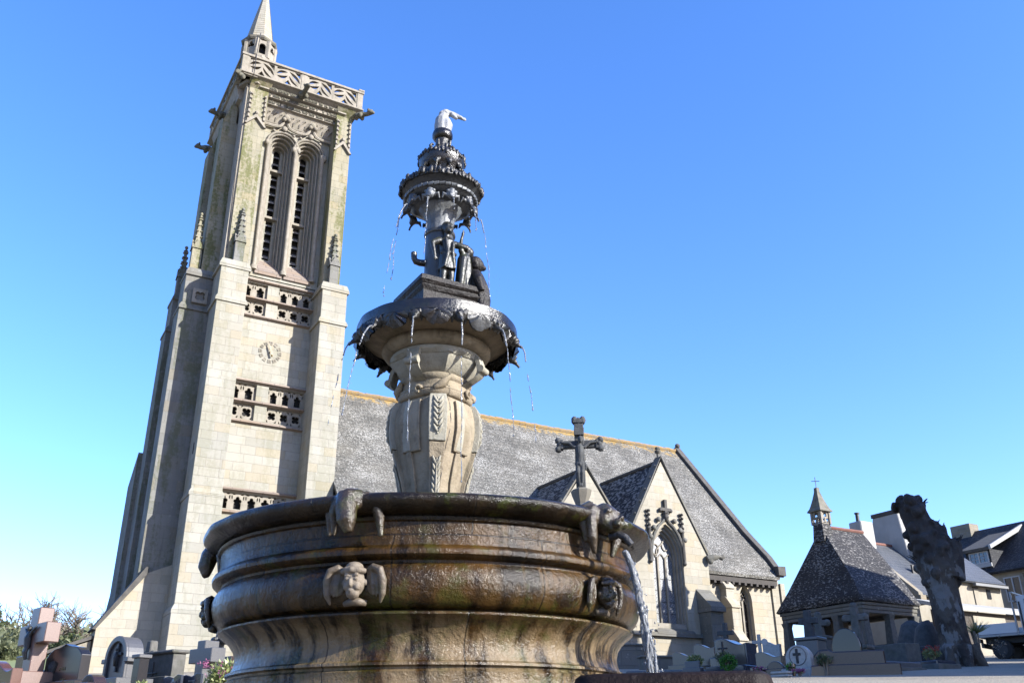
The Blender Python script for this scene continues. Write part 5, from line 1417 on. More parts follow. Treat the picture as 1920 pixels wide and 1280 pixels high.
    for s in range(15):
        pts = []; ph = rnd.uniform(0, 6.28); k = .006+.006*rnd.random()
        for i in range(n+1):
            tt = T*i/n; f = i/n
            sw = (.008+.016*f)*(.4+.6*((s*7) % 5)/4); nx = sw*cos(ph+f*2.0+s)+.022*f*noise.noise(Vector((i*.3, s*2.3, 1))); ny = sw*.7*sin(ph+f*2.3+s)+.022*f*noise.noise(Vector((i*.3, s*2.3, 5)))
            pts.append(p0+o*(.12*tt+ny)+t*(.40*tt+nx)-Vector((0, 0, .35*tt+.5*9.81*.86*tt*tt)))
        mb.tube(pts, [(.0105-.003*i/n)*(1+.6*noise.noise(Vector((i*.7, s*3.3, 2)))) for i in range(n+1)], 7)
    for i in range(220):
        f = rnd.random()**.6; tt = T*f; q = p0+o*(.12*tt)+t*(.40*tt)-Vector((0, 0, .35*tt+.5*9.81*.86*tt*tt))
        q += Vector((rnd.gauss(0, .022), rnd.gauss(0, .022), 0))*(.4+f); b = rnd.uniform(.002, .006); mb.ball(q, (b, b, b*1.6), 5, 4)
    tag(mb.build('water_jet', M['water'], None, smooth=180, origin=tuple(p0)), 'thick white water jet pouring from the lion mask into the dark trough', 'water jet')
fountain()

# ------------------------------------------------------------------ trough that catches the jet
def trough():
    T = thing('stone_trough', 'low dark wet stone trough with a rounded rim in the bottom right foreground', 'trough', (3.5, 3.2, -.1))
    # plan: rounded rectangle, length across the view
    a = radians(49.0); c = Vector((cos(a), sin(a), 0)); s = Vector((sin(a), -cos(a), 0))
    O = c*3.9
    def F(u, v, w): q = O+s*u+c*w; return (q.x, q.y, v)
    def ring(L0, L1, w0, w1, zt, th, r):
        out = []
        def rr(x0, x1, y0, y1, r):
            p = []
            for (cx, cy, a0) in ((x1-r, y0+r, -pi/2), (x1-r, y1-r, 0), (x0+r, y1-r, pi/2), (x0+r, y0+r, pi)):
                for i in range(7): b = a0+pi/2*i/6; p.append((cx+r*cos(b), cy+r*sin(b)))
            return p
        prof = [(-.7, 0), (zt-.05, 0), (zt-.015, .008), (zt, .03), (zt, th-.03), (zt-.015, th-.008), (zt-.06, th), (zt-.35, th+.01)]
        vs = []; fs = []; N = 28
        for (z, ins) in prof:
            for (x, y) in rr(L0+ins, L1-ins, w0+ins, w1-ins, max(r-ins, .02)): vs.append((x, z, y))
        for i in range(len(prof)-1):
            for k in range(N): fs.append((i*N+k, i*N+(k+1) % N, (i+1)*N+(k+1) % N, (i+1)*N+k))
        fs.append(tuple(range((len(prof)-1)*N, len(prof)*N)))
        return vs, fs
    zt = 3.9*tan(radians(3.86))
    vs, fs = ring(-.51, .29, -.02, 1.15, zt, .13, .10)
    mb = MB(); mb.add(vs, fs, F); mb.jit(.008, 6)
    mb.build('trough_rim', M['trough'], T, smooth=50)
    vs, fs = ring(.33, .80, .10, 1.1, zt-.055, .12, .10)
    mb = MB(); mb.add(vs, fs, F); mb.jit(.008, 6); mb.build('side_slab', M['trough'], T, smooth=50)
    mb = MB(); mb.box(-.40, .19, zt-.14, zt-.12, .1, 1.05, fn=lambda u, v, w: F(u, v, w)); mb.build('pool_water', M['pool'], T)
trough()
# ------------------------------------------------------------------ stone crucifix on its pillar
def calvary():
    D = 18.0; a = radians(55.4); cx, cy = D*cos(a), D*sin(a)
    T = thing('calvary_cross', 'granite crucifix coloured as in shade, with a carved figure, standing on a tall pillar before the roof', 'crucifix', (cx, cy, gz(cx, cy)))
    d = Vector((-cos(a), -sin(a), 0)); r = Vector((sin(a), -cos(a), 0))
    F = lambda u, v, w: (cx+r.x*u+d.x*w, cy+r.y*u+d.y*w, v)
    zb = D*tan(radians(14.55)); zt = D*tan(radians(19.0))
    mb = MB(); mb.lathe([(gz(cx, cy)-.2, .5), (gz(cx, cy)+.4, .5), (gz(cx, cy)+.42, .16), (zb-.28, .12)], 8, (cx, cy, 0)); mb.build('pillar', M['cru'], T)
    mb = MB(); mb.lathe([(zb-.32, .12), (zb-.26, .13), (zb-.12, .19), (zb-.02, .21), (zb, .20), (zb+.02, .15)], 8, (cx, cy, 0)); mb.jit(.02, 7); mb.build('capital', M['old_grey'], T, smooth=30)
    mb = MB()
    mb.prism([(-.095, zb), (.095, zb), (.095, zt-.12), (-.095, zt-.12)], -.08, .06, 'y', fn=lambda x, y, z: F(x, z, y))
    za = D*tan(radians(17.35))
    mb.prism([(-.40, za-.075), (.40, za-.075), (.40, za+.075), (-.40, za+.075)], -.07, .05, 'y', fn=lambda x, y, z: F(x, z, y))
    for (u, v) in ((0, zt-.08), (-.40, za), (.40, za)):                       # carved fleuron ends
        for k in (-1, 0, 1):
            if v > za+.2: mb.ball((k*.085, v+.03*(k != 0), 0), (.070, .10, .085), 7, 5, fn=lambda x, y, z: F(x, y, z))
            else: mb.ball((u+.03*(k != 0)*(1 if u > 0 else -1), v+k*.09, 0), (.075, .075, .085), 7, 5, fn=lambda x, y, z: F(x, y, z))
    mb.box(-.10, .10, zt-.40, zt-.24, .05, .12, fn=F); mb.box(-.12, .12, zt-.12, zt-.03, -.10, .08, fn=F); mb.box(-.43, -.33, za-.10, za+.10, -.09, .07, fn=F); mb.box(.33, .43, za-.10, za+.10, -.09, .07, fn=F)                       # title tablet
    mb.jit(.012, 9); mb.build('cross', M['cru'], T, bevel=.01)
    mb = MB(); o = .10
    tube = lambda p, q: mb.tube([F(x, v, w) for x, v, w in p], q, 9)
    y0 = zb+.12
    for s in (-1, 1):
        tube([(s*.03, y0, o), (s*.042, y0+.20, o+.05), (s*.045, y0+.42, o+.01)], [.030, .042, .058])
        tube([(s*.09, y0+.74, o), (s*.20, y0+.84, o-.01), (s*.34, za+.03, o-.02)], [.040, .032, .022])
        mb.ball(F(s*.36, za+.04, o-.02), .025, 7, 5)
        tube([(s*.02, y0+.0, o), (s*.02, y0-.07, o+.04)], [.026, .018])
    tube([(0, y0+.38, o), (0, y0+.50, o+.01), (0, y0+.62, o+.02), (0, y0+.74, o), (0, y0+.80, o)], [.080, .072, .085, .090, .045])
    mb.tube([F(0, y0+.78, o), F(.02, y0+.86, o+.02)], [.035, .035], 8)
    mb.ball(F(.025, y0+.91, o+.04), (.058, .058, .072), 10, 8); mb.ball(F(.03, y0+.90, o+.09), .014, 6, 5); mb.ball(F(.03, y0+.87, o+.07), (.03, .03, .04), 8, 6)
    tube([(-.10, y0+.40, o+.01), (0, y0+.37, o+.06), (.10, y0+.42, o+.01)], [.03, .04, .03])
    tube([(.09, y0+.42, o+.02), (.12, y0+.34, o+.03), (.11, y0+.25, o+.02)], [.03, .03, .015])
    mb.jit(.006, 20); mb.build('carved_figure', M['cru'], T, remesh=.012, it=1, smooth=180)
calvary()

# ------------------------------------------------------------------ open oratory with bell turret
def oratory():
    x0, x1, y0, y1 = 32.75, 36.3, 26.95, 31.6
    zg = 3.0; ze = 5.5; zr = 9.15; ym = (y0+y1)/2
    T = thing('open_chapel', 'small open stone chapel with steep blotched slate roof and a little bell turret', 'chapel', ((x0+x1)/2, ym, zg))
    # roof with a slight bell-cast
    E = [(x0-.15, y0-.15), (x1+.1, y0-.15), (x1+.1, y1+.15), (x0-.15, y1+.15)]
    K = [(x0+.22, y0+.42), (x1+.1, y0+.42), (x1+.1, y1-.42), (x0+.22, y1-.42)]
    Rg = [(33.62, ym), (x1+.1, ym)]
    zk = 6.42
    mb = MB()
    def quad(a, b, c, d, n=16, m=8, th=.07):
        vs = []; fs = []
        for j in range(m+1):
            for i in range(n+1):
                s, t = i/n, j/m
                p = [(a[k]*(1-s)+b[k]*s)*(1-t)+(d[k]*(1-s)+c[k]*s)*t for k in range(3)]
                p[2] += .035*noise.noise(Vector((p[0]*1.2, p[1]*1.2, p[2])))*(0 < i < n)
                vs.append(tuple(p))
        for j in range(m):
            for i in range(n): fs.append((j*(n+1)+i, j*(n+1)+i+1, (j+1)*(n+1)+i+1, (j+1)*(n+1)+i))
        mb.add(vs, fs)
    P = lambda q, z: (q[0], q[1], z)
    for (i, j) in ((0, 1), (3, 0), (2, 3)):
        quad(P(E[i], ze), P(E[j], ze), P(K[j], zk), P(K[i], zk), m=3)
    quad(P(K[0], zk), P(K[1], zk), P(Rg[1], zr), P(Rg[0], zr))
    quad(P(K[3], zk), P(K[0], zk), P(Rg[0], zr), (Rg[0][0]+.001, Rg[0][1]+.001, zr))
    quad(P(K[2], zk), P(K[3], zk), P(Rg[0], zr), P(Rg[1], zr))
    rf = mb.build('roof', M['lych_slate'], T, smooth=25, weld=True)
    sol = rf.modifiers.new('thick', 'SOLIDIFY'); sol.thickness = .09; sol.offset = -1
    mb = MB(); mb.tube([(Rg[0][0], ym, zr+.02), (x1+.12, ym, zr+.02)], .09, 7); mb.build('ridge', M['red_ridge'], T)
    # east gable
    mb = MB(); mb.prism([(y0+.05, ze-.1), (y1-.05, ze-.1), (y1-.42, zk-.05), (ym, zr-.05), (y0+.42, zk-.05)], x1-.2, x1+.05, 'x'); mb.build('gable_wall', M['old_grey'], T)
    # moulded beam
    mb = MB()
    def frame(a, z0, z1):
        mb.box(x0-a, x1+a, y0-a, y0+.28, z0, z1); mb.box(x0-a, x1+a, y1-.28, y1+a, z0, z1)
        mb.box(x0-a, x0+.28, y0+.281, y1-.281, z0, z1); mb.box(x1-.28, x1+a, y0+.281, y1-.281, z0, z1)
    frame(.05, 5.33, 5.46); frame(.0, 5.16, 5.328); frame(-.03, 5.02, 5.158)
    mb.build('entablature', M['old_grey'], T, bevel=.02)
    # tapered pillars on a low wall
    cols = [(x0+.16, y0+.16), ((x0+x1)/2, y0+.16), (x1-.16, y0+.16), (x0+.16, y0+1.55), (x0+.16, y0+3.0), (x0+.16, y1-.16), (x1-.16, y1-.16), ((x0+x1)/2, y1-.16)]
    for (x, y) in cols:
        mb = MB(); mb.frus(x-.20, x+.20, y-.20, y+.20, zg+.72, x-.15, x+.15, y-.15, y+.15, 4.8)
        mb.frus(x-.15, x+.15, y-.15, y+.15, 4.8, x-.20, x+.20, y-.20, y+.20, 5.02); mb.box(x-.23, x+.23, y-.23, y+.23, zg+.60, zg+.72)
        mb.jit(.012, 4); mb.build('pillar', M['rough_granite'], T, bevel=.02)
    mb = MB()
    mb.box(x0, x1, y1-.33, y1, zg-.5, zg+.6); mb.box(x1-.33, x1, y0+1.3, y1-.34, zg-.5, zg+.6)
    mb.box(x0, x0+.33, y0, y0+.45, zg-.5, zg+.6); mb.box(x0, x0+.33, y0+1.2, y1-.34, zg-.5, zg+.6); mb.box(x0+.34, x0+1.1, y0, y0+.33, zg-.5, zg+.6); mb.box(x0+2.2, x1, y0, y0+.33, zg-.5, zg+.6)
    mb.build('low_wall', M['rough_granite'], T, bevel=.02)
    mb = MB(); mb.box(x0+.3, x1-.3, y0+.3, y1-.3, 5.25, 5.32); mb.build('ceiling', M['wood'], T)
    mb = MB(); mb.box(x1-.8, x1-.33, y0+1.0, y1-.6, zg-.2, zg+.95); mb.box(x0+1.5, x1-.9, ym+.8, y1-.4, zg-.2, zg+2.1); mb.build('altar', M['wood'], T)
    mb = MB(); mb.box(x0+.33, x1-.33, y0+.33, y1-.33, zg-.3, zg+.12); mb.build('floor', M['paving'], T)
    # turret
    tx, ty = 33.68, ym; h = .27
    mb = MB(); mb.frus(tx-h-.06, tx+h+.06, ty-h-.06, ty+h+.06, 8.45, tx-h, tx+h, ty-h, ty+h, 9.25); tb = mb.build('turret', M['lych_slate'], T)
    mb = MB()
    for (sx, sy) in ((-1, -1), (1, -1), (1, 1), (-1, 1)): mb.box(tx+sx*h-.05, tx+sx*h+.05, ty+sy*h-.05, ty+sy*h+.05, 9.25, 9.86)
    hol = [foil(0, 9.68, .12), foil(-.12, 9.45, .10, 3), foil(.12, 9.45, .10, 3), [(-.2, 9.30), (.2, 9.30), (.2, 9.335), (-.2, 9.335)]]
    for fn in (lambda u, v, w: (tx+u, ty-h+w, v), lambda u, v, w: (tx-h+w, ty+u, v), lambda u, v, w: (tx+u, ty+h-.04+w, v), lambda u, v, w: (tx+h-.04+w, ty+u, v)):
        mb.plate([(-h+.05, 9.26), (h-.05, 9.26), (h-.05, 9.84), (-h+.05, 9.84)], hol, .04, fn)
    mb.build('belfry', M['carved'], tb)
    mb = MB(); mb.lathe([(9.38, .13), (9.42, .12), (9.55, .09), (9.64, .05), (9.67, .0)], 12, (tx, ty, 0)); mb.build('bell', M['bronze'], tb, smooth=60)
    mb = MB()
    pr = [(9.83, .40), (9.88, .405), (10.0, .325), (10.15, .27), (10.45, .18), (10.8, .095), (10.98, .085), (11.0, .09)]
    vs = []; fs = []
    for (z, r) in pr: vs += [(tx-r, ty-r, z), (tx+r, ty-r, z), (tx+r, ty+r, z), (tx-r, ty+r, z)]
    for i in range(len(pr)-1):
        for k in range(4): fs.append((i*4+k, i*4+(k+1) % 4, i*4+4+(k+1) % 4, i*4+4+k))
    fs += [(3, 2, 1, 0), (len(vs)-4, len(vs)-3, len(vs)-2, len(vs)-1)]
    mb.add(vs, fs); mb.build('turret_roof', M['ledge'], tb)
    mb = MB(); mb.tube([(tx, ty, 10.95), (tx, ty, 11.52)], .018, 5); mb.tube([(tx-.16, ty+.1, 11.33), (tx+.16, ty-.1, 11.33)], .016, 5); mb.build('iron_cross', M['iron'], tb)
oratory()

# ------------------------------------------------------------------ pollarded plane tree
def pollard():
    D = 24.5; bx, by = at(34.98, D); g = gz(bx, by)
    T = thing('pollard_tree', 'thick pollarded tree trunk with knobbly dark head and no branches', 'tree', (bx, by, g))
    r = Vector((sin(radians(35)), -cos(radians(35)), 0)); d = Vector((-cos(radians(35)), -sin(radians(35)), 0))
    zt = D*tan(radians(12.86)); s = D*radians(1)          # metres per degree across
    P = lambda u, z, w=0: (bx+r.x*u+d.x*w, by+r.y*u+d.y*w, z)
    H = zt-g
    mb = MB(); N = 14
    main = [(.03, -.15, .42), (.02, .06, .39), (-.02, .18, .36), (-.05, .30, .37), (-.06, .42, .40), (-.10, .54, .46), (-.12, .66, .46), (-.20, .75, .38)]
    mb.tube([P(u, g+H*f) for u, f, q in main], [q*.92 for u, f, q in main], N)
    mb.tube([P(-.16, g+H*.66), P(-.30, g+H*.80), P(-.38, g+H*.90), P(-.38, g+H*.965)], [.40, .31, .32, .29], 12)       # left stump head
    mb.tube([P(-.05, g+H*.58), P(.05, g+H*.72), P(.06, g+H*.80)], [.36, .28, .22], 10)
    mb.tube([P(.12, g+H*.50), P(.30, g+H*.62), P(.40, g+H*.71)], [.36, .26, .20], 10)
    rnd = random.Random(8)
    for i in range(70):                                                             # burrs
        t = rnd.random(); f = .45+.52*t; a = rnd.uniform(0, 2*pi)
        cx = -.12-.36*max(0, (f-.66)/.3); q = .38-.08*max(0, (f-.7)/.3)
        mb.ball(P(cx+q*cos(a), g+H*f, q*sin(a)), rnd.uniform(.06, .16), 7, 5)
    for i in range(26):
        a = rnd.uniform(0, 2*pi); q = rnd.uniform(.05, .27); mb.ball(P(-.38+q*cos(a), g+H*rnd.uniform(.93, .99), q*sin(a)), rnd.uniform(.06, .12), 6, 5)
    for i in range(10):
        a = rnd.uniform(0, 2*pi); q = rnd.uniform(.05, .2); mb.ball(P(.06+q*cos(a), g+H*rnd.uniform(.80, .84), q*sin(a)), rnd.uniform(.05, .09), 6, 5)
        mb.ball(P(.38+q*cos(a), g+H*rnd.uniform(.70, .74), q*sin(a)), rnd.uniform(.05, .09), 6, 5)
    for i in range(7):
        a = 2*pi*i/7+.3; mb.tube([P(.03+.30*cos(a), g+.42, .30*sin(a)), P(.03+.42*cos(a), g+.10, .42*sin(a)), P(.03+.55*cos(a), g-.12, .55*sin(a))], [.17, .13, .07], 8)
    mb.jit(.05, 2.2); mb.jit(.035, 6)
    mb.build('trunk', M['bark'], T, remesh=.03, it=0, smooth=180)
    mb = MB()                                                                       # short dead shoots on the heads
    for i in range(60):
        k = rnd.choice(((-.38, .96, .32), (.06, .81, .2), (.38, .71, .2), (-.15, .62, .44), (-.2, .72, .4)))
        a = rnd.uniform(0, 2*pi); p = Vector(P(k[0]+k[2]*cos(a), g+H*k[1]+rnd.uniform(-.1, .05), k[2]*sin(a)))
        dr = (Vector(P(k[0]+2*k[2]*cos(a), g+H*k[1], 2*k[2]*sin(a)))-p).normalized()*.5+Vector((rnd.gauss(0, .3), rnd.gauss(0, .3), rnd.uniform(.1, .8)))
        dr.normalize(); L = rnd.uniform(.05, .16); mb.tube([p-dr*.06, p+dr*L*.5, p+dr*L+Vector((rnd.gauss(0, .02), rnd.gauss(0, .02), 0))], [.02, .012, .006], 5)
    mb.build('shoot', M['bark'], T)
pollard()

# ------------------------------------------------------------------ houses
def slope_roof(mb, x0, x1, ye, ze, yr, zr, t=.12):
    L = sqrt((yr-ye)**2+(zr-ze)**2); s = 1 if yr > ye else -1
    ny, nz = -s*(zr-ze)/L*t, abs(yr-ye)/L*t
    mb.prism([(ye, ze), (yr, zr), (yr+ny, zr+nz), (ye+ny, ze+nz)], x0, x1, 'x')

def houses():
    # left house: slate roof, stone verge, white chimney
    A = thing('slate_house', 'cream house with grey slate roof and white chimney, close behind the small chapel', 'house', (45.8, 36, 3.6))
    mb = MB(); mb.prism([(33.1, 2.8), (40.2, 2.8), (40.2, 7.3), (36.6, 10.6), (33.1, 7.3)], 44.8, 47.7, 'x'); mb.build('wall', M['cream'], A)
    mb = MB(); slope_roof(mb, 44.7, 48.1, 32.85, 7.22, 36.6, 10.72); slope_roof(mb, 44.7, 48.1, 40.4, 7.2, 36.6, 10.72); mb.build('roof', M['clean_slate'], A)
    mb = MB(); mb.prism([(32.7, 7.05), (36.6, 10.72), (36.6, 11.0), (32.75, 7.42)], 44.45, 44.80, 'x'); mb.prism([(32.6, 6.75), (33.2, 6.75), (33.2, 7.25), (32.6, 7.25)], 44.4, 44.85, 'x'); mb.build('verge', M['rubble'], A)
    mb = MB(); mb.tube([(44.7, 36.6, 10.86), (48.1, 36.6, 10.86)], .12, 7); mb.build('ridge', M['red_ridge'], A)
    ch = MB().box(44.95, 46.05, 36.15, 37.05, 10.0, 12.05).build('chimney', M['render'], A, bevel=.05)
    MB().lathe([(12.05, .12), (12.55, .11), (12.56, .16), (12.62, .16), (12.63, .10)], 10, (45.3, 36.6, 0)).build('flue_pipe', M['iron'], ch, smooth=40)
    MB().box(46.5, 46.9, 34.35, 34.45, 8.72, 9.3, fn=lambda x, y, z: (x, y+.0, z)).build('skylight', M['iron'], A)
    # middle house: taller, white gable chimney, sunlit wall
    B = thing('tall_chimney_house', 'white walled house with broad white gable chimney, behind the pollarded tree', 'house', (51, 36, 3.7))
    mb = MB(); mb.prism([(32.9, 2.8), (40.2, 2.8), (40.2, 8.3), (36.6, 11.5), (32.9, 8.3)], 48.15, 52.1, 'x'); w = mb.build('wall', M['render'], B)
    mb = MB(); mb.prism([(32.86, 2.8), (32.895, 2.8), (32.895, 8.25), (32.86, 8.25)], 48.2, 52.05, 'x'); mb.build('wall', M['cream'], B)
    mb = MB(); slope_roof(mb, 49.3, 52.2, 32.6, 8.2, 36.6, 11.62); slope_roof(mb, 48.1, 52.2, 40.5, 8.2, 36.6, 11.62)
    slope_roof(mb, 48.1, 49.3, 32.6, 8.2, 36.0, 11.1); mb.build('roof', M['clean_slate'], B)
    mb = MB(); mb.tube([(49.4, 36.6, 11.75), (52.2, 36.6, 11.75)], .11, 7); mb.build('ridge', M['red_ridge'], B)
    mb = MB(); mb.prism([(35.4, 9.5), (38.4, 9.5), (37.6, 12.75), (35.75, 12.75)], 47.9, 49.0, 'x'); ch = mb.build('chimney', M['render'], B, bevel=.04)
    mb = MB(); mb.box(47.85, 49.05, 35.7, 37.65, 12.75, 12.98); mb.build('chimney_cap', M['dark_rubble'], ch)
    mb = MB(); mb.box(49.2, 52.2, 32.42, 32.6, 8.06, 8.2); mb.build('gutter', M['alu'], B)
    d = MB().box(49.45, 49.85, 32.80, 32.855, 5.6, 7.95).build('door', M['cream'], B); MB().box(49.4, 49.9, 32.79, 32.85, 7.96, 8.04).build('lintel', M['dark_rubble'], d)
    wi = MB().box(50.65, 51.0, 32.82, 32.855, 7.45, 8.0).build('window', M['pane'], B)
    # dark house on the right with a dormer (ridge along y)
    C = thing('dormer_house', 'shaded beige house with dark slate roof and a white dormer window, right edge', 'house', (59, 31, 3.8))
    mb = MB(); mb.prism([(56.3, 2.8), (64.2, 2.8), (64.2, 9.8), (60.3, 13.2), (56.3, 9.8)], 24.5, 40.4, 'y'); mb.build('wall', M['cream'], C)
    mb = MB()
    for (xa, za, xb, zb) in ((55.95, 9.65, 60.3, 13.32), (64.6, 9.75, 60.3, 13.32)):
        s = 1 if xb > xa else -1; mb.prism([(xa, za), (xb, zb), (xb, zb+.16), (xa-.1*s, za+.12)], 24.3, 40.6, 'y')
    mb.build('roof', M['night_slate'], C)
    mb = MB(); mb.prism([(60.8, 12.0), (60.8, 14.0), (59.8, 14.0), (59.8, 12.0)], 39.0, 40.5, 'y'); mb.build('chimney', M['rubble'], C)
    # dormer
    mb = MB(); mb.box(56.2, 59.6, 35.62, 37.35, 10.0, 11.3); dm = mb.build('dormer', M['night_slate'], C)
    mb = MB(); mb.prism([(55.95, 11.22), (60.0, 12.9), (60.0, 13.05), (55.9, 11.4)], 35.45, 37.6, 'y'); mb.build('roof', M['coping'], dm)
    mb = MB(); mb.prism([(55.90, 11.24), (59.9, 12.9), (59.9, 13.22), (55.88, 11.48)], 35.30, 35.45, 'y'); mb.build('verge', M['render'], dm)
    mb = MB(); mb.plate([(35.75, 10.45), (37.1, 10.45), (37.1, 11.2), (35.75, 11.2)], [[(35.83, 10.52), (36.38, 10.52), (36.38, 11.13), (35.83, 11.13)], [(36.47, 10.52), (37.02, 10.52), (37.02, 11.13), (36.47, 11.13)]], .06, fWst(56.13))
    for y in (36.1, 36.74): mb.box(56.14, 56.17, y-.012, y+.012, 10.52, 11.13)
    for z in (10.72, 10.93): mb.box(56.14, 56.17, 35.82, 37.03, z-.012, z+.012)
    wf = mb.build('window', M['white_frame'], dm); MB().box(56.175, 56.19, 35.8, 37.05, 10.5, 11.15).build('pane', M['pane'], wf)
    mb = MB(); mb.box(56.1, 56.19, 35.62, 37.3, 10.2, 10.43); mb.build('sill', M['render'], dm)
    for yc in (34.6, 30.6):
        mb = MB(); mb.plate([(yc-.55, 7.9), (yc+.55, 7.9), (yc+.55, 9.4), (yc-.55, 9.4)], [[(yc-.47, 7.98), (yc-.04, 7.98), (yc-.04, 9.32), (yc-.47, 9.32)], [(yc+.04, 7.98), (yc+.47, 7.98), (yc+.47, 9.32), (yc+.04, 9.32)]], .05, fWst(56.22))
        wf = mb.build('window', M['white_frame'], C); MB().box(56.275, 56.29, yc-.5, yc+.5, 7.95, 9.35).build('pane', M['pane'], wf)
        MB().box(56.2, 56.295, yc-.8, yc-.56, 7.9, 9.5).build('jamb', M['rubble'], wf)
    # low garden wall and lean-to between the houses and the truck
    L = thing('garden_wall', 'long low wall of dark rubble with a broad pale sloping coping, behind the truck', 'wall', (46, 30.5, 3.6))
    mb = MB(); mb.box(42.5, 56.5, 30.4, 30.8, 2.8, 6.15); mb.build('wall', M['dark_rubble'], L)
    mb = MB(); mb.prism([(30.0, 6.12), (31.6, 6.6), (31.6, 6.78), (30.0, 6.32)], 42.2, 56.4, 'x'); mb.build('coping', M['render'], L)
    mb = MB(); mb.box(45.2, 47.9, 30.33, 30.398, 2.8, 5.95); mb.build('rendered_panel', M['cream'], L)
    # two houses outside the picture on the right whose shade lies over the churchyard
    for (nm, lab, x0, x1, y0, y1, ze, zr) in (('village_house', 'tall stone village house with slate roof east of the churchyard', 34.0, 42.3, 6.0, 17.2, 12.5, 16.4),
                                        ('village_house', 'stone village house with slate roof south of the churchyard', 22.0, 31.0, -5.0, 5.5, 10.2, 13.8)):
        V = thing(nm, lab, 'house', ((x0+x1)/2, (y0+y1)/2, gz(x0, y0)))
        ym = (y0+y1)/2
        mb = MB(); mb.prism([(y0, -1), (y1, -1), (y1, ze), (ym, zr), (y0, ze)], x0, x1, 'x'); mb.build('wall', M['rubble'], V)
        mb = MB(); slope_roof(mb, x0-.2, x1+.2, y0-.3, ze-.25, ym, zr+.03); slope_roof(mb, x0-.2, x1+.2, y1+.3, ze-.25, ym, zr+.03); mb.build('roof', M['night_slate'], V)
        for xc in (x0+.1, x1-1.1): MB().box(xc, xc+1.0, ym-.5, ym+.5, zr-.6, zr+1.1).build('chimney', M['rubble'], V)
        for k in range(4):
            xc = x0+2+k*(x1-x0-4)/3
            wf = MB().box(xc-.5, xc+.5, y1-.02, y1+.05, 6.3, 7.8).build('window', M['white_frame'], V); MB().box(xc-.42, xc+.42, y1+.051, y1+.06, 6.4, 7.7).build('pane', M['pane'], wf)
houses()

# ------------------------------------------------------------------ flatbed truck at the right edge
def truck():
    bx, by = 32.3, 20.0
    T = thing('flatbed_truck', 'white flatbed truck with low drop sides, parked beyond the tree at the right edge', 'truck', (bx, by, gz(bx, by)))
    g = gz(bx, by)-.02
    c = Vector((.28, -.96, 0)).normalized(); n = Vector((-c.y, c.x, 0))           # long axis to the right, n away
    O = Vector((31.55, 21.15, 0))
    F = lambda u, v, w: tuple(O+c*u+n*w+Vector((0, 0, g+v)))
    mb = MB(); mb.box(0, 2.35, .78, .86, 0, 1.9, fn=F); bed = mb.build('bed', M['alu'], T, bevel=.01)
    mb = MB(); mb.box(0.02, 1.34, .87, 1.22, 0, .04, fn=F); mb.build('drop_side', M['paint'], bed, bevel=.01)
    mb = MB(); mb.box(0.02, 2.3, .87, 1.22, 1.86, 1.9, fn=F); mb.build('drop_side', M['paint'], bed, bevel=.01)
    mb = MB(); mb.box(0, .04, .87, 1.22, .05, 1.85, fn=F); mb.build('tail_board', M['paint'], bed, bevel=.01)
    for w in (0.0, 1.86):
        mb = MB(); mb.box(-.03, .04, .80, 1.32, w-.02, w+.05, fn=F); mb.box(1.33, 1.39, .8, 2.25, w-.02, w+.05, fn=F); mb.build('post', M['alu'], bed, bevel=.01)
    mb = MB(); mb.box(1.38, 1.44, 1.9, 1.96, 0, 1.9, fn=F); mb.box(1.38, 1.44, 2.2, 2.25, 0, 1.9, fn=F); mb.build('headboard', M['alu'], bed)
    mb = MB(); mb.prism([(1.50, .75), (3.1, .75), (3.1, 1.35), (2.85, 1.5), (2.55, 2.10), (1.50, 2.10)], .05, 1.85, 'y', fn=lambda x, y, z: F(x, z, y)); cab = mb.build('cab', M['paint'], T, bevel=.04, seg=2)
    mb = MB(); mb.box(1.75, 2.45, 1.45, 1.98, .03, .045, fn=F); mb.build('window', M['pane'], cab)
    mb = MB(); mb.box(1.55, 1.60, .9, 1.9, .02, .05, fn=F); mb.build('door_handle', M['iron'], cab)
    mb = MB(); mb.box(.1, 3.0, .58, .77, .45, .60, fn=F); mb.box(.1, 3.0, .58, .77, 1.3, 1.45, fn=F); mb.box(.05, .12, .45, .6, .05, 1.85, fn=F); mb.build('chassis', M['chassis'], T)
    for u in (.72, 2.65):
        for w in (.02, 1.62):
            mb = MB(); mb.tube([F(u, .34, w), F(u, .34, w+.24)], .34, 20); wh = mb.build('wheel', M['tyre'], T, bevel=.03)
            mb = MB(); mb.tube([F(u, .34, w-.012), F(u, .34, w+.03)], .19, 14); mb.build('rim', M['chassis'], wh)
    mb = MB(); mb.box(.0, .03, .62, .76, .1, .4, fn=F); mb.build('tail_lamp', M['red_granite'], T)
truck()
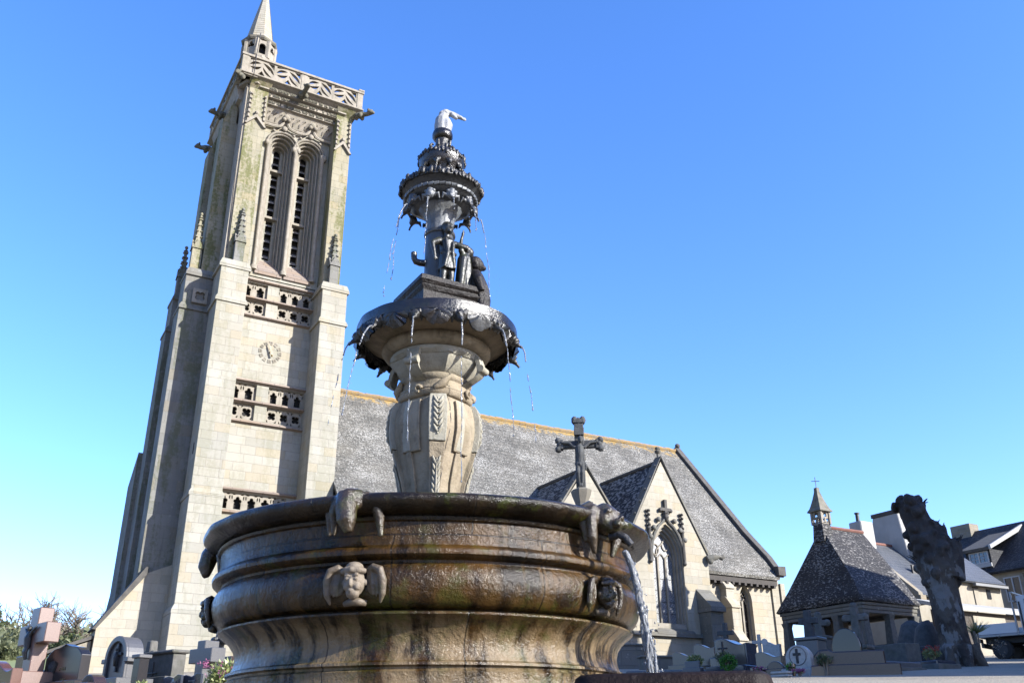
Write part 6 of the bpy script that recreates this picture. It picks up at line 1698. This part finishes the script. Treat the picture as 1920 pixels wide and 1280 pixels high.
# ------------------------------------------------------------------ graves
GA = radians(200.0)                                   # the stones face west-south-west
def grave_frame(az, d, rz=0.0):
    x, y = at(az, d); z = gz(x, y); a = GA+radians(rz)
    o = Vector((cos(a), sin(a), 0)); t = Vector((-sin(a), cos(a), 0))      # outward, and to the right seen from the front
    return (x, y, z), (lambda u, v, w: (x+t.x*u+o.x*w, y+t.y*u+o.y*w, v))
def elz(el, d): return d*tan(radians(el))
def prof_top(kind, w, z0, z1):
    h = w/2
    if kind == 'arch': return [(-h, z0), (h, z0), (h, z1-h)]+[(h*cos(a), z1-h+h*sin(a)) for a in [pi*i/14 for i in range(1, 14)]]+[(-h, z1-h)]
    if kind == 'ogee':
        pts = [(-h, z0), (h, z0), (h, z1-.16*w)]
        for i in range(1, 12):
            t = 1-2*i/12; pts.append((h*t, z1-.16*w*abs(t)**1.8-(0.02*w*sin(abs(t)*pi*2))))
        return pts+[(-h, z1-.16*w)]
    if kind == 'wave':
        pts = [(-h, z0), (h, z0)]
        for i in range(13):
            t = 1-2*i/12; pts.append((h*t, z1-.10*w*(1+sin(t*2.6))))
        return pts
    if kind == 'round':
        return [(-h*.8, z0), (h*.8, z0)]+[(h*cos(a), z1-h+h*sin(a)) for a in [-.6+(pi+1.2)*i/16 for i in range(17)]]
    return [(-h, z0), (h, z0), (h, z1), (-h, z1)]
def stone(az, d, top_el, w, t, kind, mat, label, deep=.6, rz=0.0, cat='headstone', name='headstone', group='gravestones around the churchyard', bev=.012, base=None):
    loc, F = grave_frame(az, d, rz)
    T = thing(name, label, cat, loc, group=group)
    z1 = elz(top_el, d)
    mb = MB(); mb.prism(prof_top(kind, w, loc[2]-.1, z1), -t/2, t/2, 'y', fn=lambda x, y, z: F(x, z, y))
    b = mb.build('slab', M[mat], T, bevel=bev, seg=2)
    mb = MB(); mb.box(-w*.62, w*.62, loc[2]-.15, loc[2]+.10, -t*1.2, t*1.2, fn=F); mb.build('base', M[base or mat], T, bevel=.01)
    return T, F, z1, loc
def cross_on(T, F, u, z0, z1, w, wt, mat, name='cross', th=.04, arm=.62):
    mb = MB(); h = z1-z0
    mb.box(u-wt/2, u+wt/2, z0, z1, w, w+th, fn=F); za = z0+h*arm
    mb.box(u-h*.30, u+h*.30, za-wt/2, za+wt/2, w+.002, w+th-.002, fn=F)
    return mb.build(name, M[mat], T, bevel=.006)
def letters(T, F, u, z, w, n, hgt, mat, seed, rows=1, gap=.07):
    rnd = random.Random(seed); mb = MB()
    for r in range(rows):
        x = u-n*hgt*.42
        for i in range(n):
            if rnd.random() < .15: x += hgt*.8; continue
            k = rnd.randint(0, 3); zz = z-r*gap; a = hgt*.13
            mb.box(x, x+a, zz, zz+hgt, w, w+.006, fn=F)
            if k in (0, 1): mb.box(x+a, x+hgt*.5, zz+hgt-a, zz+hgt, w, w+.006, fn=F)
            if k in (0, 2): mb.box(x+a, x+hgt*.5, zz+hgt*.45, zz+hgt*.45+a, w, w+.006, fn=F)
            if k in (1, 3): mb.box(x+hgt*.42, x+hgt*.42+a, zz, zz+hgt, w, w+.006, fn=F)
            x += hgt*.85
    return mb.build('lettering', M[mat], T)

def left_graves():
    # pink granite cross
    d = 18.0; loc, F = grave_frame(86.35, d, -4)
    T = thing('grave_cross', 'tall pink granite cross with a small dark figure, far left', 'grave cross', loc, group='gravestones around the churchyard')
    zt = elz(7.0, d); za = elz(5.62, d)
    mb = MB(); mb.box(-.17, .17, loc[2]-.1, zt, -.12, .12, fn=F); mb.box(-.58, .58, za-.15, za+.17, -.121, .121, fn=F)
    mb.build('cross', M['pink_granite'], T, bevel=.012)
    mb = MB()
    for s in (-1, 1): mb.tube([F(s*.02, za-.02, .15), F(s*.12, za+.05, .16), F(s*.24, za+.11, .15)], [.035, .026, .02], 7); mb.tube([F(s*.02, za-.16, .15), F(s*.03, za-.28, .18), F(s*.02, za-.40, .15)], [.04, .036, .022], 7)
    mb.tube([F(0, za-.2, .15), F(0, za-.05, .17), F(0, za+.04, .15)], [.06, .065, .04], 8); mb.ball(F(.0, za+.10, .17), .045, 8, 6)
    mb.build('crucified_figure', M['bronze'], T, remesh=.012, it=1, smooth=180)
    mb = MB(); mb.box(-.4, .4, loc[2]-.2, loc[2]+.25, -.3, .3, fn=F); mb.build('base', M['pink_granite'], T, bevel=.01)
    stone(87.62, 16.5, 4.32, .85, .16, 'wave', 'red_granite', 'polished red granite headstone with curved top, cut by the left border')
    # two low stones behind the cross
    stone(86.75, 20.5, 4.55, .55, .14, 'flat', 'red_granite', 'plain brown stone slab behind the foot of the pink cross')
    # big black headstone with ogee top
    T, F, z1, loc = stone(84.72, 17.5, 5.22, 1.22, .17, 'ogee', 'black_granite', 'wide polished black headstone with an ogee top and gold letters')
    letters(T, F, .05, z1-.42, .087, 5, .05, 'gold', 2); letters(T, F, .12, z1-.60, .087, 4, .05, 'gold', 3)
    mb = MB()
    for i in range(9):
        a = -.5+i*.13; mb.tube([F(-.32, z1-.55, .088), F(-.32+.16*sin(a)*1.2, z1-.55+.20*cos(a), .092), F(-.32+.24*sin(a)*1.4, z1-.55+.30*cos(a), .089)], [.01, .016, .004], 5)
    mb.build('palm_relief', M['bronze'], T)
    stone(83.25, 15.8, 3.70, .48, .20, 'round', 'brown_granite', 'low round topped dark stone before the grey arched tomb')
    # grey arched stele with relief
    T, F, z1, loc = stone(81.85, 19.0, 5.68, .74, .30, 'arch', 'grey_granite', 'grey arched headstone with a carved calvary relief in its front')
    mb = MB(); mb.plate([(p[0], p[1]) for p in prof_top('arch', .76, loc[2], z1+.01)], [[(p[0], p[1]) for p in prof_top('arch', .58, loc[2]+.1, z1-.09)]], .05, lambda u, v, w: F(u, v, w+.151)); mb.build('arched_border', M['grey_granite'], T, bevel=.01)
    for s in (-1, 1):
        MB().box(s*.40-.07, s*.40+.07, z1-.46, z1-.38, -.17, .21, fn=F).build('impost', M['grey_granite'], T, bevel=.01)
    cross_on(T, F, .03, z1-.62, z1-.12, .155, .05, 'bronze'); mb = MB(); mb.tube([F(.03, z1-.52, .20), F(.03, z1-.38, .215), F(.03, z1-.27, .20)], [.025, .035, .02], 7); mb.ball(F(.03, z1-.235, .21), .024, 7, 5); mb.build('relief_figure', M['bronze'], T, smooth=180)
    # tall lantern stone, thin weathered stele cross, wide slab with iron cross
    loc, F = grave_frame(81.0, 17.6); T = thing('grave_lantern', 'narrow dark grave lantern post beside the grey arched headstone', 'grave lantern', loc)
    z1 = elz(4.78, 17.6); mb = MB(); mb.box(-.10, .10, loc[2]-.1, z1-.06, -.09, .09, fn=F); mb.build('post', M['black_granite'], T, bevel=.008)
    MB().box(-.13, .13, z1-.06, z1, -.12, .12, fn=F).build('cap', M['grey_granite'], T, bevel=.01)
    loc, F = grave_frame(80.55, 20.5); T = thing('grave_cross', 'slim weathered stone cross rising behind the grey arched headstone', 'grave cross', loc, group='gravestones around the churchyard')
    z1 = elz(5.52, 20.5); mb = MB(); mb.frus(-.13, .13, -.1, .1, loc[2]-.1, -.08, .08, -.08, .08, z1, fn=lambda x, y, z: F(x, z, y)); mb.box(-.22, .22, z1-.34, z1-.20, -.081, .081, fn=F); mb.box(-.2, .2, loc[2]-.1, loc[2]+.45, -.16, .16, fn=F); mb.build('cross', M['rough_granite'], T, bevel=.02)
    T, F, z1, loc = stone(79.72, 19.2, 4.80, .92, .26, 'flat', 'rough_granite', 'broad square grey tombstone carrying a small iron cross')
    MB().box(-.52, .52, z1, z1+.06, -.19, .19, fn=F).build('cap', M['rough_granite'], T, bevel=.02)
    cross_on(T, F, -.18, z1-.65, z1-.12, .135, .03, 'iron', 'iron_cross', .02)
    # open-book plaques
    for (az, d, el, lab, rz) in ((79.15, 15.2, 3.70, 'blue black open book plaque with pale lines, left of the two', 0), (78.2, 15.0, 3.78, 'blue black open book plaque with pale lines, right of the two', 6)):
        loc, F = grave_frame(az, d, rz); T = thing('grave_plaque', lab, 'plaque', loc, group='book shaped memorial plaques'); z1 = elz(el, d)
        mb = MB(); mb.prism([(-.24, z1-.30), (0, z1-.34), (.24, z1-.28), (.24, z1+.0), (.12, z1+.015), (0, z1-.03), (-.12, z1+.0), (-.24, z1-.02)], -.02, .02, 'y', fn=lambda x, y, z: F(x, z, y+(.06*abs(x)))); b = mb.build('page', M['blue_granite'], T, bevel=.005)
        letters(T, F, .04, z1-.10, .03, 8, .022, 'white_letters', int(az*10), 2, .08)
        MB().box(-.2, .2, loc[2]-.1, z1-.27, -.05, .03, fn=F).build('stand', M['blue_granite'], T)
    # plain grey cross and dark carved cross beside the basin
    d = 17.5; loc, F = grave_frame(77.55, d); T = thing('grave_cross', 'plain square armed grey cross, dark on its front, near the fountain', 'grave cross', loc, group='gravestones around the churchyard')
    zt = elz(5.58, d); za = elz(4.74, d); mb = MB(); mb.box(-.12, .12, loc[2]-.1, zt, -.14, .14, fn=F); mb.box(-.34, .34, za-.11, za+.13, -.141, .141, fn=F); mb.build('cross', M['grey_granite'], T, bevel=.01)
    d = 20.5; loc, F = grave_frame(76.95, d); T = thing('grave_cross', 'blue black carved cross with lobed arms, tucked behind the plain grey cross', 'grave cross', loc, group='gravestones around the churchyard')
    zt = elz(6.45, d); mb = MB(); mb.tube([F(0, loc[2]-.1, 0), F(0, loc[2]+.5, 0), F(0, zt-.15, 0)], [.14, .11, .09], 8)
    for (u, v) in ((0, zt-.06), (-.18, zt-.30), (.18, zt-.30), (0, zt-.30)): mb.ball(F(u, v, 0), .10, 8, 6)
    mb.tube([F(-.2, zt-.30, 0), F(.2, zt-.30, 0)], .07, 8); mb.tube([F(0, zt-.75, .09), F(0, zt-.5, .12), F(0, zt-.36, .1)], [.05, .07, .04], 8); mb.ball(F(0, zt-.28, .12), .05, 7, 5)
    mb.jit(.012, 12); mb.build('cross', M['bronze'], T, remesh=.02, it=1, smooth=180)
    stone(76.45, 19.5, 4.75, .5, .14, 'flat', 'brown_granite', 'brown slab headstone half hidden by the left side of the basin')

def right_graves():
    G = 'gravestones around the churchyard'
    # low lichened walls in front of the transept
    for (az0, az1, d, el, lab) in ((53.6, 51.6, 27.0, 5.36, 'short grey lichened block wall behind the water jet'), (52.2, 50.1, 25.0, 4.66, 'low grey lichened wall right of the water jet')):
        p0 = Vector((*at(az0, d), 0)); p1 = Vector((*at(az1, d+.3), 0)); c = (p0+p1)/2
        T = thing('block_wall', lab, 'wall', (c.x, c.y, gz(c.x, c.y))); a = (p1-p0).normalized(); n = Vector((-a.y, a.x, 0)); L = (p1-p0).length
        mb = MB(); mb.box(0, L, -.0, .35, gz(c.x, c.y)-.3, elz(el, d), fn=lambda u, v, w: (p0.x+a.x*u+n.x*v, p0.y+a.y*u+n.y*v, w)); mb.build('wall', M['old_grey'], T, bevel=.02)
        mb = MB(); mb.box(-.04, L+.04, -.04, .4, elz(el, d), elz(el, d)+.06, fn=lambda u, v, w: (p0.x+a.x*u+n.x*v, p0.y+a.y*u+n.y*v, w)); mb.build('coping', M['old_grey'], T, bevel=.02)
    p0 = Vector((*at(53.2, 21.0), 0)); p1 = Vector((*at(46.2, 21.0), 0)); a = (p1-p0).normalized(); n = Vector((-a.y, a.x, 0)); L = (p1-p0).length
    T = thing('grave_kerb', 'long grey stone kerb running below the graves behind the trough', 'kerb', tuple(p0))
    mb = MB(); mb.box(0, L, 0, .3, 1.0, elz(3.93, 21.0), fn=lambda u, v, w: (p0.x+a.x*u+n.x*v, p0.y+a.y*u+n.y*v, w)); mb.build('kerb', M['grey_granite'], T, bevel=.02)
    stone(49.75, 24.0, 4.92, .55, .2, 'wave', 'beige_reflect_granite', 'small beige headstone with curved top beside the round green shrub')
    stone(48.45, 22.5, 5.33, .52, .20, 'wave', 'beige_reflect_granite', 'upright headstone painted with a beige reflection, left of the green wreath')
    T, F, z1, loc = stone(49.3, 20.2, 4.40, .34, .06, 'flat', 'grey_granite', 'small grey plaque leaning between the shrub and the beige headstone')
    stone(47.9, 21.2, 4.55, .30, .06, 'flat', 'blue_granite', 'small dark blue plaque leaning right of the beige headstone')
    T, F, z1, loc = stone(46.75, 20.0, 5.58, .70, .45, 'wave', 'blue_granite', 'big blue black headstone with sloping top and a small dark cross')
    MB().prism(prof_top('wave', .62, loc[2]+.1, z1-.03), .226, .24, 'y', fn=lambda x, y, z: F(x, z, y)).build('painted_reflection', M['beige_reflect_granite'], T)  # beige plate painted as the reflection on the polished front
    cross_on(T, F, -.17, z1-.42, z1-.06, .245, .03, 'iron', 'cross', .02)
    d = 27.0; loc, F = grave_frame(47.25, d); T = thing('grave_cross', 'dark green metal cross rising behind the blue black headstone', 'grave cross', loc, group=G)
    zt = elz(6.46, d); mb = MB(); mb.box(-.06, .06, loc[2]-.1, zt, -.06, .06, fn=F); mb.box(-.24, .24, zt-.33, zt-.21, -.061, .061, fn=F); mb.build('cross', M['bronze'], T, bevel=.01)
    d = 22.0; loc, F = grave_frame(45.38, d, 10); T = thing('grave_cross', 'thin white painted cross with a round medallion', 'grave cross', loc, group=G)
    zt = elz(5.77, d); mb = MB(); mb.box(-.035, .035, loc[2]-.1, zt, -.03, .03, fn=F); mb.box(-.16, .16, zt-.20, zt-.13, -.031, .031, fn=F); mb.build('cross', M['white_marble'], T, bevel=.006)
    mb = MB(); mb.tube([F(.13, zt-.17, .03), F(.13, zt-.17, .05)], .07, 14); mb.build('medallion', M['white_frame'], T)
    stone(44.7, 23.0, 5.36, .42, .12, 'wave', 'white_marble', 'small white headstone with curved top behind the brown stones')
    stone(44.85, 19.0, 4.80, .52, .22, 'wave', 'beige_reflect_granite', 'warm brown headstone with a wavy top below the small white one')
    stone(44.62, 17.6, 4.28, .34, .08, 'round', 'brown_granite', 'round topped brown plaque before the wavy brown headstone')
    # white marble headstone with an inset black cross
    T, F, z1, loc = stone(43.25, 17.2, 5.10, .46, .14, 'arch', 'white_marble', 'white arched headstone with an inset black cross')
    cross_on(T, F, -.01, z1-.30, z1-.06, .072, .045, 'iron', 'cross', .012)
    mb = MB(); mb.tube([F(0.15*cos(a), z1-.18+.15*sin(a), .073) for a in [2*pi*i/20 for i in range(21)]], .008, 5); mb.build('carved_ring', M['grey_granite'], T)
    MB().box(-.1, .1, z1-.62, z1-.42, .071, .078, fn=F).build('niche', M['black_granite'], T)
    # square pedestals with tall stone crosses
    for (az, d, el0, elp, w, lab, mt) in ((42.52, 22.5, 6.98, 5.30, .50, 'tall dark stone cross on a square pedestal, before the left arch of the chapel', 'cru'), (41.95, 24.0, 6.70, 5.36, .46, 'lobed stone cross on a pedestal, between the chapel arches', 'rough_granite'), (39.93, 21.5, 7.08, 4.75, .42, 'tall grey stone cross before the corner pillar of the chapel', 'rough_granite')):
        loc, F = grave_frame(az, d); T = thing('grave_cross', lab, 'grave cross', loc, group=G); zt, zp = elz(el0, d), elz(elp, d)
        mb = MB(); mb.box(-w/2, w/2, loc[2]-.2, zp, -w/2, w/2, fn=F); mb.box(-w/2-.03, w/2+.03, zp, zp+.07, -w/2-.03, w/2+.03, fn=F); mb.build('pedestal', M['grey_granite'] if mt == 'cru' else M[mt], T, bevel=.015)
        mb = MB(); mb.frus(-.10, .10, -.09, .09, zp+.07, -.07, .07, -.07, .07, zt, fn=lambda x, y, z: F(x, z, y)); h = zt-zp; za = zt-min(.24, h*.35)
        mb.box(-.21, .21, za-.065, za+.065, -.071, .071, fn=F)
        if mt != 'cru':
            for (u, v) in ((-.21, za), (.21, za), (0, zt)): mb.ball(F(u, v, 0), .085, 8, 6)
        mb.build('cross', M[mt], T, bevel=.012)
    # oval mirror-black headstone
    d = 20.0; loc, F = grave_frame(40.6, d, 8); T = thing('headstone', 'oval mirror black headstone reflecting the sunlit church', 'headstone', loc, group=G)
    zt = elz(5.90, d); mb = MB(); mb.prism([(.28*cos(a), zt-.36+.36*sin(a)) for a in [2*pi*i/28 for i in range(28)]], -.07, .07, 'y', fn=lambda x, y, z: F(x, z, y)); mb.build('slab', M['mirror_granite'], T, bevel=.012)
    MB().box(-.3, .3, loc[2]-.1, zt-.62, -.12, .12, fn=F).build('base', M['black_granite'], T, bevel=.01)
    # large brown sarcophagus tomb
    d = 17.6; loc, F = grave_frame(40.4, d, 22); T = thing('tomb', 'large dark brown granite tomb chest with stepped foot, in front of the chapel', 'tomb', loc)
    zt = elz(4.60, d); mb = MB(); mb.prism([(-.62, loc[2]-.2), (.52, loc[2]-.2), (.50, zt), (-.30, zt-.01), (-.38, zt+.03), (-.55, zt+.02), (-.68, zt-.12)], -.45, .45, 'y', fn=lambda x, y, z: F(x, z, y)); mb.build('chest', M['brown_granite'], T, bevel=.02)
    MB().box(-.62, .72, loc[2]-.2, loc[2]+.13, -.55, .55, fn=F).build('plinth', M['brown_granite'], T, bevel=.015)
    mb = MB(); mb.prism([(-.76, loc[2]-.2), (-.46, loc[2]-.2), (-.46, zt-.22), (-.70, zt-.24)], .46, .66, 'y', fn=lambda x, y, z: F(x, z, y)); mb.build('front_block', M['red_granite'], T, bevel=.02)
    cross_on(T, F, -.52, zt-.26, zt-.02, .67, .02, 'iron', 'iron_cross', .015)
    # flat slabs towards the tree
    for (az, d, el, w, l, lab, mt) in ((38.6, 19.5, 4.02, .50, 1.3, 'flat pale grave slab in the shade, right of the brown tomb', 'grey_granite'), (38.3, 24.0, 4.9, 1.2, .5, 'long low stone bench ledge beside the chapel', 'rough_granite'), (37.1, 24.5, 4.75, .7, .2, 'dark square stone before the right side of the chapel', 'cru'), (36.8, 21.5, 3.95, 1.1, .6, 'low dark slab lying at the foot of the pollarded tree', 'blue_granite')):
        loc, F = grave_frame(az, d, -20); T = thing('grave_slab', lab, 'grave slab', loc, group='low slabs near the chapel'); zt = elz(el, d)
        MB().box(-w/2, w/2, loc[2]-.2, zt, -l/2, l/2, fn=F).build('slab', M[mt], T, bevel=.015); MB().box(-w/2-.06, w/2+.06, loc[2]-.2, loc[2]+.06, -l/2-.06, l/2+.06, fn=F).build('kerb', M['rough_granite'], T, bevel=.01)
    # rough upright stones between the chapel and the tree
    for (az, d, el, r, lab) in ((37.0, 27.5, 6.2, .42, 'rough rounded boulder stone beside the right end of the chapel'), (36.35, 25.5, 6.05, .30, 'tall rough stone stele left of the pollarded tree')):
        loc, F = grave_frame(az, d); T = thing('rough_stone', lab, 'standing stone', loc); zt = elz(el, d); h = zt-loc[2]
        mb = MB(); mb.tube([F(0, loc[2]-.2, 0), F(0, loc[2]+h*.5, 0), F(.02, loc[2]+h*.85, 0), F(.02, zt, 0)], [r*1.05, r, r*.8, r*.35], 12); mb.jit(.08, 2.5); mb.build('stone', M['cru'], T, smooth=50)
    # striped pale bag / stack of plates and vases
    loc, F = grave_frame(44.35, 16.0); T = thing('flower_trough', 'small ribbed white flower trough on the ground', 'planter', loc); z1 = elz(3.72, 16.0)
    mb = MB()
    for k in range(3): mb.box(-.15, .15, z1-.05*k-.035, z1-.05*k, -.08, .08, fn=F)
    mb.build('planter', M['white_marble'], T, bevel=.008)
    MB().box(-.13, .13, loc[2]-.1, z1-.01, -.06, .06, fn=F).build('liner', M['grey_granite'], T)

# ------------------------------------------------------------------ plants
def leaves(mb, c, r, n, size, rnd, shell=.35, up=.3):
    for i in range(n):
        while True:
            q = Vector((rnd.uniform(-1, 1), rnd.uniform(-1, 1), rnd.uniform(-1, 1)))
            if shell < q.length < 1: break
        p = Vector((c[0]+q.x*r[0], c[1]+q.y*r[1], c[2]+q.z*r[2]))
        d = (q+Vector((rnd.gauss(0, .6), rnd.gauss(0, .6), rnd.gauss(up, .5)))).normalized()
        s = d.orthogonal().normalized(); s.rotate(Matrix.Rotation(rnd.uniform(0, 6.28), 3, d)); L = size*rnd.uniform(.6, 1.3)
        mb.add([p-s*L*.35, p+d*L*.5+s*L*.0, p+s*L*.35, p+d*L*1.0], [(0, 2, 1), (0, 1, 3), (1, 2, 3)])

def shrub(az, d, z0, z1, rw, leaf, label, seed, n=900, size=.05, flowers=None, pot=False, name='shrub', cat='shrub'):
    x, y = at(az, d); rnd = random.Random(seed); g = gz(x, y)
    T = thing(name, label, cat, (x, y, g)); mb = MB()
    for k in range(7):
        a = rnd.uniform(0, 6.28); o = rw*.45*rnd.random()
        leaves(mb, (x+o*cos(a), y+o*sin(a), z0+(z1-z0)*rnd.uniform(.35, .7)), (rw*.6, rw*.6, (z1-z0)*.32), n//7, size, rnd)
    fo = mb.build('foliage', M[leaf], T, weld=False)
    mb = MB()
    for k in range(7):
        a = rnd.uniform(0, 6.28); mb.tube([(x, y, g-.05), (x+rw*.2*cos(a), y+rw*.2*sin(a), z0+(z1-z0)*.3), (x+rw*.5*cos(a), y+rw*.5*sin(a), z0+(z1-z0)*.75)], [.02, .014, .006], 5)
    mb.build('stem', M['twig'], T)
    if flowers:
        mb = MB()
        for k in range(26):
            a = rnd.uniform(0, 6.28); q = rnd.uniform(.3, .95)*rw; p = (x+q*cos(a), y+q*sin(a), z0+(z1-z0)*rnd.uniform(.5, 1.0)); leaves(mb, p, (.03, .03, .03), 7, .035, rnd, .0)
        mb.build('flower', M[flowers], T, weld=False)
    if pot:
        mb = MB(); mb.lathe([(g-.05, rw*.5), (z0+.05, rw*.62), (z0+.07, rw*.68), (z0+.12, rw*.68)], 16, (x, y, 0)); mb.build('pot', M['black_granite'], T)
    return T

def bare_tree(az, d, el, spread, seed, label, ivy=True):
    x, y = at(az, d); g = gz(x, y)-1.0; zt = elz(el, d); rnd = random.Random(seed); H = zt-g
    T = thing('bare_tree', label, 'tree', (x, y, g), group='bare trees on the hillside')
    mb = MB(); iv = MB()
    def grow(p, dr, L, r, lev):
        n = 4; pts = [p]; q = p; dd = dr
        for i in range(n):
            dd = (dd+Vector((rnd.gauss(0, .16), rnd.gauss(0, .16), rnd.gauss(.02, .10)))).normalized(); q = q+dd*L/n; pts.append(q)
        mb.tube(pts, [r*(1-.55*i/n) for i in range(n+1)], 6 if lev < 2 else 4, cap=False)
        if ivy and lev <= 1:
            for a in pts[1:]: leaves(iv, a, (r*2.0, r*2.0, L*.14), 40, .34, rnd, .2)
        if lev >= 5: return
        for k in range(4 if lev < 3 else 3):
            t = rnd.uniform(.45, 1.0); b = pts[min(n, max(1, int(t*n)))]
            nd = (dd+Vector((rnd.gauss(0, .65), rnd.gauss(0, .65), rnd.gauss(.12, .30)))*spread).normalized(); grow(b, nd, L*rnd.uniform(.60, .80), r*.60, lev+1)
    grow(Vector((x, y, g)), Vector((rnd.gauss(0, .06), rnd.gauss(0, .06), 1)), H*.36, H*.026, 0)
    k = zt/max(v[2] for v in mb.v) if mb.v else 1
    zm = max(v[2] for v in mb.v); sc = H/(zm-g)
    fn = lambda a, b, c: (x+(a-x)*sc, y+(b-y)*sc, g+(c-g)*sc)
    mb.map(fn); mb.build('trunk', M['twig'], T, smooth=60, weld=False)
    if ivy: iv.map(fn); iv.build('ivy', M['ivy'], T, weld=False)

def evergreen(az, d, el, rw, seed, label, leaf='dark_leaf', n=3200, size=.34, name='evergreen_tree', conic=False):
    x, y = at(az, d); g = gz(x, y)-1; zt = elz(el, d); rnd = random.Random(seed); H = zt-g
    T = thing(name, label, 'tree', (x, y, g), group='evergreens on the hillside'); mb = MB()
    for k in range(26):
        f = rnd.uniform(.25, .95); w = rw*((1-f)**.7 if conic else sqrt(max(.05, 1-(f-.45)**2*3)))
        a = rnd.uniform(0, 6.28); q = w*rnd.uniform(.25, .85)
        leaves(mb, (x+q*cos(a), y+q*sin(a), g+H*f), (rw*.36, rw*.36, H*.10), n//26, size, rnd, .2)
    mb.build('crown', M[leaf], T, weld=False)
    mb = MB(); mb.tube([(x, y, g-.3), (x, y, g+H*.5), (x, y, g+H*.9)], [H*.035, H*.022, H*.006], 7); mb.build('trunk', M['twig'], T)

def plants():
    x = 15.2
    shrub(76.6, 14.2, elz(2.6, 14.2), elz(4.5, 14.2), .36, 'shrub_leaf', 'pale green flowering shrub beside the left foot of the basin', 31, 1500, .060, 'petal')
    shrub(80.9, 14.6, elz(2.7, 14.6), elz(3.45, 14.6), .14, 'shrub_leaf', 'small green grave plant before the grey arched headstone', 32, 260, .04)
    shrub(82.2, 14.5, elz(2.6, 14.5), elz(3.3, 14.5), .16, 'dark_leaf', 'small dark grave plant between the two arched stones', 35, 260, .04)
    shrub(49.2, 22.0, elz(3.9, 22.0), elz(4.75, 22.0), .22, 'ivy', 'round dark green shrub between small beige headstones', 33, 700, .05)
    shrub(47.35, 19.5, elz(4.1, 19.5), elz(4.85, 19.5), .24, 'dark_leaf', 'leafy dark grave plant in front of the blue black headstone', 34, 600, .05)
    # bright green wreath
    xx, yy = at(47.25, 19.0); T = thing('wreath', 'bright green funeral wreath leaning on the blue black headstone', 'wreath', (xx, yy, elz(3.9, 19.0))); rnd = random.Random(3); mb = MB()
    for i in range(16):
        a = 2*pi*i/16; leaves(mb, (xx+.12*cos(a)*.7, yy-.12*cos(a)*.7, elz(4.25, 19.0)+.10*sin(a)), (.05, .05, .05), 26, .05, rnd, .0)
    mb.build('greenery', M['green_plastic'], T, weld=False)
    shrub(45.6, 17.6, elz(3.55, 17.6), elz(3.95, 17.6), .10, 'dark_leaf', 'pot of magenta flowers before the brown headstone', 36, 160, .035, 'petal', True, 'flower_pot', 'flower pot')
    shrub(43.75, 16.8, elz(3.7, 16.8), elz(4.2, 16.8), .10, 'green_plastic', 'small bright green pot plant before the white headstone', 37, 160, .04, None, True, 'flower_pot', 'flower pot')
    shrub(43.35, 16.6, elz(3.55, 16.6), elz(3.75, 16.6), .10, 'shrub_leaf', 'low cluster of pale flowers at the foot of the white headstone', 38, 90, .03, 'petal', False, 'flower_bunch', 'flowers')
    shrub(41.9, 16.9, elz(3.9, 16.9), elz(4.55, 16.9), .16, 'dark_leaf', 'dry dark plant on the front block of the brown tomb', 39, 300, .04)
    shrub(36.25, 22.5, elz(4.1, 22.5), elz(4.75, 22.5), .22, 'ivy', 'small green bush left of the pollarded tree foot', 40, 400, .05, 'red_petal')
    # yucca-like plant right of the tree
    xx, yy = at(33.9, 27.5); g = gz(xx, yy); T = thing('spiky_plant', 'spiky green plant on bare stems right of the pollarded tree', 'plant', (xx, yy, g)); rnd = random.Random(6); mb = MB()
    for i in range(70):
        a = rnd.uniform(0, 6.28); e = rnd.uniform(.3, 1.4); c = Vector((xx, yy, g+.75)); dr = Vector((cos(a)*cos(e), sin(a)*cos(e), sin(e))); s = dr.orthogonal().normalized()*.02; L = rnd.uniform(.3, .55)
        mb.add([c-s, c+s, c+dr*L*.6+s*.7, c+dr*L, c+dr*L*.6-s*.7], [(0, 1, 2, 3, 4)])
    mb.build('leaves', M['ivy'], T, weld=False); mb = MB()
    for i in range(9): a = rnd.uniform(0, 6.28); mb.tube([(xx, yy, g-.05), (xx+.12*cos(a), yy+.12*sin(a), g+.8)], [.03, .018], 5)
    leaves(mb, (xx+.35, yy-.3, g+.4), (.2, .2, .3), 60, .06, rnd)
    mb.build('stem', M['twig'], T)
    # trees and scrub on the left skyline
    bare_tree(85.3, 112, 7.75, 1.0, 12, 'bare ivy clad tree left of the tower, the taller of the two')
    bare_tree(84.15, 106, 7.45, .95, 15, 'bare ivy clad tree close to the tower foot')
    bare_tree(86.6, 125, 7.0, 1.15, 18, 'bare thin branched tree behind the pink granite cross', False)
    evergreen(88.95, 108, 6.9, 3.0, 41, 'dark conifer at the left border', 'dark_leaf', 3600, .50, 'conifer', True)
    evergreen(87.1, 104, 5.75, 4.0, 42, 'dark rounded evergreen behind the pink granite cross', 'hedge_leaf', 4600, .48)
    evergreen(85.6, 100, 5.2, 3.6, 43, 'dark rounded evergreen behind the black headstone', 'dark_leaf', 4200, .46)
    evergreen(84.5, 98, 5.1, 2.8, 44, 'small dark evergreen next to the low wall of the tower', 'dark_leaf', 3200, .42)
    evergreen(88.3, 96, 5.1, 3.8, 45, 'light green rounded bush at the left border', 'hedge_leaf', 4200, .44)
    rnd = random.Random(77); mb = MB()
    for i in range(80):
        a = rnd.uniform(82, 95); d = rnd.uniform(95, 160); x, y = at(a, d); leaves(mb, (x, y, elz(5.1+rnd.uniform(-.5, .55), d)), (2.8, 2.8, 1.4), 110, .6, rnd, .1)
    tag(mb.build('scrub', M['hedge_leaf'], None, weld=False), 'mixed scrub covering the green hillside', 'scrub', kind='stuff')
left_graves(); right_graves(); plants()
